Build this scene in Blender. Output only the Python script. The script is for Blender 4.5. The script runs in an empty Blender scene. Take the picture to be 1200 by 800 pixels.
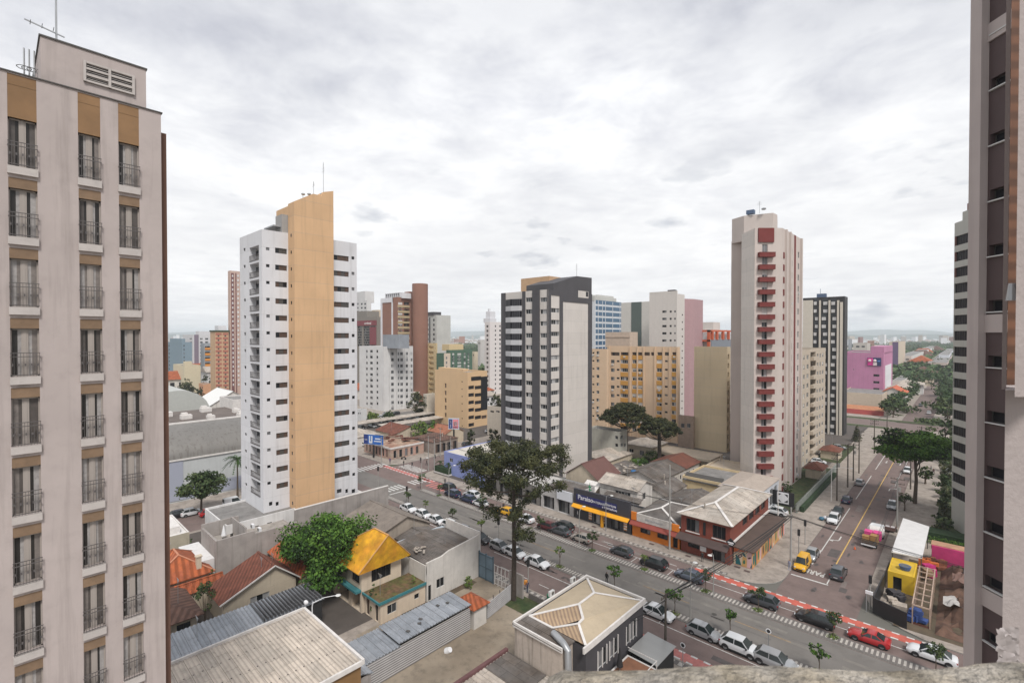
import bpy, math, random, zlib
import numpy as np
from math import sin, cos, tan, atan, atan2, sqrt, pi, radians, degrees, floor, ceil, hypot
from mathutils import Vector, Matrix, Euler

# -- camera, sky, sun, exposure
F, H, YAW, Y0 = 567.5, 37.0, radians(43.07), 393.0      # focal length in photo pixels, eye height, heading
PITCH = atan((400 - Y0) / F)
CY, SY = cos(YAW), sin(YAW)
scene = bpy.context.scene
COL = scene.collection
cam_d = bpy.data.cameras.new('camera')
cam = bpy.data.objects.new('camera', cam_d)
COL.objects.link(cam)
cam.location = (0, 0, H)
cam.rotation_euler = (radians(90) - PITCH, 0, YAW)
cam_d.sensor_width = 36.0
cam_d.lens = F / 1200 * 36
cam_d.clip_start = 0.05
cam_d.clip_end = 60000
cam_d.dof.use_dof = True
cam_d.dof.focus_distance = 70
cam_d.dof.aperture_fstop = 5.0
scene.camera = cam

SUN_EL, SUN_AZ = radians(52), radians(118)              # azimuth clockwise from +Y
world = bpy.data.worlds.new('World')
scene.world = world
world.use_nodes = True
wt = world.node_tree
wt.nodes.clear()
def wn(t, **k):
    n = wt.nodes.new(t)
    for a, b in k.items(): setattr(n, a, b)
    return n
sky = wn('ShaderNodeTexSky', sky_type='NISHITA', sun_disc=False)
sky.sun_elevation, sky.sun_rotation = SUN_EL, SUN_AZ
sky.air_density, sky.dust_density = 1.0, 2.0
tc = wn('ShaderNodeTexCoord')
sep = wn('ShaderNodeSeparateXYZ')
wt.links.new(tc.outputs['Generated'], sep.inputs[0])
def wmath(op, a, b=None, clamp=False):
    n = wn('ShaderNodeMath', operation=op, use_clamp=clamp)
    for i, v in enumerate((a, b)):
        if v is None: continue
        if isinstance(v, (int, float)): n.inputs[i].default_value = v
        else: wt.links.new(v, n.inputs[i])
    return n.outputs[0]
zc = wmath('ADD', wmath('MAXIMUM', sep.outputs[2], 0.0), 0.085)
ux, uy = wmath('DIVIDE', sep.outputs[0], zc), wmath('DIVIDE', sep.outputs[1], zc)
comb = wn('ShaderNodeCombineXYZ')
wt.links.new(ux, comb.inputs[0]); wt.links.new(uy, comb.inputs[1])
def wnoise(scale, detail, rough, seed, dist=0.0):
    n = wn('ShaderNodeTexNoise', noise_dimensions='4D')
    n.inputs['Scale'].default_value = scale; n.inputs['Detail'].default_value = detail
    n.inputs['Roughness'].default_value = rough; n.inputs['W'].default_value = seed
    n.inputs['Distortion'].default_value = dist
    wt.links.new(comb.outputs[0], n.inputs['Vector'])
    return n.outputs[0]
def wramp(src, *stops):
    r = wn('ShaderNodeValToRGB')
    e = r.color_ramp.elements
    while len(e) < len(stops): e.new(0.5)
    for i, (p, c) in enumerate(stops):
        e[i].position = p; e[i].color = (c[0], c[1], c[2], 1)
    wt.links.new(src, r.inputs[0])
    return r.outputs[0]
# broad grey and white layers, then small darker puffs towards the horizon
broad = wramp(wnoise(0.42, 7, 0.55, 3.1, 0.3), (0.34, (4.6, 4.72, 5.2)), (0.455, (6.1, 6.2, 6.55)), (0.58, (8.1, 8.15, 8.3)))
fine = wramp(wnoise(2.6, 7, 0.62, 8.3, 0.25), (0.34, (0.79, 0.80, 0.84)), (0.60, (1.08, 1.08, 1.07)))
pm = wn('ShaderNodeMapping'); pm.inputs['Scale'].default_value = (1, 1, 2.6)
wt.links.new(tc.outputs['Generated'], pm.inputs[0])
pn = wn('ShaderNodeTexNoise', noise_dimensions='4D'); pn.inputs['Scale'].default_value = 7.5; pn.inputs['Detail'].default_value = 5; pn.inputs['Roughness'].default_value = 0.5; pn.inputs['W'].default_value = 4.4
wt.links.new(pm.outputs[0], pn.inputs['Vector'])
puff = wramp(pn.outputs[0], (0.60, (1, 1, 1)), (0.69, (0.70, 0.72, 0.76)))
def wmix(a, b, fac, mode='MIX'):
    m = wn('ShaderNodeMix', data_type='RGBA', blend_type=mode)
    m.inputs['Factor'].default_value = 1.0
    for s_, v in ((0, fac), (6, a), (7, b)):
        if isinstance(v, (int, float)): m.inputs[s_].default_value = v
        elif isinstance(v, tuple): m.inputs[s_].default_value = (*v, 1)
        else: wt.links.new(v, m.inputs[s_])
    return m.outputs[2]
low = wmath('MULTIPLY', wmath('SUBTRACT', 0.42, sep.outputs[2]), 4.0, clamp=True)
clouds = wmix(broad, fine, 1.0, 'MULTIPLY')
clouds = wmix(clouds, (8.25, 8.25, 8.2), wmath('MULTIPLY', low, 0.6), 'MIX')
clouds = wmix(clouds, puff, wmath('MULTIPLY', wmath('SUBTRACT', 0.36, sep.outputs[2]), 8.0, clamp=True), 'MULTIPLY')
gap = wmath('MULTIPLY', wmath('SUBTRACT', wnoise(0.8, 5, 0.5, 40.0), 0.62), 2.0, clamp=True)
full = wmix(clouds, sky.outputs[0], wmath('MULTIPLY', gap, 0.35), 'MIX')
bg = wn('ShaderNodeBackground')
bg.inputs['Strength'].default_value = 0.103
out = wn('ShaderNodeOutputWorld')
wt.links.new(full, bg.inputs[0]); wt.links.new(bg.outputs[0], out.inputs[0])

sun_d = bpy.data.lights.new('sun', 'SUN')
sun_d.energy = 2.5
sun_d.angle = radians(14)
sun_d.color = (1.0, 0.965, 0.92)
sun = bpy.data.objects.new('sun', sun_d)
COL.objects.link(sun)
sd = Vector((sin(SUN_AZ) * cos(SUN_EL), cos(SUN_AZ) * cos(SUN_EL), sin(SUN_EL)))
sun.rotation_euler = sd.to_track_quat('Z', 'Y').to_euler()
sun.location = (0, 0, 200)

vs = scene.view_settings
vs.view_transform = 'Standard'; vs.look = 'None'; vs.gamma = 1.0; vs.exposure = 0.30; vs.use_curve_mapping = False
cy = scene.cycles
cy.use_denoising = True
cy.max_bounces = 5; cy.diffuse_bounces = 3; cy.glossy_bounces = 2; cy.transmission_bounces = 2
cy.volume_bounces = 3; cy.transparent_max_bounces = 4
cy.sample_clamp_indirect = 4
scene.render.threads_mode = 'AUTO'

# -- where a photo pixel lies in the place
def ray(px, py):
    dx, dy = px - 600, py - 400
    f = F * cos(PITCH) - dy * sin(PITCH)
    return (CY * dx - SY * f, SY * dx + CY * f, -(dy * cos(PITCH) + F * sin(PITCH)))
def G(px, py, z=0.0):
    r = ray(px, py); s = (z - H) / r[2]; return (r[0] * s, r[1] * s)
def PX(px, py, X):
    r = ray(px, py); s = X / r[0]; return (r[1] * s, H + r[2] * s)
def PY(px, py, Y):
    r = ray(px, py); s = Y / r[1]; return (r[0] * s, H + r[2] * s)
def PD(px, py, d):
    r = ray(px, py); s = d / F; return (r[0] * s, r[1] * s, H + r[2] * s)

# -- materials
MATS = {}
def mat(name, col, rough=0.8, noise=0.0, nscale=1.0, streak=0.0, metal=0.0, spec=0.5, col2=None, bump=0.0, bscale=20.0, dirt=0.0,
        wave=None, brick=None, emit=None, objvar=0.0, coat=0.0, coords='Object', joints=None, sheets=None):
    if name in MATS: return MATS[name]
    m = bpy.data.materials.new(name); m.use_nodes = True
    t = m.node_tree; bs = t.nodes['Principled BSDF']
    L = t.links.new
    def N(ty, **k):
        n = t.nodes.new(ty)
        for a, b in k.items(): setattr(n, a, b)
        return n
    def mix(a, b, fac, mode='MIX'):
        x = N('ShaderNodeMix', data_type='RGBA', blend_type=mode)
        for i, v in ((0, fac), (6, a), (7, b)):
            if isinstance(v, (int, float)): x.inputs[i].default_value = v
            elif isinstance(v, tuple): x.inputs[i].default_value = (*v[:3], 1)
            else: L(v, x.inputs[i])
        return x.outputs[2]
    def ramp(src, p0, p1):
        r = N('ShaderNodeMapRange'); r.inputs[1].default_value = p0; r.inputs[2].default_value = p1
        L(src, r.inputs[0]); return r.outputs[0]
    co = N('ShaderNodeTexCoord').outputs[coords]
    geo = N('ShaderNodeNewGeometry').outputs['Position']
    def noi(scale, detail=5, vec=None, rough_=0.55):
        n = N('ShaderNodeTexNoise'); n.inputs['Scale'].default_value = scale; n.inputs['Detail'].default_value = detail
        n.inputs['Roughness'].default_value = rough_
        L(vec if vec is not None else geo, n.inputs['Vector']); return n.outputs[0]
    c = tuple(col)
    if brick:
        b = N('ShaderNodeTexBrick')
        sc, bw, bh, ms, mc = brick
        b.inputs['Scale'].default_value = sc; b.inputs['Brick Width'].default_value = bw; b.inputs['Row Height'].default_value = bh
        b.inputs['Mortar Size'].default_value = ms
        b.inputs['Color1'].default_value = (*c, 1); b.inputs['Color2'].default_value = (*(col2 or c), 1)
        b.inputs['Mortar'].default_value = (*mc, 1)
        L(co, b.inputs['Vector']); c = b.outputs[0]
    elif col2 is not None:
        c = mix(c, tuple(col2), ramp(noi(nscale * 0.6, 6), 0.38, 0.62))
    if wave:
        axis, per, dark, sharp = wave
        w = N('ShaderNodeTexWave', wave_type='BANDS', bands_direction=axis)
        w.inputs['Scale'].default_value = 1.0 / per * 0.3142 ; w.inputs['Distortion'].default_value = 0
        L(co, w.inputs['Vector'])
        k = ramp(w.outputs['Fac'], 0.5 - sharp, 0.5 + sharp)
        c = mix(c, tuple(dark), k)
    if sheets:
        b = N('ShaderNodeTexBrick'); b.inputs['Scale'].default_value = 1.0; b.inputs['Brick Width'].default_value = sheets[0]; b.inputs['Row Height'].default_value = sheets[1]
        b.inputs['Mortar Size'].default_value = 0.025; lo = sheets[2]
        b.inputs['Color1'].default_value = (1.12, 1.1, 1.08, 1); b.inputs['Color2'].default_value = (lo, lo, lo, 1); b.inputs['Mortar'].default_value = (lo * .62, lo * .6, lo * .58, 1)
        L(co, b.inputs['Vector']); c = mix(c, b.outputs[0], 1.0, 'MULTIPLY')
    if joints:
        sx = N('ShaderNodeSeparateXYZ'); L(geo, sx.inputs[0])
        d1 = N('ShaderNodeMath', operation='DIVIDE'); L(sx.outputs[2], d1.inputs[0]); d1.inputs[1].default_value = joints[0]
        d2 = N('ShaderNodeMath', operation='FRACT'); L(d1.outputs[0], d2.inputs[0])
        d3 = N('ShaderNodeMath', operation='LESS_THAN'); L(d2.outputs[0], d3.inputs[0]); d3.inputs[1].default_value = 0.03
        dk_ = joints[1]; c = mix(c, (dk_, dk_, dk_), _mul(t, d3.outputs[0], 0.28))
        d4 = N('ShaderNodeMath', operation='FLOOR'); L(d1.outputs[0], d4.inputs[0])
        wnz = N('ShaderNodeTexWhiteNoise', noise_dimensions='1D'); L(d4.outputs[0], wnz.inputs['W'])
        g = N('ShaderNodeMapRange'); g.inputs[3].default_value = .965; g.inputs[4].default_value = 1.03; L(wnz.outputs['Value'], g.inputs[0])
        cc = N('ShaderNodeCombineXYZ'); [L(g.outputs[0], cc.inputs[i]) for i in range(3)]
        c = mix(c, cc.outputs[0], 1.0, 'MULTIPLY')
    if noise:
        k = ramp(noi(nscale, 6), 0.3, 0.7)
        g = N('ShaderNodeMapRange'); g.inputs[3].default_value = 1 - noise; g.inputs[4].default_value = 1 + noise * 0.6
        L(k, g.inputs[0])
        cc = N('ShaderNodeCombineXYZ')
        for i in range(3): L(g.outputs[0], cc.inputs[i])
        c = mix(c, cc.outputs[0], 1.0, 'MULTIPLY')
    if streak:
        mp = N('ShaderNodeMapping'); mp.inputs['Scale'].default_value = (1.6, 1.6, 0.09)
        L(geo, mp.inputs['Vector'])
        k = ramp(noi(0.9, 5, mp.outputs[0], 0.65), 0.52, 0.78)
        c = mix(c, (0.10, 0.085, 0.07), _mul(t, k, streak))
    if dirt:
        k = ramp(noi(nscale * 3.1, 7, None, 0.7), 0.5, 0.75)
        c = mix(c, (0.045, 0.04, 0.035), _mul(t, k, dirt))
    if objvar:
        oi = N('ShaderNodeObjectInfo')
        g = N('ShaderNodeMapRange'); g.inputs[3].default_value = 1 - objvar; g.inputs[4].default_value = 1 + objvar
        L(oi.outputs['Random'], g.inputs[0])
        cc = N('ShaderNodeCombineXYZ')
        for i in range(3): L(g.outputs[0], cc.inputs[i])
        c = mix(c, cc.outputs[0], 1.0, 'MULTIPLY')
    if isinstance(c, tuple): bs.inputs['Base Color'].default_value = (*c[:3], 1)
    else: L(c, bs.inputs['Base Color'])
    bs.inputs['Roughness'].default_value = rough
    bs.inputs['Metallic'].default_value = metal
    bs.inputs['Specular IOR Level'].default_value = spec
    if coat: bs.inputs['Coat Weight'].default_value = coat; bs.inputs['Coat Roughness'].default_value = 0.06
    if bump:
        b = N('ShaderNodeBump'); b.inputs['Strength'].default_value = bump; b.inputs['Distance'].default_value = 0.05
        L(noi(bscale, 4), b.inputs['Height']); L(b.outputs[0], bs.inputs['Normal'])
    if emit:
        bs.inputs['Emission Color'].default_value = (*emit[:3], 1); bs.inputs['Emission Strength'].default_value = emit[3]
    MATS[name] = m
    return m
def _mul(t, a, b):
    n = t.nodes.new('ShaderNodeMath'); n.operation = 'MULTIPLY'; t.links.new(a, n.inputs[0]); n.inputs[1].default_value = b
    return n.outputs[0]
def srgb(r, g, b):
    f = lambda c: (c / 255 / 12.92) if c / 255 <= 0.04045 else ((c / 255 + 0.055) / 1.055) ** 2.4
    return (f(r), f(g), f(b))

# -- mesh building
class MB:
    def __init__(s): s.V, s.F, s.M = [], [], []
    def add(s, vs, fs, m=0):
        o = len(s.V); s.V += [tuple(v) for v in vs]
        for f in fs: s.F.append(tuple(i + o for i in f)); s.M.append(m)
    def box(s, x0, y0, z0, x1, y1, z1, m=0, bot=True):
        if x0 > x1: x0, x1 = x1, x0
        if y0 > y1: y0, y1 = y1, y0
        if z0 > z1: z0, z1 = z1, z0
        v = [(x0,y0,z0),(x1,y0,z0),(x1,y1,z0),(x0,y1,z0),(x0,y0,z1),(x1,y0,z1),(x1,y1,z1),(x0,y1,z1)]
        f = [(4,5,6,7),(0,1,5,4),(1,2,6,5),(2,3,7,6),(3,0,4,7)]
        if bot: f.append((3,2,1,0))
        s.add(v, f, m)
    def obox(s, cx, cy_, z0, sx, sy, sz, rz=0.0, m=0):
        c, d = cos(rz), sin(rz); v = []
        for z in (z0, z0 + sz):
            for a, b in ((-1,-1),(1,-1),(1,1),(-1,1)):
                x, y = a * sx / 2, b * sy / 2
                v.append((cx + x * c - y * d, cy_ + x * d + y * c, z))
        s.add(v, [(4,5,6,7),(0,1,5,4),(1,2,6,5),(2,3,7,6),(3,0,4,7),(3,2,1,0)], m)
    def prism(s, poly, z0, z1, m=0, mt=None, bot=True):
        n = len(poly)
        v = [(p[0], p[1], z0) for p in poly] + [(p[0], p[1], z1) for p in poly]
        s.add(v, [(i, (i + 1) % n, n + (i + 1) % n, n + i) for i in range(n)], m)
        s.add(v[n:], [tuple(range(n))], m if mt is None else mt)
        if bot: s.add(v[:n], [tuple(reversed(range(n)))], m)
    def quad(s, a, b, c, d, m=0): s.add([a, b, c, d], [(0, 1, 2, 3)], m)
    def slab(s, pts, th, m=0):
        """a thick sheet: a polygon in space, given thickness downwards"""
        n = len(pts); lo = [(p[0], p[1], p[2] - th) for p in pts]
        s.add(list(pts) + lo, [tuple(range(n)), tuple(reversed(range(n, 2 * n)))] + [((i + 1) % n, i, n + i, n + (i + 1) % n) for i in range(n)], m)
    def bar(s, p, q, w, h=None, m=0):
        h = h or w; p, q = Vector(p), Vector(q); d = (q - p)
        if d.length < 1e-6: return
        d.normalize(); u = Vector((0, 0, 1)) if abs(d.z) < 0.95 else Vector((1, 0, 0))
        a = d.cross(u).normalized() * w / 2; b = a.cross(d).normalized() * h / 2
        v = [p - a - b, p + a - b, p + a + b, p - a + b, q - a - b, q + a - b, q + a + b, q - a + b]
        s.add(v, [(0,1,2,3),(7,6,5,4),(0,4,5,1),(1,5,6,2),(2,6,7,3),(3,7,4,0)], m)
    def tube(s, pts, rad, n=8, m=0, caps=True):
        P = [Vector(p) for p in pts]; R = rad if hasattr(rad, '__len__') else [rad] * len(P)
        o = len(s.V); prev = None
        for i, p in enumerate(P):
            d = (P[min(i + 1, len(P) - 1)] - P[max(i - 1, 0)]).normalized()
            u = Vector((0, 0, 1)) if abs(d.z) < 0.9 else Vector((1, 0, 0))
            if prev is not None: a = (prev - d * prev.dot(d)).normalized()
            else: a = d.cross(u).normalized()
            prev = a; b = d.cross(a)
            for k in range(n):
                t = 2 * pi * k / n
                s.V.append(tuple(p + a * (cos(t) * R[i]) + b * (sin(t) * R[i])))
        for i in range(len(P) - 1):
            for k in range(n):
                a, b = o + i * n + k, o + i * n + (k + 1) % n
                s.F.append((a, b, b + n, a + n)); s.M.append(m)
        if caps:
            s.F.append(tuple(reversed(range(o, o + n)))); s.M.append(m)
            e = o + (len(P) - 1) * n; s.F.append(tuple(range(e, e + n))); s.M.append(m)
    def ball(s, c, r, m=0, nu=10, nv=6, sz=1.0):
        o = len(s.V)
        for j in range(1, nv):
            ph = pi * j / nv
            for i in range(nu):
                th = 2 * pi * i / nu
                s.V.append((c[0] + r * sin(ph) * cos(th), c[1] + r * sin(ph) * sin(th), c[2] + r * sz * cos(ph)))
        s.V.append((c[0], c[1], c[2] + r * sz)); s.V.append((c[0], c[1], c[2] - r * sz))
        T, B = len(s.V) - 2, len(s.V) - 1
        for j in range(nv - 2):
            for i in range(nu):
                a, b = o + j * nu + i, o + j * nu + (i + 1) % nu
                s.F.append((a, a + nu, b + nu, b)); s.M.append(m)
        for i in range(nu):
            s.F.append((o + i, o + (i + 1) % nu, T)); s.M.append(m)
            e = o + (nv - 2) * nu
            s.F.append((e + (i + 1) % nu, e + i, B)); s.M.append(m)
    def mesh(s, name, mats, smooth=False):
        me = bpy.data.meshes.new(name)
        me.from_pydata(s.V, [], s.F)
        for m in mats: me.materials.append(m)
        if len(mats) > 1: me.polygons.foreach_set('material_index', s.M)
        if smooth:
            me.polygons.foreach_set('use_smooth', [True] * len(me.polygons))
            try: me.set_sharp_from_angle(angle=radians(38))
            except Exception: pass
        me.update()
        return me
    def build(s, name, mats, parent=None, smooth=False, world=True):
        """links the collected shapes as ONE mesh object; world=True: coordinates are those of the place"""
        if not isinstance(mats, (list, tuple)): mats = [mats]
        root = parent
        off = Vector((0, 0, 0))
        if parent is not None and world:
            p = parent
            while p is not None: off += p.location; p = p.parent
        elif parent is None and world and s.V:
            xs = [v[0] for v in s.V]; ys = [v[1] for v in s.V]; zs = [v[2] for v in s.V]
            off = Vector(((min(xs) + max(xs)) / 2, (min(ys) + max(ys)) / 2, min(zs)))
        if off.length: s.V = [(v[0] - off.x, v[1] - off.y, v[2] - off.z) for v in s.V]
        o = bpy.data.objects.new(name, s.mesh(name, mats, smooth))
        COL.objects.link(o)
        if parent is not None: o.parent = parent
        else: o.location = off
        return o
SPLIT = {'ochre_bands': 'ochre_band', 'white_panels': 'white_panel', 'windows': 'window_pane', 'window_hoods': 'window_hood', 'spandrel_panels': 'spandrel_panel', 'brick_bands': 'brick_band', 'pilasters': 'pilaster',
         'orange_balconies': 'balcony', 'red_panels': 'red_panel', 'ivory_ribs': 'ivory_rib', 'window_frames': 'window_frame', 'striped_posters': 'poster', 'mullions': 'mullion', 'window_ladder': 'window_panel', 'maroon_strips': 'maroon_strip',
         'slit_windows': 'slit_window', 'window_strip': 'window_pane', 'rib': 'rib', 'tan_band': 'tan_band', 'ribbon_windows': 'ribbon_window', 'window_sills': 'window_sill', 'gable_wall': 'gable_wall', 'dark_cladding': 'dark_cladding',
         'aerials': 'aerial', 'lightning_rods': 'lightning_rod', 'mullion_edge': 'mullion_edge', 'upper_pier': 'upper_pier', 'glass_corner': 'glass_corner', 'white_frame': 'white_frame', 'balcony_door': 'balcony_door', 'posts': 'post', 'roof_debris': 'roof_debris', 'rafters': 'rafter'}
def pieces(s):
    par = list(range(len(s.V)))
    def fd(i):
        while par[i] != i: par[i] = par[par[i]]; i = par[i]
        return i
    seen = {}
    for i, v in enumerate(s.V):
        k = (round(v[0], 3), round(v[1], 3), round(v[2], 3))
        if k in seen: par[fd(i)] = fd(seen[k])
        else: seen[k] = i
    for f in s.F:
        for j in f[1:]: par[fd(j)] = fd(f[0])
    grp = {}
    for f, m in zip(s.F, s.M): grp.setdefault(fd(f[0]), []).append((f, m))
    out_ = []
    for g in grp.values():
        b = MB(); mp = {}
        for f, m in g:
            for j in f:
                if j not in mp: mp[j] = len(b.V); b.V.append(s.V[j])
            b.F.append(tuple(mp[j] for j in f)); b.M.append(m)
        out_.append(b)
    return out_
_build = MB.build
def build_split(s, name, mats, parent=None, smooth=False, world=True):
    if parent is not None and world and name in SPLIT:
        P = pieces(s); o = None
        if len(P) <= 100:
            for b in P: o = _build(b, SPLIT[name], mats, parent, smooth, world)
            return o
    return _build(s, name, mats, parent, smooth, world)
MB.build = build_split
def tag(o, label=None, cat=None, group=None, kind=None):
    if label: o['label'] = label
    if cat: o['category'] = cat
    if group: o['group'] = group
    if kind: o['kind'] = kind
    return o
def thing(name, label, cat, loc=(0, 0, 0), rz=0.0, group=None):
    o = bpy.data.objects.new(name, None); COL.objects.link(o)
    o.empty_display_size = 0.5
    o.location = loc; o.rotation_euler = (0, 0, rz)
    return tag(o, label, cat, group)
def structure(o): o['kind'] = 'structure'; return o
def copy_tree(o, parent=None):
    c = o.copy(); COL.objects.link(c)
    if parent is not None: c.parent = parent
    for ch in list(o.children): copy_tree(ch, c)
    return c

# shared materials
M_glass = mat('window_glass', (0.016, 0.017, 0.020), 0.22, spec=0.25)
M_glass2 = mat('window_glass_grey', (0.05, 0.055, 0.06), 0.18, spec=0.4)
M_curt = mat('curtained_glass', (0.36, 0.36, 0.36), 0.35, noise=0.2, nscale=1.5)
M_curt2 = mat('grey_curtained_glass', (0.17, 0.17, 0.175), 0.3, noise=0.2, nscale=1.5)
M_blind = mat('white_blind', (0.62, 0.6, 0.57), 0.6, noise=0.08)
M_frame = mat('aluminium_frame', (0.5, 0.5, 0.49), 0.5)
M_dframe = mat('dark_frame', (0.07, 0.065, 0.06), 0.5)
M_deep = mat('deep_window', (.016, .016, .02), .55, spec=.2)
M_brown = mat('brown_interior', (0.09, 0.055, 0.04), 0.7)
M_white = mat('white_paint', (0.74, 0.74, 0.75), 0.75, noise=0.06, nscale=0.35, streak=0.12)
M_roofgrey = mat('flat_roof_grey', (0.23, 0.22, 0.21), 0.95, noise=0.3, nscale=0.4, dirt=0.5)
M_metal = mat('galvanised_metal', (0.38, 0.39, 0.40), 0.45, metal=0.5, noise=0.15, nscale=0.8)
M_black = mat('black_paint', (0.02, 0.02, 0.022), 0.5)
M_concrete = mat('weathered_concrete', (0.33, 0.30, 0.28), 0.95, noise=0.2, nscale=0.5, streak=0.55, bump=0.3)
M_polec = mat('pole_concrete', (0.32, 0.31, 0.29), 0.9, noise=0.15, nscale=0.7)
M_darkwood = mat('dark_timber_pole', (0.09, 0.075, 0.06), 0.9)

# -- windows and buildings
WCACHE = {}
def window_mesh(style, w, h, var):
    """local: x along the wall, z up, +y into the wall; glass lies at the back of the reveal"""
    key = (style, round(w, 2), round(h, 2), var)
    if key in WCACHE: return WCACHE[key]
    r = random.Random(zlib.crc32(repr(key).encode()))
    b = MB(); d = 0.0
    mats = [M_glass, M_curt, M_frame, M_blind, M_glass2, M_dframe, M_brown, M_curt2, M_deep]
    fr = 2 if style in ('w', 'shut', 'rail') else 5
    ft = 0.05 if w > 0.7 else 0.035
    def pane(x0, x1, z0, z1, m): b.quad((x0, d, z0), (x1, d, z0), (x1, d, z1), (x0, d, z1), m)
    def fbar(x0, x1, z0, z1, m=None): b.box(x0, d - 0.05, z0, x1, d - 0.004, z1, fr if m is None else m)
    n = max(1, int(round(w / (0.75 if style != 'strip' else 0.8))))
    if style == 'small': n = 1
    for i in range(n):
        x0, x1 = w * i / n, w * (i + 1) / n
        q = r.random()
        if style == 'brownstrip': m = r.choice([6, 6, 0, 5])
        elif style == 'dark' or style == 'small': m = 0 if q < 0.66 else (4 if q < .85 else 7)
        elif style == 'strip': m = r.choice([0, 0, 0, 4, 4, 7])
        elif style == 'deep': m = 8
        else: m = 0 if q < 0.42 else (4 if q < 0.65 else (7 if q < 0.85 else 1))
        if style == 'shut':
            k = (0.0, 0.45, 1.0, 0.3, 0.0, 0.7)[var % 6]
            pane(x0, x1, 0, h * (1 - k), m if m != 1 else 7)
            if k > 0: pane(x0, x1, h * (1 - k), h, 3)
        else: pane(x0, x1, 0, h, m)
        if i: fbar(x0 - ft / 2, x0 + ft / 2, 0, h)
    fbar(0, ft, 0, h); fbar(w - ft, w, 0, h); fbar(0, w, 0, ft); fbar(0, w, h - ft, h)
    me = b.mesh('window', mats)
    WCACHE[key] = me
    return me
class Bld:
    """a building: walls with real openings, a window object in each opening, a roof with its parapet"""
    def __init__(s, name, label, cat, poly, z0, z1, wall, group=None, parapet=0.7, roof=None):
        s.poly = [Vector((p[0], p[1])) for p in poly]; s.z0, s.z1 = z0, z1; s.wall = wall
        cx = sum(p.x for p in s.poly) / len(poly); cy_ = sum(p.y for p in s.poly) / len(poly)
        s.root = thing(name, label, cat, (cx, cy_, z0), 0, group)
        s.h = {}; s.par = parapet; s.roof = roof or M_roofgrey
        s.cells = []; s.ac = 0
    def edge(s, k):
        a, b = s.poly[k], s.poly[(k + 1) % len(s.poly)]
        e = (b - a); L = e.length; e.normalize(); return a, e, L
    def at(s, k, px, py=393):
        """a photo pixel on the plane of wall k: distance along the wall and height"""
        a, e, L = s.edge(k); n = Vector((e.y, -e.x)); r = ray(px, py)
        t = a.dot(n) / (r[0] * n.x + r[1] * n.y)
        return ((Vector((r[0] * t, r[1] * t)) - a).dot(e), H + r[2] * t)
    def P(s, k, u, z, out_=0.0):
        a, e, L = s.edge(k); n = Vector((e.y, -e.x)); p = a + e * u + n * out_
        return (p.x, p.y, z)
    def win(s, k, u0, u1, z0, z1, style='w', depth=0.16, var=None):
        if u0 > u1: u0, u1 = u1, u0
        a, e, L = s.edge(k)
        if u0 < 0.02 or u1 > L - 0.02 or z0 < s.z0 + 0.02 or z1 > s.z1 - 0.02: return
        s.h.setdefault(k, []).append((u0, u1, z0, z1, style, depth, var))
    def col(s, k, px0, px1, ztop, pitch, n, hgt, style='w', depth=0.16, z_off=0.0, skip=()):
        """a column of n openings between two photo columns"""
        u0, u1 = s.at(k, px0)[0], s.at(k, px1)[0]
        for i in range(n):
            if i in skip: continue
            z = ztop - i * pitch + z_off
            s.win(k, u0, u1, z - hgt, z, style, depth)
    def colu(s, k, u0, u1, ztop, pitch, n, hgt, style='w', depth=0.16):
        for i in range(n): s.win(k, u0, u1, ztop - i * pitch - hgt, ztop - i * pitch, style, depth)
    def box(s, b, k, u0, u1, z0, z1, o0, o1, m=0):
        """a box standing out of (or into) wall k"""
        p = [s.P(k, u0, z0, o1), s.P(k, u1, z0, o1), s.P(k, u1, z0, o0), s.P(k, u0, z0, o0)]
        if o0 > o1: p = [p[3], p[2], p[1], p[0]]
        b.prism([(q[0], q[1]) for q in p], z0, z1, m)
    def part(s, name, mats, fn, smooth=False):
        b = MB(); fn(b)
        return b.build(name, mats, s.root, smooth)
    def finish(s, label_windows=None, wmat=None, edge_mats=None, blankroof=False):
        b = MB(); rnd = random.Random(int(abs(s.poly[0].x * 13 + s.poly[0].y * 7)))
        wl = []
        for k in range(len(s.poly)):
            a, e, L = s.edge(k); hs = s.h.get(k, [])
            mi = (edge_mats or {}).get(k, 0)
            U = sorted({0.0, L} | {x for h in hs for x in h[:2]}); Z = sorted({s.z0, s.z1} | {x for h in hs for x in h[2:4]})
            idx = {}
            def vid(u, z):
                key = (u, z)
                if key not in idx: idx[key] = len(b.V); b.V.append(s.P(k, u, z))
                return idx[key]
            for j in range(len(Z) - 1):
                zc_ = (Z[j] + Z[j + 1]) / 2
                row = [h for h in hs if h[2] < zc_ < h[3]]
                run = None
                for i in range(len(U) - 1):
                    uc = (U[i] + U[i + 1]) / 2
                    if any(h[0] < uc < h[1] for h in row): continue
                    b.F.append((vid(U[i], Z[j]), vid(U[i + 1], Z[j]), vid(U[i + 1], Z[j + 1]), vid(U[i], Z[j + 1]))); b.M.append(mi)
            for (u0, u1, z0, z1, style, dep, var) in hs:
                q = [s.P(k, u0, z0), s.P(k, u1, z0), s.P(k, u1, z1), s.P(k, u0, z1)]
                r = [s.P(k, u0, z0, -dep), s.P(k, u1, z0, -dep), s.P(k, u1, z1, -dep), s.P(k, u0, z1, -dep)]
                for i in range(4): b.quad(q[(i + 1) % 4], q[i], r[i], r[(i + 1) % 4], mi)
                if style is not None: wl.append((k, u0, u1, z0, z1, style, dep, var))
        n = len(s.poly)
        zr = s.z1 - s.par if s.par else s.z1
        wm = [s.wall] + ([wmat] if wmat else [])
        b.build('wall', wm, s.root)
        rb = MB()
        rb.add([(p.x, p.y, zr) for p in s.poly], [tuple(range(n))], 0)
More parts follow.
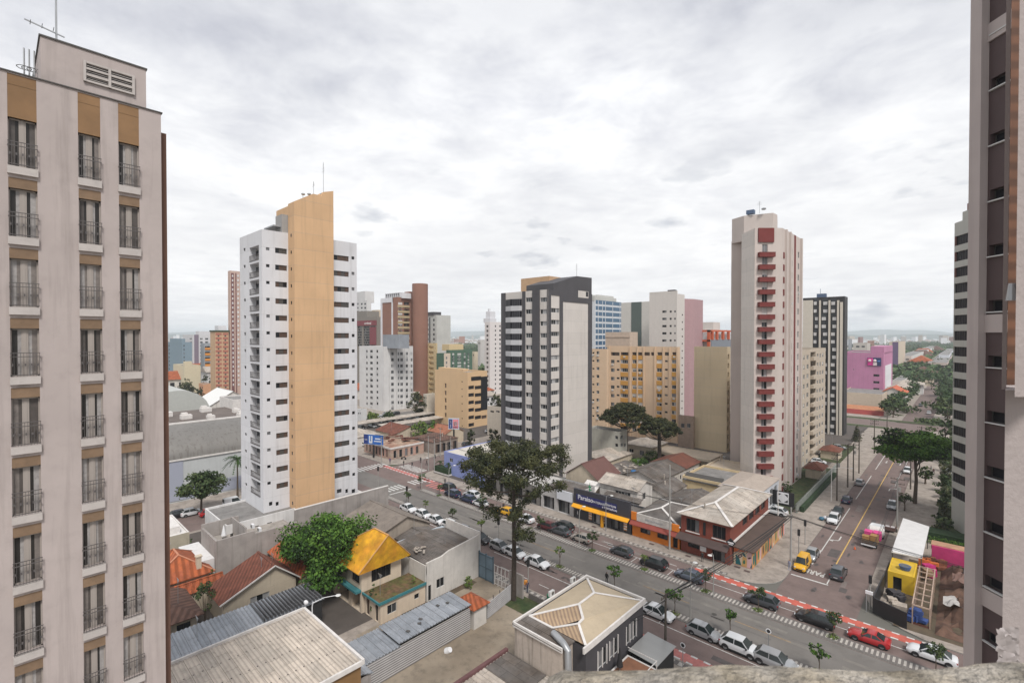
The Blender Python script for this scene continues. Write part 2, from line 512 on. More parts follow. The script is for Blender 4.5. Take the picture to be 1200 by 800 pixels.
        if s.par:
            c = Vector((sum(p.x for p in s.poly) / n, sum(p.y for p in s.poly) / n))
            ins = []
            for p in s.poly:
                d = (c - p); ins.append(p + d.normalized() * 0.28)
            for i in range(n):
                j = (i + 1) % n
                rb.quad((s.poly[i].x, s.poly[i].y, s.z1), (s.poly[j].x, s.poly[j].y, s.z1), (ins[j].x, ins[j].y, s.z1), (ins[i].x, ins[i].y, s.z1), 1)
                rb.quad((ins[i].x, ins[i].y, s.z1), (ins[j].x, ins[j].y, s.z1), (ins[j].x, ins[j].y, zr), (ins[i].x, ins[i].y, zr), 1)
        rb.build('roof', [s.roof, s.wall], s.root)
        # condenser units hung under some of the windows
        if s.ac:
            for w in rnd.sample(wl, min(len(wl), s.ac)):
                if (w[2] - w[1]) < .5: continue
                uu = (w[1] + w[2]) / 2; b = MB(); s.box(b, w[0], uu - .38, uu + .38, w[3] - .72, w[3] - .2, .01, .34); b.build('air_conditioner', M_frame, s.root)
        # windows
        cnt = {}
        for w in wl: cnt.setdefault('small_window' if w[5] == 'small' else 'window', []).append(w)
        for nm, lst in cnt.items():
            lst.sort(key=lambda w: -((w[2] - w[1]) * (w[4] - w[3])) * (1.0 / max(5, hypot(*s.P(w[0], w[1], 0)[:2]))))
            for w in lst[:100]:
                o = bpy.data.objects.new(nm, window_mesh(w[5], w[2] - w[1], w[4] - w[3], w[7] if w[7] is not None else rnd.randrange(6)))
                COL.objects.link(o); o.parent = s.root
                p = s.P(w[0], w[1], w[3], -w[6]); a, e, L = s.edge(w[0])
                o.location = (p[0] - s.root.location.x, p[1] - s.root.location.y, p[2] - s.root.location.z)
                o.rotation_euler = (0, 0, atan2(e.y, e.x))
            if len(lst) > 100:
                mb = MB()
                for w in lst[100:]:
                    mb.quad(s.P(w[0], w[1], w[3], -w[6]), s.P(w[0], w[2], w[3], -w[6]), s.P(w[0], w[2], w[4], -w[6]), s.P(w[0], w[1], w[4], -w[6]), rnd.choice([0, 0, 1, 2]))
                tag(mb.build(nm, [M_glass, M_curt2, M_glass2], s.root), kind='stuff')
        return s.root
def rect(x0, x1, y0, y1): return [(x0, y0), (x1, y0), (x1, y1), (x0, y1)]
def poly_at(X, Y, xl, xr, yref=300, back=None):
    """footprint of a block whose near corner is (X, Y); xl = photo column of its left end, xr = of its right end"""
    X0 = PY(xl, yref, Y)[0]; Y1 = PX(xr, yref, X)[0]
    return rect(X0, X, Y, Y1)

# == THE SETTING
# world axes: X along the avenue, Y along the side street; the eye stands at (0, 0, 37)
M_asph = mat('side_lane_asphalt', (0.175, 0.128, 0.115), 0.92, noise=0.16, nscale=0.35, dirt=0.35, bump=0.15)
M_asph2 = mat('bus_lane_asphalt', (0.165, 0.152, 0.138), 0.9, noise=0.14, nscale=0.25, dirt=0.3, bump=0.15)
M_walk = mat('pavement_stone', (0.33, 0.285, 0.245), 0.95, noise=0.28, nscale=0.5, dirt=0.5)
M_kerb = mat('kerb_stone', (0.3, 0.29, 0.27), 0.9, noise=0.2, nscale=1.2)
M_pattern_dark = mat('dark_paving', (0.15, 0.135, 0.125), 0.95, noise=0.2, nscale=2)
M_pattern_white = mat('white_paving', (0.42, 0.39, 0.35), 0.9, noise=0.25, nscale=1.5)
M_line = mat('road_paint_white', (0.6, 0.59, 0.56), 0.8, noise=0.3, nscale=2.5, dirt=0.5)
M_yline = mat('road_paint_yellow', (0.62, 0.40, 0.12), 0.8, noise=0.3, nscale=2.5)
M_fyline = mat('faded_yellow_paint', (0.28, 0.19, 0.1), 0.85, noise=0.35, nscale=2.0)
M_bike = mat('red_cycle_lane_paint', (0.52, 0.12, 0.085), 0.85, noise=0.25, nscale=0.9, dirt=0.3)
M_bike2 = mat('pink_cycle_lane_paint', (0.47, 0.17, 0.15), 0.85, noise=0.25, nscale=0.9, dirt=0.3)
M_grass = mat('grass', (0.035, 0.06, 0.018), 1.0, noise=0.45, nscale=1.1, col2=(0.07, 0.075, 0.03), bump=0.4)
M_yard = mat('yard_concrete', (0.235, 0.19, 0.14), 0.95, noise=0.22, nscale=0.25, dirt=0.55, col2=(0.30, 0.25, 0.19))
M_dirt = mat('bare_earth', (0.12, 0.085, 0.055), 1.0, noise=0.35, nscale=0.6, col2=(0.085, 0.07, 0.045))
M_darkyard = mat('dark_yard_concrete', (0.095, 0.08, 0.07), 0.95, noise=0.2, nscale=0.3, dirt=0.4)
M_farground = mat('far_ground', (0.16, 0.15, 0.135), 1.0, noise=0.3, nscale=0.012, col2=(0.055, 0.075, 0.035))

b = MB()
b.add([(-14000, -3000, -0.03), (6000, -3000, -0.03), (6000, 16000, -0.03), (-14000, 16000, -0.03)], [(0, 1, 2, 3)])
structure(b.build('ground', M_farground))

# carriageways
b = MB(); b.quad((-320, 53, 0), (70, 53, 0), (70, 76.5, 0), (-320, 76.5, 0)); structure(b.build('avenue_road', M_asph))
b = MB(); b.quad((-320, 62.2, 0.006), (70, 62.2, 0.006), (70, 68.8, 0.006), (-320, 68.8, 0.006)); structure(b.build('bus_lane', M_asph2))
b = MB(); b.quad((-19.7, 76.5, 0.001), (-10, 76.5, 0.001), (-10, 900, 0.001), (-19.7, 900, 0.001)); structure(b.build('side_street', M_asph))
b = MB()
b.quad((-118, -80, 0.001), (-106, -80, 0.001), (-106, 53, 0.001), (-118, 53, 0.001))
b.quad((-118, 76.5, 0.001), (-106, 76.5, 0.001), (-106, 600, 0.001), (-118, 600, 0.001)); structure(b.build('cross_street', M_asph))
b = MB()
b.quad((-198, 76.5, 0.001), (-186, 76.5, 0.001), (-186, 600, 0.001), (-198, 600, 0.001)); structure(b.build('back_street', M_asph2))
b = MB(); b.quad((-106, 246, 0.005), (200, 246, 0.005), (200, 262, 0.005), (-106, 262, 0.005)); structure(b.build('transverse_avenue', M_asph))

# blocks with their pavements (0.13 m above the road)
def rounded(x0, x1, y0, y1, rr):
    """rectangle with corner radii rr = (x0y0, x1y0, x1y1, x0y1)"""
    P = []
    for (cx, cy_, sx, sy_, r, a0) in ((x0, y0, 1, 1, rr[0], 180), (x1, y0, -1, 1, rr[1], 270), (x1, y1, -1, -1, rr[2], 0), (x0, y1, 1, -1, rr[3], 90)):
        if r <= 0: P.append((cx, cy_)); continue
        for k in range(7):
            a = radians(a0 + 15 * k); P.append((cx + sx * r + r * cos(a), cy_ + sy_ * r + r * sin(a)))
    return P
KZ = 0.13
def block(name, poly, m=M_walk):
    b = MB(); b.prism(poly, 0.0, KZ, 1, 0, bot=False); structure(b.build(name, [m, M_kerb]))
block('pavement_near_block', rounded(-106, 70, -80, 53, (0, 0, 0, 3)))
block('pavement_corner_block', rounded(-106, -19.7, 76.5, 246, (5, 5.5, 3, 3)))
block('pavement_right_block', rounded(-10, 150, 76.5, 246, (9, 0, 0, 3)))
block('pavement_left_block', rounded(-186, -118, 76.5, 600, (3, 4, 3, 3)))
block('pavement_mall_block', rounded(-320, -118, -80, 53, (0, 4, 4, 0)))
block('pavement_rear_block', rounded(-106, -19.7, 262, 700, (3, 3, 0, 0)))
block('pavement_rear_right_block', rounded(-10, 150, 262, 700, (3, 0, 0, 0)))
block('pavement_middle_block', rounded(-320, -198, 76.5, 600, (0, 3, 0, 0)))

# strips between the lanes, laid in a dark and white ladder pattern
def strip(name, x0, x1, y0, y1):
    b = MB(); b.prism(rect(x0, x1, y0, y1), 0.006, KZ, 1, 0, bot=False)
    x = x0 + 0.3
    while x < x1 - 0.5:
        b.box(x, y0 + 0.28, KZ, x + 0.24, y1 - 0.28, KZ + 0.004, 2, bot=False); x += 0.5
    structure(b.build(name, [M_pattern_dark, M_kerb, M_pattern_white]))
strip('median_near', -98, 60, 60.5, 62.1)
strip('median_far', -95, 60, 68.9, 70.6)
structure((lambda b: (b.prism(rect(-320, -124, 60.5, 62.1), 0.006, KZ, 0, 0, bot=False), b.build('median_beyond', M_walk))[1])(MB()))
# ladder pattern bands along the kerbs
def kerb_band(name, x0, x1, y0, y1, step=0.95):
    b = MB(); x = x0
    b.quad((x0, y0, KZ + 0.004), (x1, y0, KZ + 0.004), (x1, y1, KZ + 0.004), (x0, y1, KZ + 0.004), 0)
    while x < x1 - 0.6:
        b.quad((x, y0 + .08, KZ + 0.008), (x + step * .52, y0 + .08, KZ + 0.008), (x + step * .52, y1 - .08, KZ + 0.008), (x, y1 - .08, KZ + 0.008), 1); x += step
    structure(b.build(name, [M_pattern_dark, M_pattern_white]))
kerb_band('kerb_pattern_far', -88, -26.5, 76.75, 77.45)
kerb_band('kerb_pattern_near', -60, 20, 51.9, 52.75, 1.05)

# painted lines
b = MB()
def line(x0, x1, y, w=0.14, z=0.012, m=0): b.quad((x0, y - w / 2, z), (x1, y - w / 2, z), (x1, y + w / 2, z), (x0, y + w / 2, z), m)
def vline(x, y0, y1, w=0.14, z=0.012, m=0): b.quad((x - w / 2, y0, z), (x + w / 2, y0, z), (x + w / 2, y1, z), (x - w / 2, y1, z), m)
line(-58.5, 30, 58.15, .14)
line(-96, -62, 58.15, .14)
x = -74.0
while x < -33: line(x, x + 1.9, 55.1, .12); x += 4.0
x = -90.0
while x < -33: line(x, x + 1.9, 74.55, .12); x += 3.9
line(-66, 30, 72.95, .12)
for x in (-60.5, -50.9, -39.6, -33.3, -29.0, -18.2): vline(x, 70.7, 72.95, .12)
for (x0, x1) in ((-46, -43.6), (-37, -34.6), (-31.5, -30)): line(x0, x1, 73.9, .12)
for x in (-28.5, -12.0): vline(x, 58.2, 60.4, .12)
# side street: kerbside parking line and corner box
for y0, y1 in ((97, 125), (133, 158), (166, 196), (205, 236)): vline(-17.7, y0, y1, .16)
vline(-17.75, 90.2, 97.0, .2); line(-17.55, -19.5, 97.0, .14)
vline(-12.2, 150, 168, .12); vline(-12.0, 178, 205, .12)
line(-19.4, -14.5, 84.2, .34)
vline(-14.7, 84.2, 87.6, .16, m=0)
vline(-14.9, 91.5, 240, .17, z=0.014, m=1)
structure(b.build('road_markings', [M_line, M_yline]))
b = MB()
for (x0, x1) in ((-58, -50), (-34.5, -27.5), (-21.5, -15.0)): line(x0, x1, 65.35, .16, z=0.014)
structure(b.build('faded_centre_line', M_fyline))
# crossings
def crossing(name, x0, x1, y0, y1, along, step=1.05, w=0.5):
    b = MB(); z = 0.012
    if along == 'x':
        x = x0
        while x < x1: b.quad((x, y0, z), (x + w, y0, z), (x + w, y1, z), (x, y1, z)); x += step
    else:
        y = y0
        while y < y1: b.quad((x0, y, z), (x1, y, z), (x1, y + w, z), (x0, y + w, z)); y += step
    structure(b.build(name, M_line))
crossing('zebra_crossing', -123.5, -119.5, 54, 76.2, 'y')
crossing('zebra_crossing_bus_lane', -102.5, -99.0, 62.6, 68.6, 'y')
crossing('zebra_crossing_far_lane', -102.8, -99.3, 71.0, 76.2, 'y')
crossing('zebra_crossing_cross_street', -116.5, -107.2, 77.6, 81.0, 'x')
b = MB(); line(-97.6, -97.2, 65.5, 6.0); line(-60.6, -56.4, 53.7, .5); line(-60.6, -58, 54.7, .5); line(-60.6, -57.5, 55.7, .4)
structure(b.build('stop_bars', M_line))
# cycle lanes: red paint between white dashes
def cycle_lane(name, x0, x1, y0, y1, m, gaps=True):
    b = MB(); z = 0.012
    b.quad((x0, y0, z), (x1, y0, z), (x1, y1, z), (x0, y1, z), 0)
    x = x0
    while x < x1 - 0.5:
        for y in (y0 - 0.02, y1 - 0.2): b.quad((x, y, z + .005), (x + 0.75, y, z + .005), (x + 0.75, y + 0.3, z + .005), (x, y + 0.3, z + .005), 1)
        x += 1.45
    structure(b.build(name, [m, M_line]))
cycle_lane('cycle_lane', -31.0, -1.0, 74.75, 76.3, M_bike)
cycle_lane('cycle_lane_near', -31.5, 12, 53.15, 54.75, M_bike2)
cycle_lane('cycle_lane_junction', -120.5, -97.5, 74.6, 76.2, M_bike2)
cycle_lane('cycle_lane_near_beyond', -74, -67, 53.15, 54.6, M_bike2)
b = MB()
for k in range(7): b.quad((-97 + k * 1.4, 72.3, .013), (-96.2 + k * 1.4, 72.3, .013), (-96.2 + k * 1.4, 76.1, .013), (-97 + k * 1.4, 76.1, .013))
structure(b.build('cycle_crossing', M_bike2))

# repairs, stains and covers in the carriageways
M_patch = [mat('asphalt_repair_dark', (.10, .085, .08), .93, noise=.25, nscale=1.2), mat('asphalt_repair_pale', (.20, .165, .15), .93, noise=.2, nscale=1.2), mat('oil_stain', (.085, .07, .065), .6, noise=.4, nscale=2)]
b = MB(); r_ = random.Random(14)
def patch(x, y, sx, sy_, m, z):
    n = 9; b.add([(x + sx * cos(2 * pi * k / n) * r_.uniform(.75, 1.1), y + sy_ * sin(2 * pi * k / n) * r_.uniform(.75, 1.1), z) for k in range(n)], [tuple(range(n))], m)
for _ in range(26): x, y = r_.uniform(-95, 5), r_.choice([r_.uniform(55.5, 57.6), r_.uniform(73.4, 74.2)]); b.quad(*[(x + a, y + c, .004) for a, c in ((0, 0), (r_.uniform(1.5, 5), 0.0), (r_.uniform(1.5, 5), .9), (0, .9))], r_.choice([0, 1]))
for _ in range(22): x, y = r_.uniform(-18.5, -11), r_.uniform(82, 230); w_, h_ = r_.uniform(.5, 1.6), r_.uniform(1, 6); b.quad((x, y, .005), (x + w_, y, .005), (x + w_, y + h_, .005), (x, y + h_, .005), r_.choice([0, 1]))
for _ in range(60): patch(r_.uniform(-95, 5), r_.choice([59.4, 71.9, 59.2]) + r_.uniform(-.5, .5), r_.uniform(.3, .9), r_.uniform(.15, .4), 2, .0045)
for _ in range(30): patch(r_.uniform(-19, -11), r_.uniform(80, 200), r_.uniform(.2, .5), r_.uniform(.4, 1.2), 2, .0055)
structure(b.build('road_patches', M_patch))
b = MB()
for _ in range(34): x, y = r_.uniform(-95, 5), r_.uniform(62.6, 67); w_, h_ = r_.uniform(2, 12), r_.uniform(.25, .7); b.quad((x, y, .0085), (x + w_, y, .0085), (x + w_, y + h_, .0085), (x, y + h_, .0085), r_.choice([0, 1, 1]))
structure(b.build('bus_lane_patches', [mat('bus_lane_repair', (.135, .125, .115), .9, noise=.2), mat('bus_lane_wear', (.19, .175, .155), .9, noise=.2)]))
b = MB()
for x, y in ((-52, 74), (-31, 56.6), (-24, 65), (-66, 66), (-40, 64.2), (-15.3, 94), (-16.5, 120), (-80, 56.5), (-72, 73.8), (-13.2, 139)): b.add([(x + .35 * cos(k * pi / 6), y + .35 * sin(k * pi / 6), .0095) for k in range(12)], [tuple(range(12))])
structure(b.build('manhole_covers', mat('cast_iron', (.06, .055, .05), .7)))
# letters and arrows painted on the side street
def flat_text(name, body, size, loc, rz, m, z=0.016, font_stretch=1.0, th=0.0, parent=None, rx=0.0, align='CENTER', bold=0.0):
    cu = bpy.data.curves.new(name, 'FONT'); cu.body = body; cu.size = size; cu.extrude = th
    cu.align_x = align; cu.align_y = 'CENTER'; cu.offset = bold; cu.resolution_u = 3
    tmp = bpy.data.objects.new(name + '_tmp', cu); COL.objects.link(tmp)
    dg = bpy.context.evaluated_depsgraph_get()
    me = bpy.data.meshes.new_from_object(tmp.evaluated_get(dg))
    bpy.data.objects.remove(tmp)
    me.materials.clear(); me.materials.append(m)
    o = bpy.data.objects.new(name, me); COL.objects.link(o)
    o.location = loc; o.rotation_euler = (rx, 0, rz); o.scale = (1, font_stretch, 1)
    if parent is not None: o.parent = parent
    return o
structure(flat_text('painted_word', 'PARE', 1.15, (-16.75, 87.2, 0.018), radians(180), M_line, font_stretch=1.9, bold=0.03))
def arrow(name, x, y, rz, bend):
    b = MB(); c, d = cos(rz), sin(rz)
    def q(pts):
        b.add([(x + p[0] * c - p[1] * d, y + p[0] * d + p[1] * c, 0.015) for p in pts], [tuple(range(len(pts)))], 0)
    q([(-.1, -1.8), (.1, -1.8), (.1, .5), (-.1, .5)])
    if bend:
        s_ = bend
        P = [(0, .5), (s_ * .9, 1.1), (s_ * .9, 1.35), (0, .8)]; q(P if s_ < 0 else P[::-1])
        P = [(s_ * .75, .75), (s_ * 1.6, 1.4), (s_ * .75, 1.75)]; q(P if s_ > 0 else P[::-1])
    else: q([(-.38, .45), (.38, .45), (0, 1.6)])
    structure(b.build(name, M_line))
arrow('painted_arrow', -16.3, 104.5, pi, 1)
arrow('painted_arrow', -16.4, 178, pi, 0)
arrow('painted_arrow', -13.2, 178, 0, -1)
arrow('painted_arrow', -12.9, 147, 0, 1)
arrow('painted_arrow', -16.4, 205, pi, 0)

# distant hills, built far out as low ridges
M_hill = mat('far_hills', (0.05, 0.075, 0.05), 1.0, noise=0.3, nscale=0.002)
def ridge(name, dist, a0, a1, hmin, hmax, seed, depth):
    r = random.Random(seed); b = MB(); n = 90; ph = [r.uniform(0, 6.28) for _ in range(5)]
    rows = []
    for j, (dd, k) in enumerate(((0, 0), (depth * .5, 1), (depth, 0))):
        row = []
        for i in range(n + 1):
            a = a0 + (a1 - a0) * i / n
            h = hmin + (hmax - hmin) * (0.5 + 0.22 * sin(a * 19 + ph[0]) + 0.16 * sin(a * 41 + ph[1]) + 0.1 * sin(a * 83 + ph[2]) + .05 * sin(a * 190 + ph[3]))
            row.append(len(b.V)); D = dist + dd
            b.V.append((sin(a) * D, cos(a) * D, h * k - 2))
        rows.append(row)
    for j in range(2):
        for i in range(n): b.F.append((rows[j][i], rows[j][i + 1], rows[j + 1][i + 1], rows[j + 1][i])); b.M.append(0)
    structure(b.build(name, M_hill, smooth=True))
ridge('hills', 8200, radians(-95), radians(10), 60, 150, 5, 3000)
ridge('hills_near', 5200, radians(-95), radians(10), 20, 62, 9, 1500)

# -- yards inside the blocks
def sheet(name, poly, z, m):
    b = MB(); b.add([(p[0], p[1], z) for p in poly], [tuple(range(len(poly)))]); structure(b.build(name, m))
sheet('yard_left', rect(-105, -56, -20, 50.5), KZ + .004, M_darkyard)
sheet('car_park', [(-45.6, 22), (-30, 22), (-30, 38), (-34.8, 38), (-34.8, 49.8), (-45.6, 49.8)], KZ + .008, M_yard)
sheet('driveway', rect(-54.4, -48.4, 30, 50.8), KZ + .008, M_yard)
sheet('earth_verge', rect(-54.6, -53.0, 36.5, 49), KZ + .012, M_dirt)
sheet('corner_lot', rect(-104.5, -28, 80.4, 244), KZ + .004, M_darkyard)
sheet('side_garden', rect(-32.5, -26, 112, 158), KZ + .01, M_grass)
sheet('side_garden_beyond', rect(-32.5, -26, 166, 196), KZ + .01, M_grass)
sheet('right_garden', rect(-3.8, 12, 104, 240), KZ + .004, M_grass)
sheet('right_earth', rect(-6.4, 14, 66.0 + 12, 103), KZ + .006, M_dirt)
sheet('far_green', rect(-60, 150, 262.5, 268), KZ + .01, M_grass)
sheet('junction_island', [(-60, 240), (-22, 240), (-22, 245.4), (-60, 245.4)], KZ + .01, M_grass)
sheet('left_lot', rect(-185, -128, 100, 400), KZ + .004, M_darkyard)
b = MB(); b.slab([(-46.4, 47.5, KZ + .03), (-40.5, 47.5, KZ + .03), (-40.5, 50.9, KZ + .03), (-46.4, 50.9, KZ + .03)][::1], .02); structure(b.build('tree_bed', M_grass))

# == TOWERS
def colp(s, k, px0, px1, py_first, py_last, n, hpx, style='w', depth=0.16, skip=()):
    """n openings between photo columns px0, px1; tops at py_first ... py_last"""
    pm = (px0 + px1) / 2
    za, zb = s.at(k, pm, py_first)[1], s.at(k, pm, py_last)[1]
    hh = za - s.at(k, pm, py_first + hpx)[1]
    u0, u1 = s.at(k, px0)[0], s.at(k, px1)[0]
    p = (za - zb) / max(1, n - 1)
    for i in range(n):
        if i in skip: continue
        s.win(k, u0, u1, za - i * p - hh, za - i * p, style, depth)
    return za, p, u0, u1, hh
Bld.colp = colp
def band(s, b, k, px0, px1, py0, py1, o0, o1, m=0, zlo=None):
    u0, u1 = s.at(k, px0)[0], s.at(k, px1)[0]; pm = (px0 + px1) / 2
    z1 = s.at(k, pm, py0)[1] if py0 is not None else s.z1
    z0 = s.at(k, pm, py1)[1] if py1 is not None else s.z0
    s.box(b, k, min(u0, u1), max(u0, u1), max(z0, s.z0), min(z1, s.z1 - 0.01) if o1 > 0 else z1, o0, o1, m)
Bld.band = band
def antenna(b, x, y, z, h, m=0, arms=True):
    b.tube([(x, y, z), (x, y, z + h)], 0.045, 5, m)
    if arms:
        for k in range(3): b.bar((x - 0.7 + .15 * k, y + .1, z + h * (0.7 + .1 * k)), (x + 0.7 - .15 * k, y - .1, z + h * (0.7 + .1 * k)), .04, m=m)

# ---- left tower, the nearest building
M_lt = mat('pinkish_render', (0.44, 0.38, 0.36), 0.9, noise=0.10, nscale=0.35, streak=0.42, dirt=0.12)
M_ltb = mat('ochre_panel', (0.25, 0.145, 0.07), 0.85, noise=0.22, nscale=0.6, dirt=0.15)
M_lts = mat('sill_white', (0.48, 0.44, 0.415), 0.8, noise=0.1, nscale=1, dirt=0.15)
M_rail = mat('wrought_iron_rail', (0.10, 0.09, 0.088), 0.6)
XL = -29.5
yR = PX(190, 300, XL)[0]
lt = Bld('apartment_tower', 'nearest tower, pale pinkish walls with ochre panels and railed French windows', 'apartment building',
         rect(-41, XL, -9, yR), 0.13, PX(152, 123, XL)[1], M_lt, parapet=0.5)
zs0 = PX(152, 219, XL)[1]; PIT = 2.975
cols_l = [(-46, -20), (12, 46), (94, 120), (141, 165)]
z_row = [zs0 - i * PIT for i in range(15)]
sills, rails = [], []
for ci, (pa, pb) in enumerate(cols_l):
    u0, u1 = lt.at(1, pa)[0], lt.at(1, pb)[0]
    if u0 < 0: continue
    for i, z in enumerate(z_row):
        if z - 0.5 < 0.3: continue
        top = z + 2.5 if i else lt.z1 - 0.06
        lt.win(1, u0, u1, z, top, None, 0.22)
        sills.append((u0, u1, z)); rails.append((u0, u1, z, i, ci))
lt.finish()
def lt_window(w, var):
    r = random.Random(var * 7 + 1)
    key = ('lt', round(w, 2), var)
    if key in WCACHE: return WCACHE[key]
    b = MB(); h = 2.06; n = 2
    b.box(0, -.05, 0, .05, -.004, h, 0); b.box(w - .05, -.05, 0, w, -.004, h, 0); b.box(0, -.05, h - .06, w, -.004, h, 0); b.box(0, -.05, 0, w, -.004, .05, 0)
    b.box(w / 2 - .05, -.06, 0, w / 2 + .05, -.004, h, 0)
    b.box(w * .5 - .11, -.045, 0, w * .5 + .11, -.004, h, 0)
    for k in range(4):
        q = r.random(); m = (1 if q < .20 else 2 if q < .48 else 3 if q < .88 else 4)
        x0 = w * k / 4; x1 = x0 + w / 4
        b.quad((x0, 0, 0), (x1, 0, 0), (x1, 0, h), (x0, 0, h), m)
    WCACHE[key] = b.mesh('window', [mat('dull_window_frame', (.34, .30, .27), .6), mat('dim_pane', (.03, .027, .025), .3, spec=.3), mat('brown_grey_curtain', (.19, .165, .15), .5, noise=.25, nscale=6), mat('pale_curtain', (.34, .32, .31), .5, noise=.25, nscale=6), mat('dim_curtain', (.085, .072, .065), .5, noise=.2, nscale=6)]); return WCACHE[key]
def place(parent, name, me, loc, rz=0.0):
    o = bpy.data.objects.new(name, me); COL.objects.link(o); o.parent = parent
    L = parent.location
    o.location = (loc[0] - L.x, loc[1] - L.y, loc[2] - L.z); o.rotation_euler = (0, 0, rz); return o
def rail_mesh(w, h=1.02, dep=0.12):
    key = ('rail', round(w, 2), round(h, 2))
    if key in WCACHE: return WCACHE[key]
    b = MB(); n = int(w / 0.09)
    for z in (0.06, h - .02, h * .82): b.box(-.02, -dep - .015, z, w + .02, -dep + .015, z + .03)
    for i in range(n + 1):
        x = w * i / n; b.box(x - .007, -dep - .007, 0.02, x + .007, -dep + .007, h)
    for i in range(0, n, 2):
        x = w * (i + .5) / n; b.box(x - .025, -dep - .01, h * .45, x + .025, -dep + .01, h * .55)
    b.box(-.02, -dep, h * .82, .0, 0, h * .82 + .03); b.box(w, -dep, h * .82, w + .02, 0, h * .82 + .03)
    WCACHE[key] = b.mesh('railing', [M_rail]); return WCACHE[key]
def panel_mesh(w, h):
    key = ('panel', round(w, 2), round(h, 2))
    if key in WCACHE: return WCACHE[key]
    b = MB(); b.box(0, -.06, 0, w, -.002, h); WCACHE[key] = b.mesh('panel', [M_ltb if h > 1 else mat('umber_panel', (.22, .145, .09), .85, noise=.2, nscale=1.5, dirt=.2)]); return WCACHE[key]
def sill_mesh(w):
    key = ('sill', round(w, 2))
    if key in WCACHE: return WCACHE[key]
    b = MB(); b.box(-.03, -.13, -.33, w + .03, .21, -.003); WCACHE[key] = b.mesh('sill', [M_lts]); return WCACHE[key]
for (u0, u1, z, i, ci) in rails:
    if z < 12: continue
    w = u1 - u0
    p = lt.P(1, u0, z, -0.218)
    place(lt.root, 'window', lt_window(w, (i * 5 + ci * 3) % 9), p, pi / 2)
    place(lt.root, 'panel', panel_mesh(w, (2.5 if i else lt.z1 - 0.06 - z) - 2.07), lt.P(1, u0, z + 2.065, -0.07), pi / 2)
    place(lt.root, 'sill', sill_mesh(w), lt.P(1, u0, z, 0.0), pi / 2)
    place(lt.root, 'railing', rail_mesh(w), lt.P(1, u0, z, 0.02), pi / 2)
yA, zA = PX(47, 42, XL - 0.4); yB, zB = PX(171, 83, XL - 0.4)
def f(b):
    b.box(-40, yA, lt.z1 - .6, XL - .4, yB, zA, 0)
    b.box(-40.1, yA - .05, zA, XL - .35, yB + .05, zA + .07, 2)
lt.part('penthouse', [M_lt, M_lts, M_dframe], f)
def f(b):
    y0, y1 = PX(99, 85, XL - .4)[0], PX(156, 100, XL - .4)[0]; zt, zb_ = PX(128, 82, XL - .4)[1], PX(128, 103, XL - .4)[1]
    x = XL - .4
    b.box(x, y0, zb_, x + .02, y1, zt, 1)
    for k in range(4): b.box(x + .02, y0, zb_ + (zt - zb_) * k / 3 - .04, x + .1, y1, zb_ + (zt - zb_) * k / 3 + .05, 0)
    for yy in (y0, (y0 + y1) / 2, y1): b.box(x + .02, yy - .05, zb_ - .04, x + .12, yy + .05, zt + .05, 0)
    for k in range(10): b.box(x + .02, y0, zb_ + (zt - zb_) * (k + .3) / 10, x + .05, y1, zb_ + (zt - zb_) * (k + .3) / 10 + .02, 0)
lt.part('louvred_vent', [M_lts, M_black], f)
lt.part('parapet_cap', M_dframe, lambda b: b.box(XL - .3, -9.05, lt.z1, XL + .06, yR + .06, lt.z1 + .05))
M_sidew = mat('brown_side_wall', (0.16, 0.085, 0.06), 0.9, noise=0.15, nscale=0.6)
lt.part('side_wall', M_sidew, lambda b: b.box(-40, yR + .002, .15, XL - .5, yR + .32, PX(191, 152, XL)[1]))
def f(b):
    x, y, z = XL - 3, PX(66, 40, XL - 3)[0], zA
    b.tube([(x, y, z), (x, y, z + 4)], .04, 6)
    b.bar((x, y - 1.1, z + 1.7), (x, y + .3, z + 1.45), .05)
    for dy in (-.9, -.5, -.1): b.bar((x - .25, y + dy, z + 1.65), (x + .25, y + dy, z + 1.65), .025)
lt.part('aerial', M_metal, f)
def f(b):
    for px in (28, 34, 40):
        x = XL - 2.2; y = PX(px, 70, x)[0]; z = lt.z1 - .5
        b.tube([(x, y, z), (x, y, z + 2.6)], .035, 5)
        b.tube([(x + .25 * cos(t), y + .25 * sin(t), z + 1.7) for t in [k * pi / 5 for k in range(11)]], .02, 4, caps=False)
        b.tube([(x + .2 * cos(t), y + .2 * sin(t), z + .9) for t in [k * pi / 5 for k in range(11)]], .02, 4, caps=False)
lt.part('lightning_rods', M_metal, f)

# ---- white tower with the orange slab
M_or = mat('orange_render', (0.62, 0.40, 0.225), 0.85, noise=0.08, nscale=0.2, streak=0.22, joints=(2.9, .25))
M_wh = mat('white_render', (0.65, 0.65, 0.67), 0.85, noise=0.05, nscale=0.25, streak=0.25, joints=(2.9, .4))
XO = -88.4
ys = PX(307, 300, XO)[0]; ye = PX(418, 300, XO)[0]; xl = PY(281, 300, ys)[0]
ot = Bld('apartment_tower', 'tall white apartment tower with a windowless orange slab up its front', 'apartment building',
         [(xl, ys), (XO, ys), (XO, ye), (XO - 14, ye), (XO - 14, ys + 8), (xl, ys + 4)], 0.13, PX(330, 272, XO)[1], M_wh)
n = 15
ot.colp(1, 312.3, 316.4, 290, 290 + 14 * 19.6, n, 3.5, 'small')
za, p, *_ = ot.colp(1, 323, 336.7, 291, 291 + 14 * 19.6, n, 6.2, 'brownstrip')
ot.colp(1, 391.5, 409, 299.5, 299.5 + 14 * 18.1, n, 6.0, 'brownstrip')
ot.colp(1, 412.3, 415.6, 300.5, 300.5 + 14 * 18.1, n, 3.6, 'small')
for (a, c) in ((394, 399.5), (404, 407), (411.5, 415.5)): ot.colp(1, a, c, 573, 590, 1, 4.5, 'small')
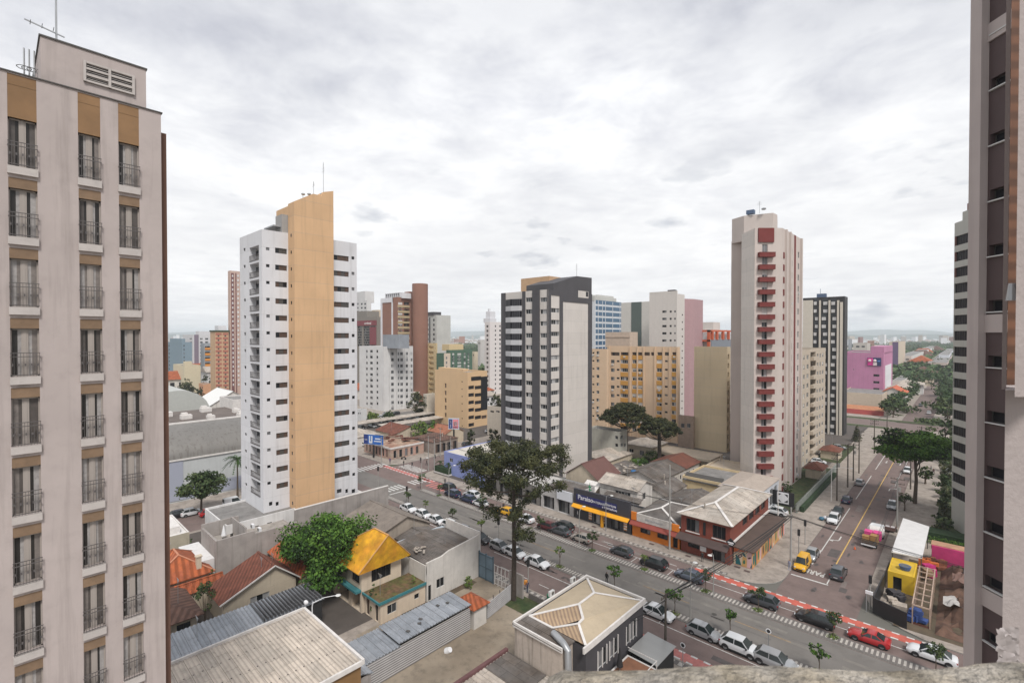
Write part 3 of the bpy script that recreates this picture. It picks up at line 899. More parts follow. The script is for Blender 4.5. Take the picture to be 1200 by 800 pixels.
for (a, c) in ((314, 318), (322, 325.5)): ot.colp(1, a, c, 588, 600, 1, 4.5, 'small')
ot.colp(0, 286, 288.2, 290.5, 290.5 + 14 * 19.6, n, 3.5, 'small')
u0, u1 = ot.at(0, 293)[0], ot.at(0, 304)[0]
bal = []
for i in range(n):
    zt = za + .35 - i * p
    ot.win(0, u0, u1, zt - 2.55, zt, None, 1.1); bal.append(zt - 2.55)
ot.ac = 0; ot.finish()
for i, z in enumerate(bal):
    w = u1 - u0
    b = MB(); q = lambda a, o_, zz: ot.P(0, a, zz, o_)
    b.quad(q(u0, -1.09, z), q(u1, -1.09, z), q(u1, -1.09, z + 2.55), q(u0, -1.09, z + 2.55), 1)
    ot.box(b, 0, u0 + .15, u0 + w * .42, z + 1.2, z + 2.1, -1.08, -1.03, 0)
    ot.box(b, 0, u0 + w * .55, u1 - .1, z + .05, z + 2.15, -1.08, -1.03, 0)
    b.build('balcony_door', [M_glass, mat('balcony_wall_grey', (0.36, 0.35, 0.34), .9)], ot.root)
    b = MB(); nn = 14
    ot.box(b, 0, u0, u1, z + .02, z + .14, -.06, .06)
    ot.box(b, 0, u0, u1, z + .98, z + 1.04, -.04, .06)
    for k in range(nn + 1): uu = u0 + .02 + (w - .06) * k / nn; ot.box(b, 0, uu, uu + .04, z + .14, z + .98, -.01, .03)
    b.build('railing', M_rail, ot.root)
XS = -85.8; yS = PX(345, 300, XS)[0]; yE = PX(391, 300, XS)[0]
prof = [(yS, 0.13), (yE, 0.13), (yE, PX(391, 224, XS)[1]), (PX(379, 224, XS)[0], PX(379, 225, XS)[1]), (PX(377, 229, XS)[0], PX(377, 229.5, XS)[1]), (PX(367, 227, XS)[0], PX(367, 227, XS)[1]), (yS, PX(345, 236, XS)[1])]
b = MB(); nn = len(prof); xb = XO - .02
b.add([(XS, a, c) for a, c in prof] + [(xb, a, c) for a, c in prof],
      [tuple(range(nn)), tuple(reversed(range(nn, 2 * nn)))] + [((i + 1) % nn, i, nn + i, nn + (i + 1) % nn) for i in range(nn)])
b.box(XO - 6, yS + .3, ot.z1 - 1, XO - .03, yE - .2, PX(360, 240, XS)[1])
b.build('orange_slab', M_or, ot.root)
b = MB(); b.box(XO - 3, yS - 1.0, ot.z1 - .8, XO - .2, yS + .28, PX(339, 252, XO)[1]); b.build('lift_housing', mat('grey_render', (.33, .32, .31), .9, noise=.1), ot.root)
def f(b):
    for i in range(22):
        z = za + 2.0 - i * p
        if z < 4: break
        b.box(XO + 1.1, yS - .02, z, XO + 1.5, yS + .01, z + .55)
ot.part('slit_windows', M_glass, f)
def f(b):
    antenna(b, XS - 1, PX(382, 220, XS)[0], PX(382, 224, XS)[1], 5.5)
    antenna(b, XS - 1.2, PX(371, 220, XS)[0], PX(371, 228, XS)[1], 2.6)
    for px in (355, 362, 377):
        y, z = PX(px, 230, XS - 1); b.tube([(XS - 1, y, z - 1.5), (XS - 1, y, z + .3)], .05, 5); b.ball((XS - .9, y, z + .35), .38, 0, 8, 5, .5)
ot.part('aerials', M_metal, f)
ot.part('roof_canopy', M_metal, lambda b: b.box(XO - 5, PX(322, 270, XO)[0], ot.z1 + 1.0, XO - .6, PX(337, 270, XO)[0], ot.z1 + 1.25))
# podium of the tower
M_pod = mat('podium_white', (0.66, 0.65, 0.64), 0.85, noise=0.1, nscale=0.4, streak=0.3)
pd = Bld('podium_building', 'low white podium in front of the orange slab tower with a grey flat roof', 'building', rect(-97.5, XO + 2.4, ys - 6.5, ys + 5.0), 0.13, 6.6, M_pod, parapet=0.35)
pd.win(1, 4.0, 4.9, 4.6, 5.3, 'small'); pd.win(1, 6.2, 7.0, 4.6, 5.3, 'small')
pd.finish()
b = MB(); b.box(XO + 2.42, ys + 5.0, .13, XO + 2.9, yS - .3, 4.6); tag(b.build('boundary_wall', M_concrete), 'short grey concrete wall at the foot of the orange slab', 'wall')
# roof terrace car park beside the tower, towards the avenue
b = MB(); b.prism(rect(XO - 12, XO - 1.8, ye + .2, 52.6), .13, 4.2, 0, 1);
o = b.build('parking_deck', [M_wh, mat('deck_white', (0.62, 0.6, 0.57), .9, noise=.12, nscale=.3)]); tag(o, 'low white flat-roofed annexe between the orange slab tower and the avenue', 'annexe')
def fence_line(name, label, p0, p1, z, h, step=1.2, m=M_dframe, group=None, infill=True):
    L = hypot(p1[0] - p0[0], p1[1] - p0[1]); n = max(2, int(L / step))
    t = thing(name, label, 'fence', ((p0[0] + p1[0]) / 2, (p0[1] + p1[1]) / 2, z), 0, group)
    b = MB()
    for zz in (.12, h - .05): b.bar((p0[0], p0[1], z + zz), (p1[0], p1[1], z + zz), .05)
    if infill:
        k = int(L / .32)
        for i in range(k): q = (i + .5) / k; b.bar((p0[0] + (p1[0] - p0[0]) * q, p0[1] + (p1[1] - p0[1]) * q, z + .12), (p0[0] + (p1[0] - p0[0]) * q, p0[1] + (p1[1] - p0[1]) * q, z + h - .05), .025)
    b.build('rails', m, t)
    b = MB()
    for i in range(n + 1): q = i / n; x, y = p0[0] + (p1[0] - p0[0]) * q, p0[1] + (p1[1] - p0[1]) * q; b.box(x - .04, y - .04, z, x + .04, y + .04, z + h)
    b.build('posts', m, t)
    return t
fence_line('metal_fence', 'dark railing fence along the near kerb behind the white annexe', (-117, 54.2), (-96, 54.2), 0.02, 1.3)

# ---- dark framed tower
M_dk = mat('anthracite_cladding', (0.075, 0.072, 0.078), 0.8, noise=0.12, nscale=0.3, streak=0.1)
M_cr = mat('cream_render', (0.60, 0.56, 0.52), 0.85, noise=0.05, nscale=0.3, streak=0.2, joints=(2.9, .3))
M_bayw = mat('pale_grey_parapet', (0.5, 0.5, 0.51), 0.8, noise=0.06)
XD = -74.0
yc = PX(642, 400, XD)[0]; xl = PY(587.5, 400, yc)[0]; yr = PX(693.5, 400, XD)[0]
dk = Bld('apartment_tower', 'dark grey framed apartment tower with cream bands and one blank cream side', 'apartment building', rect(xl, XD, yc, yr), .13, PX(642, 339, XD)[1], M_cr)
N_ = 14
for (a, c) in ((616.1, 624.0), (633.1, 641.3)): za, p, *_ = dk.colp(0, a, c, 348.5, 348.5 + 13 * 13.9, N_, 5.3, 'w', .2)
dk.colp(1, 645.35, 655.4, 361, 361 + 12 * 13.75, 13, 5.2, 'w', .2)
u0, u1 = dk.at(0, 593.5)[0], dk.at(0, 611.5)[0]
for i in range(N_): dk.win(0, u0, u1, za - i * p - 1.75, za - i * p + .05, 'strip', .3)
dk.finish()
b = MB()
for (a, c, o_) in ((587.6, 592.6, .15), (612.2, 615.8, .12), (624.4, 632.7, .28), (641.2, 641.95, .12)): dk.band(b, 0, a, c, None, None, 0.003, o_)
for (a, c, t_, o_) in ((642.2, 645.3, None, .14), (655.5, 659.3, None, .14), (689, 693.4, None, .14)): dk.band(b, 1, a, c, t_, None, 0.003, o_)
dk.band(b, 1, 645.3, 655.5, None, 346, .003, .139); dk.band(b, 1, 659.3, 689, None, 354.5, .003, .138)
b.build('dark_cladding', M_dk, dk.root)
for i in range(N_):
    z0, z1 = za - i * p - 1.75 - 1.25, za - i * p - 1.72
    if z0 < 1: break
    b = MB(); um = (u0 + u1) / 2
    P = [dk.P(0, u0, 0, .003), dk.P(0, u0 + .2, 0, .55), dk.P(0, um, 0, 1.25), dk.P(0, u1 - .2, 0, .75), dk.P(0, u1, 0, .003)]
    b.prism([(q[0], q[1]) for q in P], z0, z1); b.build('balcony', M_bayw, dk.root)
    b = MB(); c0 = Vector(P[2][:2]); sh = lambda q: (q[0] + (dk.P(0, um, 0, 0)[0] - q[0]) * .03, q[1] + (dk.P(0, um, 0, 0)[1] - q[1]) * .06)
    Q = [sh(q) for q in P]; b.prism(Q, z1 + .002, z1 + 1.72, 0)
    for i0 in range(1, 3):
        for k in range(5): q = Vector(Q[i0]).lerp(Vector(Q[i0 + 1]), k / 4); b.box(q.x - .04, q.y - .04, z1, q.x + .04, q.y + .04, z1 + 1.72, 1)
    b.build('bay_window', [M_deep, mat('bay_mullion', (.16, .16, .17), .5)], dk.root)
xr_ = XD
def f(b):
    za_, zb_ = PX(650, 332, XD)[1], PX(680, 322, XD)[1]
    pr = [(PX(649, 340, XD)[0], dk.z1 - .2), (yr - .05, dk.z1 - .2), (yr - .05, PX(693, 325.5, XD)[1]), (PX(676, 323.5, XD)[0], PX(676, 323.5, XD)[1]), (PX(649, 331, XD)[0], za_)]
    n = len(pr); b.add([(XD - .02, a, c) for a, c in pr] + [(XD - 9, a, c) for a, c in pr], [tuple(range(n)), tuple(reversed(range(n, 2 * n)))] + [((i + 1) % n, i, n + i, n + (i + 1) % n) for i in range(n)])
dk.part('penthouse', M_dk, f)
dk.part('penthouse_wing', M_cr, lambda b: b.box(PY(627, 335, yc + 3)[0], yc + 3, dk.z1 - .3, XD - 9.02, yr - 1, PY(640, 333, yc + 3)[1]))
dk.part('lift_housing', mat('salmon_render', (0.5, 0.33, 0.2), .85, noise=.1), lambda b: b.box(XD - 16, yc + 8, dk.z1 - .3, XD - 6, yr - .5, PY(655, 322, yc + 8)[1]))
def f(b):
    z = dk.z1 - .62 + .64; y0, y1 = PX(679, 345, XD)[0], PX(689, 345, XD)[0]; zz0, zz1 = PX(683, 349, XD)[1], PX(683, 341, XD)[1]
    b.box(XD + .14, PX(677, 345, XD)[0], zz0, XD + .17, y1, zz1, 0); b.box(XD + .171, PX(686, 345, XD)[0], zz0 + .4, XD + .19, y1 - .2, zz1 - .1, 1)
dk.part('top_window', [M_cr, M_glass], f)
dk.part('aerial', M_metal, lambda b: antenna(b, XD - 2, PX(683, 320, XD)[0], dk.z1 + 3, 5))

# ---- simpler towers farther off: near corner at (pxk, d)
def tower(name, label, pxl, pxk, pxr, d, ytop, wall, cat='apartment building', z0=KZ, group=None, parapet=.7, yref=None, roof=None):
    X, Y, z = PD(pxk, ytop, d)
    X0 = PY(pxl, ytop, Y)[0] if pxl < pxk else X - 12; Y1 = PX(pxr, ytop, X)[0] if pxr > pxk else Y + 12
    t = Bld(name, label, cat, rect(X0, X, Y, Y1), z0, z, wall, group, parapet, roof)
    t.X0, t.X1, t.Y0, t.Y1 = X0, X, Y, Y1
    return t
# white slab block behind
M_w8 = mat('off_white_render', (0.60, 0.59, 0.58), .9, noise=.08, nscale=.2, streak=.25)
t = tower('apartment_block', 'wide off-white apartment block with a grey metal box on its roof', 421, 449.5, 484, 235, 406, M_w8)
for (a, c) in ((429, 430.6), (433.6, 436.6), (441, 443)): t.colp(0, a, c, 410, 410 + 11 * 6.8, 12, 3, 'dark')
for (a, c) in ((458.3, 461.3), (466, 467.8), (469, 472), (475.5, 478), (479, 481), (487 - 5.2, 483.3)): t.colp(1, a, c, 412.5, 412.5 + 10 * 7.15, 11, 3.6, 'w', .12)
t.ac = 16; t.finish()
t.part('roof_box', mat('blue_grey_metal', (.27, .29, .32), .7, noise=.15, nscale=.3, streak=.2), lambda b: b.box(PY(448.5, 395, t.Y0 + 2)[0], t.Y0 + 2, t.z1 - .8, PY(467, 395, t.Y0 + 2)[0], t.Y0 + 8, PY(458, 392, t.Y0 + 2)[1]))
t.part('pilasters', M_w8, lambda b: [t.box(b, 1, t.at(1, a)[0], t.at(1, a)[0] + .5, .2, t.z1 - .02, .002, .35) for a in (456, 464.5, 474, 479)])
# brown tower with the round end
M_b9 = mat('brown_tile', (0.25, 0.125, 0.088), .8, noise=.08, nscale=.2)
M_b9b = mat('tan_render', (0.42, 0.33, 0.2), .85, noise=.08)
t = tower('apartment_tower', 'brown tiled apartment tower with a taller rounded end and tan balconies', 446.5, 465.5, 488, 262, 348, M_b9)
t.colp(1, 466.6, 471.6, 354, 354 + 8 * 6.25, 13, 3, 'shut', .12)
t.colp(1, 473.5, 479.8, 354, 354 + 8 * 6.25, 13, 3.4, 'dark', .8)
t.finish()
def f(b):
    for (a, c, w_) in ((446.6, 448.3, .12), (459.3, 460.6, .12)): t.band(b, 0, a, c, None, None, .002, .3)
    t.band(b, 0, 446.6, 460.6, None, 354.5, .002, .29)
t.part('white_frame', M_wh, f)
t.part('tan_band', M_b9b, lambda b: [t.box(b, 1, t.at(1, 466)[0], t.at(1, 480)[0], z, z + 1.2, .002, .12) for z in [t.at(1, 470, 357.5 + 6.25 * k)[1] - 1.2 for k in range(13)]])
def f(b):
    c = PD(491, 340, 268); x0, y0 = c[0] + 1, c[1]; zt = PD(491, 333, 268)[2]
    pts = [(x0 + 4.3 * cos(a), y0 + 4.3 * sin(a)) for a in [2 * pi * k / 20 for k in range(20)]]
    b.prism(pts, .15, zt, 0)
    b.box(t.X1 - .1, PX(480, 340, t.X1)[0], t.z1 - 1, t.X1 - 5, PX(490, 340, t.X1)[0], zt - 4, 0)
t.part('rounded_end', M_b9, f, )
def f(b):
    for k in range(9): b.box(t.X0 + 1 + k * 2.0, t.Y0 + 2, t.z1 - .5, t.X0 + 1.5 + k * 2.0, t.Y0 + 8, t.z1 + 2.4)
    b.box(t.X0 + .8, t.Y0 + 2, t.z1 + 2.4, t.X1 - .5, t.Y0 + 9, t.z1 + 2.7)
t.part('roof_pergola', M_wh, f)
# building with lettering behind the white block
M_g6 = mat('grey_brown_render', (.22, .20, .175), .85, noise=.08)
t = tower('office_building', 'grey brown building with a maroon name band under its roof', 405, 442, 446, 300, 371, M_g6, 'building')
for (a, c) in ((419, 424), (426, 433), (434, 440)): t.colp(0, a, c, 382, 382 + 4 * 5.3, 8, 2.4, 'strip', .3)
t.finish()
M_mar = mat('maroon_render', (.2, .05, .06), .8)
t.part('name_band', M_mar, lambda b: t.band(b, 0, 418, 441.5, 375.5, 381.5, .002, .3))
t.part('maroon_panel', M_mar, lambda b: t.band(b, 0, 433.5, 441, 383, 404, .002, .25))
q = t.P(0, t.at(0, 431.5)[0], t.at(0, 431, 378.7)[1], .34)
o = flat_text('lettering', 'condusul', 2.3, (0, 0, 0), 0, mat('sign_white', (.75, .74, .72), .6), rx=pi / 2, th=.03)
o.parent = t.root; o.location = Vector(q) - t.root.location
t.part('roof_room', M_g6, lambda b: b.box(t.X0, t.Y0 + 3, t.z1 - .5, PY(430, 360, t.Y0 + 3)[0], t.Y0 + 12, PY(425, 364.5, t.Y0 + 3)[1]))
t = tower('apartment_tower', 'stepped white tower peeping over the grey brown building', 412, 430, 435, 380, 352, M_w8)
for (a, c) in ((418.5, 420.5), (423, 425), (427, 429)): t.colp(0, a, c, 355, 355 + 6 * 4.6, 7, 2.2, 'small')
t.finish()
t.part('upper_step', M_w8, lambda b: b.box(t.X0, t.Y0 + 4, t.z1 - .8, PY(428, 345, t.Y0 + 4)[0], t.Y0 + 12, PY(424, 341.5, t.Y0 + 4)[1]))
t = tower('apartment_tower', 'slim cream tower between the stepped white tower and the brown tower', 435.5, 443, 448, 360, 363, mat('cream_pink', (.55, .45, .33), .85, noise=.05))
for (a, c) in ((437, 438.6), (440.3, 441.8)): t.colp(0, a, c, 366, 366 + 5 * 4.7, 9, 2.4, 'small')
t.finish()
# grey and cream pair right of the brown tower
M_g10 = mat('silver_grey_render', (.50, .50, .47), .85, noise=.1, nscale=.15, streak=.2)
t = tower('apartment_tower', 'white and grey tower with a blank streaked side, right of the brown tower', 499.3, 511.5, 528, 300, 369, M_g10)
for (a, c) in ((500.2, 502.2), (507.5, 509.3)): t.colp(0, a, c, 373.5, 373.5 + 10 * 5.6, 11, 2.8, 'dark')
t.finish()
t.part('stair_strip', M_dk, lambda b: t.band(b, 0, 503.2, 504.4, 372, None, .002, .2))
t.part('roof_deck', M_dk, lambda b: b.box(t.X0 - .5, t.Y0 - .5, t.z1, t.X1 - 2, t.Y1 - 6, t.z1 + 2.0))
M_c10 = mat('butter_render', (.60, .47, .27), .85, noise=.06)
t = tower('apartment_block', 'butter coloured block with dark balcony column below the grey tower', 498.5, 511.5, 512.5, 262, 402, M_c10)
t.colp(0, 502.5, 508, 405.5, 405.5 + 9 * 6.2, 10, 3.6, 'dark', .8); t.finish()
t.part('white_edge', M_wh, lambda b: t.band(b, 0, 498.6, 500.5, None, None, .002, .2))
# green block
M_gr = mat('green_render', (.075, .14, .095), .85, noise=.08, streak=.1)
t = tower('apartment_block', 'dark green apartment block with white window panels', 523, 527, 553.5, 255, 410, M_gr)
for (a, c) in ((530, 532.4), (536, 540.5), (543.5, 545.8), (548, 550)): t.colp(1, a, c, 413.5, 413.5 + 5 * 4.9, 8, 2.4, 'shut')
t.finish()
t.part('roof_room', M_c10, lambda b: b.box(t.X1 - 7, t.Y0 + .5, t.z1 - .5, t.X1 - 1, PX(543, 405, t.X1 - 1)[0], PX(533, 403.3, t.X1 - 1)[1]))
t = tower('apartment_block', 'green and cream block beside the butter coloured block', 511.5, 520, 527.5, 248, 414, M_gr)
t.finish()
t.part('cream_wall', mat('cream_rose', (.6, .5, .4), .85, noise=.06), lambda b: t.band(b, 1, 520.2, 527.3, None, None, .002, .3))
t.part('window_strip', M_curt2, lambda b: [t.box(b, 1, t.at(1, 522)[0], t.at(1, 523.6)[0], z, z + 1.3, .3, .33) for z in [t.z1 - 3 - 2.4 * k for k in range(9)]])
# tan block with corner glazing
M_tan = mat('tan_sand_render', (.62, .43, .25), .85, noise=.05, nscale=.2, streak=.1)
t = tower('office_block', 'sandy yellow block with ribbon windows and dark glass corner, beside the billboard on a pole', 509.5, 548, 571, 192, 436, M_tan, 'building')
for i in range(7):
    pass
t.colp(1, 548.9, 555.6, 451.8, 451.8 + 6 * 8.75, 7, 4.1, 'deep', .3)
t.colp(1, 556.4, 563.9, 451.8, 451.8 + 6 * 8.75, 7, 4.1, 'deep', .3)
t.colp(1, 564.2, 570.4, 486.5, 495.3 + 8.8, 3, 3.8, 'brownstrip', .3)
t.colp(0, 521, 523, 449, 449 + 6 * 8.6, 7, 5.2, 'brownstrip', .3)
t.colp(0, 540.7, 542, 446.5, 446.5 + 6 * 8.6, 7, 1.3, 'small')
t.finish()
t.part('glass_corner', M_glass, lambda b: [t.band(b, 1, 563.5, 570.9, 441, 480, .003, .12), t.band(b, 1, 552, 563.5, 441, 445.5, .003, .11)])
t.part('roof_parapet', M_tan, lambda b: b.box(t.X0 + 2, t.Y0 + .4, t.z1, t.X1 - 3, t.Y0 + 3, t.z1 + 1.1))
# white slender tower left of the dark tower
t = tower('apartment_tower', 'slender white tower close behind the left edge of the dark framed tower', 568, 574, 592, 300, 377, mat('white_pinkish', (.66, .62, .60), .85, noise=.05))
t.colp(0, 570, 572.2, 381, 381 + 16 * 5.3, 17, 2.6, 'brownstrip')
for (a, c) in ((580, 581.3), (585, 587)): t.colp(1, a, c, 381, 381 + 16 * 5.2, 17, 2.2, 'small')
t.finish()
t.part('roof_tower', M_wh, lambda b: (b.box(t.X1 - 6, t.Y0 + .3, t.z1 - .5, t.X1 - .3, t.Y0 + 6, t.z1 + 2.2), b.box(t.X1 - 5, t.Y0 + 1.4, t.z1 + 2.2, t.X1 - 1.2, t.Y0 + 6, t.z1 + 6.5), b.box(t.X1 - 3.8, t.Y0 + 2, t.z1 + 6.5, t.X1 - 2.6, t.Y0 + 3, t.z1 + 8.2)))
# blue glazed tower
M_blue = mat('blue_glass', (0.035, 0.10, 0.18), .18, spec=.7, noise=.15, nscale=.3)
M_bw = mat('white_spandrel', (.60, .62, .64), .7, noise=.05)
t = tower('office_tower', 'blue glazed office tower with white bands', 690, 697.5, 729, 245, 352, M_bw, 'office building')
t.finish()
def f(b):
    for i in range(12):
        zt = t.at(1, 713, 352.8 + i * 6.65)[1]; zb_ = t.at(1, 713, 357.2 + i * 6.65)[1]
        t.box(b, 1, t.at(1, 698)[0], t.at(1, 728)[0], zb_, zt, .003, .08)
t.part('ribbon_windows', M_blue, f)
t.part('mullions', M_bw, lambda b: [t.box(b, 1, t.at(1, a)[0], t.at(1, a)[0] + .35, .3, t.z1, .003, .2) for a in (700.5, 705.5, 709, 717.5, 726)])
t.part('roof_room', M_g10, lambda b: (b.box(t.X1 - 9, t.Y0 - .0, t.z1 - .2, t.X1 - .4, PX(723, 350, t.X1)[0], t.z1 + 2.2), b.box(t.X1 - 8, t.Y0 + 4, t.z1 + 2.2, t.X1 - 1, PX(721, 350, t.X1)[0], t.z1 + 3.2)))
# grey tower with green strips
M_gs = mat('green_grey_strip', (.09, .115, .105), .8)
t = tower('apartment_tower', 'blank pale grey tower with two dark green vertical strips', 728, 771.5, 773, 215, 352.5, mat('pale_stone_render', (.55, .53, .49), .85, noise=.04, streak=.1))
t.finish()
t.part('green_strip', M_gs, lambda b: t.band(b, 0, 740, 751.7, None, None, .003, .2))
t.part('green_strip', M_gs, lambda b: t.band(b, 0, 764.5, 771.4, None, None, .003, .5))
t.part('window_strip', M_curt, lambda b: [b.quad(*[t.P(0, t.at(0, a)[0], z + dz, .52) for a, dz in ((766, 0), (768, 0), (768, 1.2), (766, 1.2))]) for z in [t.at(0, 767, 364.5 + 8.4 * k)[1] - .6 for k in range(8)]])
# white tower, taller, with pink side
t = tower('apartment_tower', 'tall pale tower with small square windows and a pink side wing', 761, 793.5, 802.3, 196, 344, mat('ivory_render', (.60, .56, .52), .85, noise=.05, streak=.12))
t.colp(0, 776, 781, 363.8, 363.8 + 16 * 8.45, 17, 2.6, 'dark'); t.colp(0, 784.7, 787, 363.8, 363.8 + 16 * 8.45, 17, 2.4, 'small'); t.colp(0, 790, 791.8, 363.8, 363.8 + 16 * 8.45, 17, 2.2, 'small')
t.colp(1, 799, 800.3, 368, 368 + 13 * 8.4, 14, 1.8, 'small')
t.finish()
t.part('lift_housing', M_dk, lambda b: b.box(t.X1 - 5, t.Y0 + 2, t.z1 - .5, t.X1 - 2, t.Y0 + 4, t.z1 + 1.9))
t.part('crown_wall', M_cr, lambda b: b.box(t.X0 + .02, t.Y0 + .02, t.z1, t.X1 - .02, t.Y0 + .5, t.z1 + 1.2))
M_pink = mat('dusty_pink_render', (.40, .255, .265), .85, noise=.06, streak=.1)
X, Y, z = PD(802.3, 350, 203);
t.part('pink_wing', M_pink, lambda b: b.prism([(X, Y), (PY(808, 350, Y + 2)[0], Y + 2), (PY(814, 350, Y + 5)[0], Y + 5), (PY(814, 350, Y + 5)[0], Y + 14), (X, Y + 14)], .15, z))
# cream and ochre apartment block
M_y = mat('peach_cream_render', (.64, .47, .32), .85, noise=.05, nscale=.2, streak=.1)
M_yo = mat('ochre_band', (.55, .29, .07), .85, noise=.06)
M_y2 = mat('peach_shadow_wall', (.50, .33, .235), .85, noise=.06)
t = tower('apartment_block', 'peach apartment block with ochre bands between its windows, behind the two umbrella pines', 711.5, 794.5, 797, 165, 406.5, M_y)
R0, PI_ = 421.5, 9.95; n = 9
for (a, c, st) in ((716, 720.2, 'w'), (727.3, 736, 'w'), (741.3, 746.7, 'shut'), (747.6, 753, 'shut'), (770, 775.6, 'shut'), (787.6, 792.5, 'w')): t.colp(0, a, c, R0, R0 + (n - 1) * PI_, n, 4.2, st, .14)
for (a, c) in ((722.8, 726), (779.3, 782.6)): t.colp(0, a, c, R0 + .5, R0 + .5 + (n - 1) * PI_, n, 2.2, 'small')
for (a, c) in ((716, 726), (727.5, 736.5), (741, 746), (747.5, 752.5), (754.5, 761.5), (763, 766.5), (770.5, 776), (779, 785), (788, 793)): t.colp(0, a, c, 412.6, 420, 1, 4.0, 'brownstrip', .3)
t.ac = 12; t.finish()
def f(b):
    for (a, c) in ((727.3, 736.2), (741, 753.2), (769.6, 776), (787.4, 792.8)):
        for i in range(n):
            t.band(b, 0, a, c, R0 - 5.3 + i * PI_, R0 - .3 + i * PI_, .003, .06)
t.part('ochre_bands', M_yo, f)
t.part('pilasters', M_y, lambda b: [t.band(b, 0, a, a + 1.4, None, None, .003, .3) for a in (713.5, 738, 746.6, 754, 767, 777, 784.3, 793)])
t.part('roof_room', mat('peach_dusty', (.50, .40, .32), .85, noise=.1, streak=.2), lambda b: (b.box(PY(709.5, 395, t.Y0 + 3)[0], t.Y0 + 3, t.z1 - .7, PY(738, 395, t.Y0 + 3)[0], t.Y0 + 9, PY(720, 389, t.Y0 + 3)[1]), b.box(PY(708.8, 395, t.Y0 + 2.9)[0], t.Y0 + 2.8, PY(720, 395, t.Y0 + 3)[1], PY(738.5, 395, t.Y0 + 3)[0], t.Y0 + 3.0, PY(720, 394, t.Y0 + 3)[1])))
wg = tower('apartment_block', 'peach apartment wing seen right beside the dark tower, left of the ochre banded block', 686, 711, 713, 168, 409, M_y, parapet=.5)
for (a, c) in ((699, 702.3),): wg.colp(0, a, c, R0 - 10, R0 + 7 * 9.1, 9, 3.6, 'w')
wg.colp(0, 694.2, 696.5, R0 - 9, R0 + 1 + 7 * 9.1, 9, 1.8, 'small')
wg.colp(0, 706.8, 711, R0 - 10, R0 + 7 * 9.1, 9, 4.2, 'brownstrip', .6)
wg.ac = 5; wg.finish()
# beige blank block and the orange framed building behind it
M_bg = mat('beige_blank_render', (.53, .43, .29), .88, noise=.05, nscale=.15, streak=.2, joints=(2.9, .3))
t = tower('apartment_block', 'beige block with a blank windowless wall, left of the red balcony tower', 813.5, 852, 856, 152, 406.5, M_bg)
t.colp(1, 853, 854.8, 415, 415 + 10 * 10.4, 11, 6, 'brownstrip', .4); t.finish()
M_of = mat('orange_red_frame', (.52, .115, .05), .7, noise=.05)
M_gz = mat('grey_zinc', (.2, .22, .25), .6)
t = tower('office_building', 'building with an orange red roof frame behind the beige blank block', 812, 832.5, 858, 210, 398, mat('grey_stone_wall', (.38, .35, .32), .9, noise=.1), 'office building', parapet=0)
t.finish()
def f(b):
    zt, zm = PY(822, 386.5, t.Y0)[1], t.z1
    y = t.Y0
    for (a, c, za_, zb_) in ((813, 832.5, 386.5, 389), (813, 815.5, 386.5, 400), (829.5, 832.5, 386.5, 407), (813, 832.5, 398, 400)):
        t.band_ = t.box(b, 0, t.at(0, a)[0], t.at(0, c)[0], t.at(0, (a + c) / 2, zb_)[1], t.at(0, (a + c) / 2, za_)[1], .01, .9)
    u = [t.at(1, q)[0] for q in (832.7, 857)]
    t.box(b, 1, u[0], u[1], t.at(1, 843, 388.7)[1], zt, -.3, .6)
    for q in (833.5, 839, 846, 852.5): t.box(b, 1, t.at(1, q)[0], t.at(1, q + 1.4)[0], t.z1, t.at(1, 843, 388.7)[1], -.3, .6)
t.part('orange_frame', M_of, f)
t.part('recessed_storey', mat('storey_white', (.6, .6, .6), .7), lambda b: b.box(t.X0 + 1, t.Y0 + 2, t.z1 - .1, t.X1 - 1.5, t.Y1 - 2, t.z1 + 3.2))
t.part('zinc_band', M_gz, lambda b: t.box(b, 1, t.at(1, 833)[0], t.at(1, 857)[0], t.z1 - 3.6, t.z1, .01, .3))
t.part('water_tank', M_cr, lambda b: b.box(t.X0 - 4, t.Y0 + 8, t.z1 - 2, PY(836, 380, t.Y0 + 8)[0], t.Y0 + 16, PY(825, 377.5, t.Y0 + 8)[1]))
# small buildings between
t = tower('annexe_building', 'dusty brown annexe with two small windows between the ochre banded block and the beige block', 794.8, 812.9, 814, 158, 488, mat('dusty_brown_render', (.34, .25, .19), .9, noise=.15, streak=.3, dirt=.1), 'annexe')
for (a, c) in ((798.5, 802.5), (805.5, 809.5)): t.colp(0, a, c, 496, 500, 1, 5, 'w')
t.finish()
t = tower('apartment_block', 'small pale green grey block at the foot of the dark tower', 690, 726, 735, 136, 506, mat('pale_green_grey', (.43, .42, .37), .9, noise=.08, streak=.2), parapet=.4)
for (a, c) in ((721, 724.5),): t.colp(0, a, c, 510.5, 510.5 + 3 * 9, 4, 4, 'w')
for (a, c) in ((727.5, 730.5), (735 - 3.2, 734.2)): t.colp(1, a, c, 510, 510 + 3 * 9, 4, 4, 'w')
t.finish()

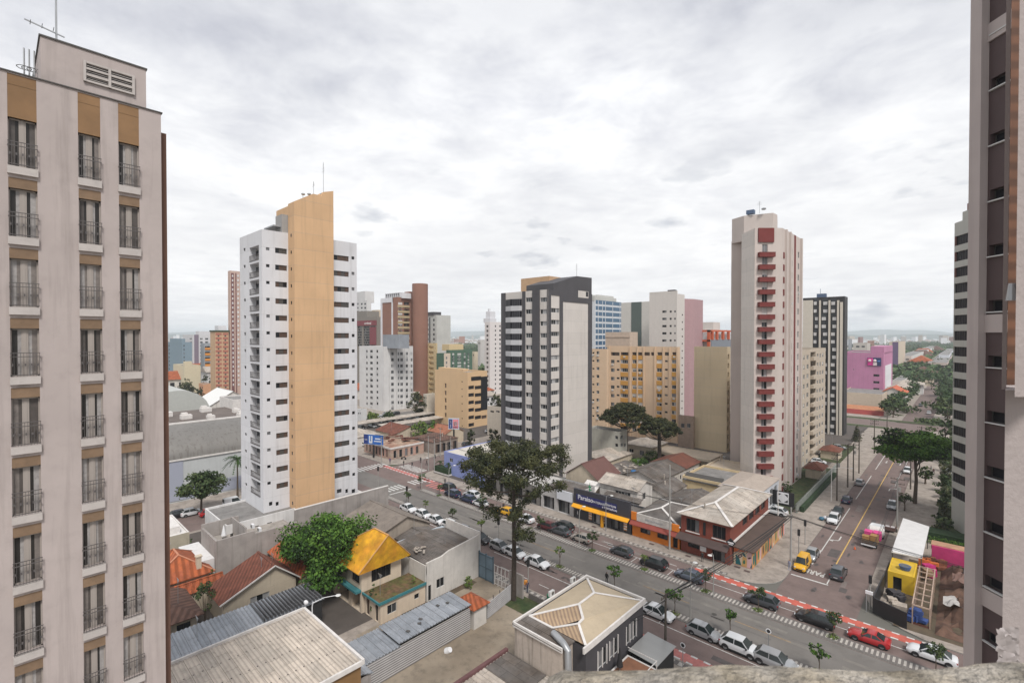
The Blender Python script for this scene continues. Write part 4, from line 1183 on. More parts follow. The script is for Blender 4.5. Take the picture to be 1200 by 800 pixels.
# ---- the tower with red balconies
M_rp = mat('pale_rose_render', (.55, .48, .44), .87, noise=.05, nscale=.2, streak=.12)
M_rl = mat('lit_rose_render', (.64, .59, .54), .87, noise=.04, streak=.2, joints=(2.9, .35))  # brighter copy of the rose render, light put into the colour
M_red = mat('dark_red_render', (.17, .030, .026), .8, noise=.1)
A = PD(884, 393, 112)[:2]; B_ = PD(916.5, 393, 112)[:2]; D = PD(868.5, 393, 119)[:2]; E1 = PD(868.5, 393, 127)[:2]; E0 = PD(856.5, 393, 128)[:2]
C1 = (B_[0], PX(940.3, 393, B_[0])[0]); C2 = (C1[0] - 12, C1[1] + 3)
rt = Bld('apartment_tower', 'tall rose coloured apartment tower with a column of dark red balconies', 'apartment building', [E0, E1, D, A, B_, C1, C2], KZ, PD(900, 267.5, 112)[2], M_rp, parapet=.5)
NB = 20; ptch = 14.52
bz = [rt.at(3, 897, 292.6 + i * ptch)[1] for i in range(NB)]
ub0, ub1 = rt.at(3, 887.6)[0], rt.at(3, 905.8)[0]
uw0, uw1 = rt.at(3, 892.6)[0], rt.at(3, 899)[0]
for z in bz:
    if z > 1.5: rt.win(3, uw0, uw1, z - .65, z + 1.25, 'w' if int(z) % 3 else 'shut', .2)
for (a, c, st) in ((925.5, 928, 'shut'), (934.3, 936, 'w')):
    for i, z in enumerate(bz):
        if z > 2: rt.win(4, rt.at(4, a)[0], rt.at(4, c)[0], z - .2, z + 1.3, st, .15)
rt.ac = 9; rt.finish()
for z in bz:
    if z < 2: continue
    b = MB(); rt.box(b, 3, ub0, ub1, z - 1.75, z - .72, .003, .95)
    rt.box(b, 3, ub0 - .05, ub1 + .05, z - .72, z - .66, .003, 1.0)
    b.build('balcony', M_red, rt.root)
rt.part('red_crown', M_red, lambda b: rt.box(b, 3, ub0, ub1, bz[0] + 1.7, rt.z1 - .03, .003, .3))
for (a, c, o_) in ((930.0, 931.6, .1),):
    rt.part('red_strip', M_red, lambda b: rt.box(b, 4, rt.at(4, a)[0], rt.at(4, c)[0], .5, rt.z1 - .05, .003, o_))
rt.part('rib', M_rp, lambda b: [rt.box(b, 4, rt.at(4, a)[0], rt.at(4, a)[0] + .7, .5, rt.z1 - .05, .003, .45) for a in (919.2, 924, 937)])
rt.part('red_panels', M_red, lambda b: [rt.box(b, 4, rt.at(4, a)[0], rt.at(4, c)[0], z - 1.9, z - .5, .003, .12) for z in bz for a, c in ((917.1, 918.4), (938, 939.5)) if z > 2.2])
rt.part('lit_facet', M_rl, lambda b: rt.box(b, 2, .05, rt.edge(2)[2] - .05, .15, rt.z1 - .02, .003, .04))  # chamfer brighter than its neighbours, the light painted on
def f(b):
    z1 = PD(880, 251, 122)[2]; p = [PD(857, 393, 127.8)[:2], PD(871, 393, 124)[:2], PD(905, 393, 121)[:2], PD(910, 393, 123)[:2]]
    b.prism(p + [(p[3][0] - 2, p[3][1] + 8), (p[0][0] - 0, p[0][1] + 8)], rt.z1 - .6, z1)
rt.part('rooftop_block', M_rp, f)
def f(b):
    c = PD(880, 250, 123); z = c[2]
    b.box(c[0] - 1, c[1] - .5, z - .2, c[0] + .8, c[1] + .8, z + .8, 1); antenna(b, c[0] + 2, c[1], z - .3, 3)
    b.ball((c[0] + 3, c[1], z + .6), .6, 0, 8, 5, .5)
rt.part('roof_equipment', [M_metal, mat('tank_blue_grey', (.08, .12, .2), .6)], f)
# cream block along the side street
M_c24 = mat('warm_grey_cream', (.47, .40, .32), .9, noise=.08, streak=.15)
XC = -33.0
t = Bld('apartment_block', 'long cream apartment block with balconies, right of the red balcony tower', 'apartment building', rect(XC - 14, XC, PX(939.5, 400, XC)[0], PX(967.5, 400, XC)[0]), KZ, PX(950, 409, XC)[1], M_c24)
n = 12
for (a, c, st) in ((941.5, 943.4, 'shut'), (945.6, 947.8, 'w'), (957.5, 959.2, 'w'), (960.5, 962.2, 'w'), (963.6, 965.4, 'shut')):
    u0, u1 = t.at(1, a)[0], t.at(1, c)[0]
    for i in range(n): z = t.z1 - 1.6 - i * 2.72; t.win(1, u0, u1, z - 1.3, z, st, .15)
u0, u1 = t.at(1, 950)[0], t.at(1, 956)[0]
for i in range(n): z = t.z1 - .9 - i * 2.72; t.win(1, u0, u1, z - 2.2, z, 'dark', 1.2)
t.finish()
for i in range(n):
    z = t.z1 - 3.1 - i * 2.72
    b = MB(); t.box(b, 1, u0 - .2, u1 + .2, z - .25, z + .75, .003, .9); b.build('balcony', M_c24, t.root)
# black and white tower
M_blk = mat('black_tile', (.028, .026, .028), .6, noise=.15)
M_ivory = mat('ivory_stripe', (.60, .55, .47), .85, noise=.05)
t = tower('apartment_tower', 'black and ivory checkered tower behind the long cream block', 941, 990, 993.5, 178, 347, M_blk)
t.finish()
t.part('blank_ivory_wall', M_ivory, lambda b: t.band(b, 0, 941.2, 952.5, 352, None, .003, .8))
t.part('ivory_ribs', M_ivory, lambda b: [t.band(b, 0, a, c, y, None, .003, .7) for a, c, y in ((960, 961.8, 352), (971, 973, 352), (981, 983.3, 352), (984.5, 987.5, 354))])
def f(b):
    r = random.Random(4)
    for i in range(19):
        y = 353.5 + i * 9.0
        for j, (a, c) in enumerate(((953.5, 958.5), (963, 969.5), (974, 980))):
            sh = (-1.6, 1.6)[(i // 2 + j) % 2]
            t.band(b, 0, a + max(sh, 0), c + min(sh, 0), y, y + 3.8, .003, .25)
t.part('white_panels', M_w8, f)
t.part('windows', M_glass2, lambda b: [t.band(b, 0, a, c, 349.7 + 9 * i, 352.6 + 9 * i, .003, .05) for i in range(19) for a, c in ((953.8, 958), (963.3, 969), (974, 979.5))])
t.part('roof_equipment', mat('tank_blue_grey', (.08, .12, .2)), lambda b: (b.box(t.X0 + 4, t.Y0 + 3, t.z1 - .5, t.X0 + 7, t.Y0 + 5, t.z1 + 1.6), b.tube([(t.X0 + 5, t.Y0 + 4, t.z1), (t.X0 + 5, t.Y0 + 4, t.z1 + 3.5)], .08, 5)))
# pink shopping block with the advertising screen
M_pk = mat('magenta_pink_render', (.46, .20, .33), .85, noise=.1, nscale=.12, streak=.3)
t = tower('commercial_building', 'bright pink commercial block with an advertising panel near its roof', 985, 1035.5, 1046, 262, 413.5, M_pk, 'commercial building')
for (a, c) in ((1024, 1031),): t.colp(0, a, c, 438.5, 438.5 + 2 * 8, 3, 2.6, 'dark')
t.colp(0, 1000, 1001.2, 432, 440, 1, 1.5, 'small'); t.finish()
def f(b):
    t.band(b, 1, 1037.5, 1044.5, 427, 468, .003, .15)
t.part('white_panel', M_wh, f)
t.part('rooftop_block', M_pk, lambda b: b.box(PY(1020.3, 410, t.Y0 + 2)[0], t.Y0 + 2, t.z1 - .7, t.X1, t.Y1, PY(1030, 406, t.Y0 + 2)[1]))
b = MB(); t.band(b, 0, 1016.5, 1033, 419, 428.5, .01, .35, 0)
ad = b.build('advertising_panel', mat('ad_navy', (.02, .03, .10), .5), t.root)
b = MB(); u = lambda q: t.at(0, q)[0]; zz = lambda y: t.at(0, 1024, y)[1]
t.box(b, 0, u(1017), u(1023.5), zz(428), zz(419.5), .36, .39, 0)
for q, r_ in ((1019.5, .75), (1025.5, .8)):
    c = t.P(0, u(q), zz(422.5), .42); b.ball(c, r_, 1, 8, 6)
t.box(b, 0, u(1023.5), u(1028), zz(428), zz(424.3), .4, .43, 1)
t.box(b, 0, u(1028.5), u(1032), zz(423.5), zz(422), .4, .43, 2)
b.build('picture', [mat('ad_pink', (.6, .03, .25), .5), mat('ad_pale', (.7, .6, .6), .5), mat('ad_blue', (.08, .2, .5), .5)], ad)
t2 = tower('commercial_building', 'low cream warehouse in front of the pink block', 985, 1034, 1046, 238, 462, mat('warehouse_cream', (.56, .46, .36), .9, noise=.1), 'warehouse', parapet=.5); t2.finish()
t2 = tower('restaurant', 'low building with a red awning roof and orange top by the junction', 985, 1036, 1041, 222, 483, mat('restaurant_wall', (.34, .25, .21), .9, noise=.2), 'restaurant', parapet=0)
t2.colp(0, 1004, 1020, 496, 500, 1, 5, 'dark'); t2.finish()
def f(b):
    P = [t2.P(0, u_, z_, o_) for u_, z_, o_ in ((0, t2.z1 - 2.6, 1.8), (t2.edge(0)[2], t2.z1 - 2.6, 1.8), (t2.edge(0)[2], t2.z1 + .4, 0.0), (0, t2.z1 + .4, 0.0))]
    b.slab(P, .15)
t2.part('red_awning', mat('red_awning', (.28, .045, .04), .8, noise=.15), f)
t2.part('orange_roof', mat('orange_tiles', (.42, .18, .09), .9, noise=.2), lambda b: b.slab([t2.P(0, 0, t2.z1 + .4, 0), t2.P(0, t2.edge(0)[2], t2.z1 + .4, 0), t2.P(0, t2.edge(0)[2], t2.z1 + 1.7, -6), t2.P(0, 0, t2.z1 + 1.7, -6)], .15))
t2.part('notice_board', M_w8, lambda b: t2.band(b, 0, 1023.5, 1032, 489.5, 495, .9, 1.95))
# striped tower by the right edge, turned against the street grid
a0 = PD(1117.2, 393, 93)
dirv = Vector((PD(750, 393, 1)[0], PD(750, 393, 1)[1])).normalized()
a1 = (a0[0] - dirv.x * 17, a0[1] - dirv.y * 17)
nrm = Vector((-dirv.y, dirv.x))
if nrm.x < 0: nrm = -nrm
m28 = mat('greenish_grey_render', (.42, .42, .385), .87, noise=.05, nscale=.2, streak=.12)
t = Bld('apartment_tower', 'grey and dark striped tower rising beside the right edge, with ribbon windows on each floor', 'apartment building',
        [a0[:2], a1, (a1[0] + nrm.x * 14, a1[1] + nrm.y * 14), (a0[0] + nrm.x * 14, a0[1] + nrm.y * 14)], KZ, PD(1117.2, 262, 93)[2], m28, parapet=.5)
pz = 3.0
for i in range(17):
    z = t.z1 - 2.6 - i * pz; t.win(0, .06, 8.8, z - 1.8, z, 'deep', .25); t.win(0, 9.0, 16.9, z - 1.8, z, 'deep', .25)
t.finish()
t.part('penthouse', m28, lambda b: t.box(b, 0, 1.2, 14, t.z1 - .5, t.z1 + 1.8, -5, -.6))
t.part('chimney', mat('red_brown_flue', (.16, .07, .06), .8), lambda b: t.box(b, 0, 1.8, 3.0, t.z1 + 1.8, t.z1 + 3.2, -2, -1))
t.part('mullion_edge', mat('red_brown_flue', (.16, .07, .06), .8), lambda b: [t.box(b, 0, .14, .4, t.z1 - 2.6 - i * pz - 1.75, t.z1 - 2.6 - i * pz, -.2, .01) for i in range(3)])

# ---- our own building's wing at the right edge, and the near pilaster
M_rw = mat('mauve_brown_tile', (.075, .05, .05), .75, noise=.12, nscale=.4)
M_rb = mat('warm_grey_render', (.41, .355, .34), .88, noise=.06, nscale=.4, streak=.2)
fw = Vector((PD(604, 393, 1)[0], PD(604, 393, 1)[1])).normalized()      # direction the wall runs away in
q0 = PD(1142.5, 393, 26.5); rgt = Vector((-fw.y, fw.x)); rgt = rgt if rgt.x > 0 else -rgt
w1 = (q0[0] - fw.x * 5.5, q0[1] - fw.y * 5.5)
t = Bld('apartment_wing', 'mauve brown tiled wing with slot windows and a grey pilaster, at the right edge', 'apartment building',
        [q0[:2], w1, (w1[0] + rgt.x * 9, w1[1] + rgt.y * 9), (q0[0] + rgt.x * 9, q0[1] + rgt.y * 9)], KZ, 75, M_rw, parapet=0)
ua, ub = .62, 4.9
zt0 = t.at(0, 1165, 91)[1]
for i in range(-7, 12):
    z = zt0 - i * 2.92
    t.win(0, ua + .12, ub, z - .62, z, 'deep', .3)
t.finish()
t.part('pilaster', M_rb, lambda b: [t.box(b, 0, -.02, ua, .2, 74.9, .003, .42)])
t.part('spandrel_panels', M_rb, lambda b: [t.box(b, 0, ua, ub + .3, z - 1.7, z - .75, .003, .1) for z in (t.at(0, 1165, 22)[1] + .6, zt0 - 4 * 2.92 + .0, zt0 - 9 * 2.92)])
t.part('window_hoods', M_frame, lambda b: [t.box(b, 0, ua + .1, ub, zt0 - i * 2.92 - .66, zt0 - i * 2.92 - .6, .003, .14) for i in range(-3, 12)])
b = MB()
def sector(px0, px1, d0, d1, z0, z1, m):
    P = [PD(px0, 393, d0), PD(px1, 393, d0), PD(px1, 393, d1), PD(px0 , 393, d1)]
    b.prism([(p[0], p[1]) for p in P], z0, z1, m)
own = thing('balcony_pilaster', 'pale near pilaster with a brown timber shutter at the far right edge', 'pilaster', PD(1195, 393, 3.0)[:2] + (33.0,))
def zat(py, d): return H + (393 - py) / F * d
sector(1179, 1235, 3.0, 3.3, 33.2, zat(457, 3.0), 0)
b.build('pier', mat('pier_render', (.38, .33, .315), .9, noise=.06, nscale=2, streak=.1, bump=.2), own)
b = MB(); sector(1190, 1235, 2.7, 2.98, zat(460, 2.9), zat(-80, 2.9), 0); sector(1174.5, 1180, 3.1, 3.2, zat(456, 3.1), zat(-80, 3.1), 0)
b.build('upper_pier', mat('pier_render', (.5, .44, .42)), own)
b = MB(); sector(1180.5, 1192, 3.5, 3.6, zat(456, 3.4), zat(-80, 3.4), 0)
b.build('timber_shutter', mat('brown_timber', (.17, .075, .04), .7, noise=.2, nscale=6, wave=('Z', .12, (.1, .045, .025), .3)), own)
b = MB(); c = PD(1186, 330, 2.9)
b.tube([(c[0], c[1], zat(352, 2.9)), (c[0], c[1], zat(332, 2.9))], [.028, .016], 10)
b.build('hanging_lamp', M_metal, own)
b = MB(); c = PD(1188, 770, 2.6); r_ = random.Random(3)
pts = []
n_ = 9
for j in range(16):
    for i in range(n_):
        q = PD(1174 + 26 * i / (n_ - 1) + (16 - j) * -.15, 393, 2.55); b.V.append((q[0] + r_.uniform(-.006, .006), q[1] + r_.uniform(-.007, .007), zat(738 + j * 2.8, 2.55) + r_.uniform(-.008, .008)))
for j in range(15):
    for i in range(n_ - 1): b.F.append((j * n_ + i, (j + 1) * n_ + i, (j + 1) * n_ + i + 1, j * n_ + i + 1)); b.M.append(0)
b.build('crumpled_plastic', mat('grey_plastic', (.36, .32, .31), .5, noise=.15, nscale=20), own, smooth=True)
# the stone ledge under the lens
M_ledge = mat('ledge_stone', (.42, .36, .27), .95, noise=.55, nscale=14, col2=(.55, .50, .43), dirt=.6, bump=.9, bscale=60)
b = MB(); d0 = 1.0; n = 46; rows = []; r_ = random.Random(12)
for j, (dd, dz) in enumerate(((0.0, -.30), (0.0, -.035), (-.02, -.012), (-.06, 0.0), (-.16, .004), (-.30, 0.0), (-.42, -.01))):
    row = []
    for i in range(n + 1):
        px = 560 + 760 * i / n
        edge = 771 + 3.5 * sin(px * .02) + (max(0, 652 - px) ** 1.35) * .5
        if px > 1130: edge -= 3
        d = d0 + dd; row.append(len(b.V))
        xc = (px - 600) / F * d0; z = H + (393 - edge) / F * d0 + dz + r_.uniform(-.0016, .0016)
        b.V.append((CY * xc - SY * d, SY * xc + CY * d, z))
    rows.append(row)
for j in range(len(rows) - 1):
    for i in range(n): b.F.append((rows[j][i], rows[j + 1][i], rows[j + 1][i + 1], rows[j][i + 1])); b.M.append(0)
tag(b.build('stone_ledge', M_ledge, smooth=True), 'rough weathered stone ledge running along the bottom edge in front of the street', 'ledge')

# == LOW BUILDINGS
def tile_mat(name, c, c2, per=.42, axis='Z'): return mat(name, c, .9, noise=.32, nscale=.9, col2=c2, dirt=.35, wave=('DIAGONAL', per, tuple(v * .55 for v in c), .3))
M_tbrown = tile_mat('brown_tiles', (.23, .08, .05), (.16, .06, .04))
M_torange = tile_mat('orange_tiles_new', (.46, .12, .04), (.36, .10, .045))
M_told = tile_mat('old_brown_tiles', (.17, .09, .065), (.12, .07, .055))
M_fibro = mat('fibre_cement_grey', (.17, .155, .145), .95, noise=.3, nscale=.5, dirt=.6, col2=(.12, .10, .085), sheets=(2.2, 1.05, .78))
M_fibrol = mat('fibre_cement_light', (.46, .415, .365), .95, noise=.18, nscale=.4, dirt=.5, col2=(.38, .33, .28), sheets=(2.4, 1.05, .84))
M_zinc = mat('corrugated_zinc', (.33, .355, .39), .5, metal=.35, noise=.2, nscale=.6, dirt=.3, sheets=(4.0, .9, .86))
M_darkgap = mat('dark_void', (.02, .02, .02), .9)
M_creamw = mat('cream_wall', (.55, .47, .36), .9, noise=.1, nscale=.5, streak=.35, dirt=.1)
M_whitew = mat('whitewashed_wall', (.60, .57, .53), .9, noise=.1, nscale=.5, streak=.4, dirt=.12)
M_trim = mat('white_trim', (.66, .63, .60), .8, noise=.12, nscale=1.2, dirt=.15)
M_green = mat('teal_paint', (.045, .19, .21), .7, noise=.15)

def corrug(b, p00, p10, p11, p01, n, amp=.05, m=0, th=.04):
    """ribbed sheet; ribs run from the edge p00-p10 to the edge p01-p11, n ribs counted along p00-p10"""
    A, B2, C_, D_ = map(Vector, (p00, p10, p11, p01)); nr = (B2 - A).cross(D_ - A).normalized()
    if nr.z < 0: nr = -nr
    k = n * 4; top, bot = [], []
    for i in range(k + 1):
        q = i / k; h = nr * amp * (0, 1, 1, 0)[i % 4]
        top.append(tuple(A.lerp(B2, q) + h)); bot.append(tuple(D_.lerp(C_, q) + h))
    o = len(b.V); b.V += top + bot
    for i in range(k): b.F.append((o + i, o + i + 1, o + k + 2 + i, o + k + 1 + i)); b.M.append(m)
    P = [A, B2, C_, D_]; lo = [tuple(p - nr * th) for p in P]
    b.add([tuple(p) for p in P] + lo, [(7, 6, 5, 4), (1, 0, 4, 5), (2, 1, 5, 6), (3, 2, 6, 7), (0, 3, 7, 4)], m)
HOUSES = []
class House:
    def __init__(s, name, label, cat, x0, x1, y0, y1, z1, wall, z0=KZ, group=None, holes=()):
        s.b = Bld(name, label, cat, rect(x0, x1, y0, y1), z0, z1, wall, group, 0)
        s.x0, s.x1, s.y0, s.y1, s.z1 = x0, x1, y0, y1, z1
        s.root = s.b.root; HOUSES.append(s)
        for h in holes: s.b.win(*h)
        s.b.finish()
        for c in list(s.root.children):
            if c.name.startswith('roof'): bpy.data.objects.remove(c)
    def gable(s, zr, axis='X', m=None, ov=.35, rib=.3, gm=None, pos=.5, trim=None):
        b = MB(); x0, x1, y0, y1, z = s.x0 - ov, s.x1 + ov, s.y0 - ov, s.y1 + ov, s.z1
        if axis == 'X':
            ym = s.y0 + (s.y1 - s.y0) * pos; n = max(3, int((x1 - x0) / rib))
            corrug(b, (x1, y0, z + .02), (x0, y0, z + .02), (x0, ym, zr), (x1, ym, zr), n)
            corrug(b, (x0, y1, z + .02), (x1, y1, z + .02), (x1, ym, zr), (x0, ym, zr), n)
            b.bar((x0, ym, zr + .03), (x1, ym, zr + .03), .3, .1, 0)
        else:
            xm = s.x0 + (s.x1 - s.x0) * pos; n = max(3, int((y1 - y0) / rib))
            corrug(b, (x0, y0, z + .02), (x0, y1, z + .02), (xm, y1, zr), (xm, y0, zr), n)
            corrug(b, (x1, y1, z + .02), (x1, y0, z + .02), (xm, y0, zr), (xm, y1, zr), n)
            b.bar((xm, y0, zr + .03), (xm, y1, zr + .03), .3, .1, 0)
        b.build('roof', m, s.root)
        b = MB()
        if axis == 'X':
            for x in (s.x0 + .02, s.x1 - .02): b.add([(x, s.y0, z), (x, s.y1, z), (x, ym, zr - .05)], [(0, 1, 2), (2, 1, 0)][:1])
        else:
            for y in (s.y0 + .02, s.y1 - .02): b.add([(s.x0, y, z), (s.x1, y, z), (xm, y, zr - .05)], [(0, 1, 2)])
        b.build('gable_wall', gm or s.b.wall, s.root)
        if trim:
            b = MB()
            if axis == 'X':
                for x in (x1,): b.bar((x, y0, z + .05), (x, ym, zr + .05), .1, .16); b.bar((x, ym, zr + .05), (x, y1, z + .05), .1, .16)
            else:
                for y in (y0,): b.bar((x0, y, z + .05), (xm, y, zr + .05), .1, .16); b.bar((xm, y, zr + .05), (x1, y, z + .05), .1, .16)
            b.build('trim', trim, s.root)
        return s
    def clutter(s):
        r = random.Random(int(abs(s.x0 * 31 + s.y0 * 17))); z = s.z1
        for _ in range(r.choice([1, 2, 2, 3])):
            x, y = r.uniform(s.x0 + .8, s.x1 - .8), r.uniform(s.y0 + .8, s.y1 - .8); k = r.random()
            if k < .45:
                h_ = r.uniform(2.6, 4.2); s.part('aerial', M_metal, lambda b: (b.tube([(x, y, z - .2), (x, y, z + h_)], .03, 5), [b.bar((x - .5 + .1 * q, y, z + h_ - .12 * q), (x + .5 - .1 * q, y, z + h_ - .12 * q), .03) for q in range(4)]))
            elif k < .6: s.part('roof_vent', M_fibrol, lambda b: b.tube([(x, y, z - .2), (x, y, z + 1.9)], .14, 8))
    def hip(s, zr, m, ov=.4, rib=.3, r0=None, r1=None, trim=None, tw=.22):
        """hip roof with its ridge from r0 to r1"""
        x0, x1, y0, y1, z = s.x0 - ov, s.x1 + ov, s.y0 - ov, s.y1 + ov, s.z1 + .02
        if r0 is None:
            if x1 - x0 > y1 - y0: h = (y1 - y0) / 2; r0 = (x0 + h, (y0 + y1) / 2); r1 = (x1 - h, (y0 + y1) / 2)
            else: h = (x1 - x0) / 2; r0 = ((x0 + x1) / 2, y0 + h); r1 = ((x0 + x1) / 2, y1 - h)
        a, c = (r0[0], r0[1], zr), (r1[0], r1[1], zr)
        b = MB(); A, B2, C_, D_ = (x0, y0, z), (x1, y0, z), (x1, y1, z), (x0, y1, z)
        if x1 - x0 > y1 - y0 : b.add([A, B2, C_, D_, a, c], [(0, 1, 5, 4), (1, 2, 5), (2, 3, 4, 5), (3, 0, 4)])
        else: b.add([A, B2, C_, D_, a, c], [(0, 1, 4), (1, 2, 5, 4), (2, 3, 5), (3, 0, 4, 5)])
        b.add([(x0, y0, z - .1), (x1, y0, z - .1), (x1, y1, z - .1), (x0, y1, z - .1)], [(3, 2, 1, 0)])
        for p, q in ((0, 1), (1, 2), (2, 3), (3, 0)):
            P = [A, B2, C_, D_]; b.quad(P[p][:2] + (z - .1,), P[q][:2] + (z - .1,), P[q], P[p])
        b.build('roof', m, s.root)
        if trim:
            b = MB(); U = (0, 0, .04)
            E = [(A, a), (D_, a), (B2, c), (C_, c), (a, c)] if x1 - x0 > y1 - y0 else [(A, a), (B2, a), (C_, c), (D_, c), (a, c)]
            for p, q in E: b.bar((p[0], p[1], p[2] + .06), (q[0], q[1], q[2] + .06), tw, .08)
            b.build('ridge_caps', trim, s.root)
        return s
    def mono(s, corners, m, n, name='roof', amp=.05):
        """corners: z at x0y0, x1y0, x1y1, x0y1; ribs run across X (down the X direction)"""
        o = .2; b = MB(); x0, x1, y0, y1 = s.x0 - o, s.x1 + o, s.y0 - o, s.y1 + o
        corrug(b, (x0, y0, corners[0]), (x0, y1, corners[3]), (x1, y1, corners[2]), (x1, y0, corners[1]), n, amp)
        b.build(name, m, s.root); return s
    def flat(s, m=None, par=.4, wall=None):
        b = MB(); x0, x1, y0, y1, z = s.x0, s.x1, s.y0, s.y1, s.z1; w = .2
        b.quad((x0 + w, y0 + w, z - par), (x1 - w, y0 + w, z - par), (x1 - w, y1 - w, z - par), (x0 + w, y1 - w, z - par), 0)
        O = [(x0, y0), (x1, y0), (x1, y1), (x0, y1)]; I = [(x0 + w, y0 + w), (x1 - w, y0 + w), (x1 - w, y1 - w), (x0 + w, y1 - w)]
        for i in range(4):
            j = (i + 1) % 4
            b.quad(O[i] + (z,), O[j] + (z,), I[j] + (z,), I[i] + (z,), 1); b.quad(I[i] + (z,), I[j] + (z,), I[j] + (z - par,), I[i] + (z - par,), 1)
        b.build('roof', [m or M_roofgrey, wall or s.b.wall], s.root); return s
    def part(s, name, m, fn, smooth=False):
        b = MB(); fn(b); return b.build(name, m, s.root, smooth)

# -- bottom left: big ribbed roof of the nearest hall
M_hallw = mat('brown_ochre_wall', (.25, .14, .055), .9, noise=.2, nscale=.5, dirt=.2)
h = House('hall', 'big low hall with a pale ribbed roof and ochre side wall', 'hall', -54.2, -41.8, 0.5, 23.6, 5.7, M_hallw)
h.mono((6.0, 5.9, 5.9, 6.0), mat('fibre_cement_ribbed', (.54, .48, .41), .95, noise=.16, nscale=.5, dirt=.35, wave=('Y', .37, (.44, .385, .33), .25), sheets=(3.0, 1.1, .86)), 64, amp=.06)
h.part('trim', M_trim, lambda b: (b.box(-54.5, .2, 5.75, -41.5, .45, 6.25), b.box(-54.5, 23.6, 5.75, -41.5, 23.85, 6.25), b.box(-41.7, .2, 5.7, -41.5, 23.6, 6.15), b.box(-54.5, .45, 5.8, -54.3, 23.6, 6.28)))
h.part('roof_patch', M_fibro, lambda b: b.box(-47.5, 8.2, 6.02, -44.8, 10.3, 6.06))
h.part('screw_rows', M_dframe, lambda b: [b.box(x, y, 6.02, x + .06, y + .12, 6.07) for x in (-51.2, -48.2, -45.0) for y in [1 + .74 * k for k in range(30)]])
# ribbed grey shed behind it
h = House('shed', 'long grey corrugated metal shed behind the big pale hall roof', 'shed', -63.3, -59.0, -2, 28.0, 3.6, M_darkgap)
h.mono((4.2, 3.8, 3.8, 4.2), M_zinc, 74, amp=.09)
h.part('bare_rafters', mat('rafters_dark', (.10, .10, .105), .8, noise=.3, nscale=2), lambda b: [b.box(-63.5, 21.0 + k * .42, 4.02, -58.8, 21.14 + k * .42, 4.36) for k in range(17)])
# satellite dish and lamp near the hall corner
def dish(label, loc, r, rz):
    r *= .55
    t = thing('satellite_dish', label, 'satellite dish', loc, rz)
    b = MB(); b.tube([(0, 0, -1.2), (0, 0, .1)], .04, 6); b.build('mast', M_metal, t, world=False)
    b = MB(); n = 14
    for j, (rr, y) in enumerate(((0.01, .12), (r * .5, .08), (r, -.06))):
        for k in range(n): a = 2 * pi * k / n; b.V.append((rr * cos(a), -y, .3 + rr * sin(a)))
    for j in range(2):
        for k in range(n): b.F.append((j * n + k, j * n + (k + 1) % n, (j + 1) * n + (k + 1) % n, (j + 1) * n + k)); b.M.append(0)
    b.tube([(0, -.05, .3 - r * .8), (0, -.5, .3)], .015, 4)
    b.build('reflector', M_white, t, world=False)
g_ = G(362, 707, 6.6); dish('white satellite dish on the far corner of the big pale hall roof', (-54.4, 23.9, 6.4), .5, radians(40))
def street_lamp(label, loc, h, rz, arm=2.2, m=None, group=None, double=False):
    t = thing('street_lamp', label, 'street lamp', loc, rz, group)
    b = MB(); b.tube([(0, 0, 0), (0, 0, h * .85), (.12, 0, h)], [.09, .06, .05], 8); b.build('post', m or M_metal, t, world=False)
    for s_ in ((1, -1) if double else (1,)):
        b = MB(); b.tube([(.05 * s_, 0, h - .1), (arm * .5 * s_, 0, h + .35), (arm * s_, 0, h + .4)], [.05, .04, .035], 6); b.build('arm', m or M_metal, t, world=False)
        b = MB(); b.ball((arm * s_ + .25 * s_, 0, h + .38), .32, 0, 10, 6, .3); b.build('lamp_head', mat('lamp_head', (.6, .6, .58), .5), t, smooth=True, world=False)
    return t
street_lamp('curved white yard lamp reaching from the hall over the dark yard', (-55.2, 25.0, 3.0), 3.0, radians(60), 2.6, M_white)
h = House('annexe', 'narrow zinc lean-to beside the right end of the big pale hall roof', 'lean-to', -54.2, -43, 24.0, 25.4, 3.4, M_concrete)
h.mono((4.0, 4.0, 3.4, 3.4), M_zinc, 4)

# -- houses at the left
h = House('house', 'small cream house with a brown tiled roof sloping left and a white gable trim', 'house', -73.4, -68.0, 19.4, 28.5, 3.2, M_creamw,
          holes=[(1, 3.2, 5.6, 1.2, 2.7, 'w', .15)])
h.gable(6.0, 'X', M_tbrown, ov=.5, rib=.26, pos=.68, trim=M_trim)
h = House('house', 'flat orange tiled annexe behind the brown roofed cream house', 'house', -79, -67.6, 29.2, 33.5, 3.2, M_creamw); h.gable(4.4, 'X', M_torange, ov=.4, rib=.26)
h = House('house', 'house with a bright orange hipped roof against the grey terrace wall', 'house', -86.0, -78.2, 13.0, 20.6, 3.6, M_creamw, holes=[(1, 1, 2.4, 1.2, 2.6, 'w', .15), (1, 4, 5.5, 1.2, 2.6, 'w', .15)])
h.hip(6.2, M_torange, ov=.6, r0=(-83.2, 17.4), r1=(-80.4, 17.4), trim=mat('pale_ridge_tiles', (.5, .22, .13), .85))
h.part('chimney', M_creamw, lambda b: (b.box(-78.9, 19.1, 4, -78.3, 19.7, 5.9), b.box(-79.0, 19.0, 5.9, -78.2, 19.8, 6.05)))
h = House('lean_to', 'striped pale awning roof left of the orange hipped roof', 'lean-to', -84.5, -80, 8.5, 12.5, 3.0, M_creamw); h.mono((3.6, 3.2, 3.2, 3.6), mat('pale_green_sheet', (.42, .42, .33), .8, noise=.2), 10, amp=.06)
h = House('porch', 'long low orange tiled porch in front of the orange hipped roof', 'porch', -77.6, -75.2, 9.5, 21.5, 2.6, M_creamw); h.gable(3.6, 'Y', M_torange, ov=.3, rib=.26)
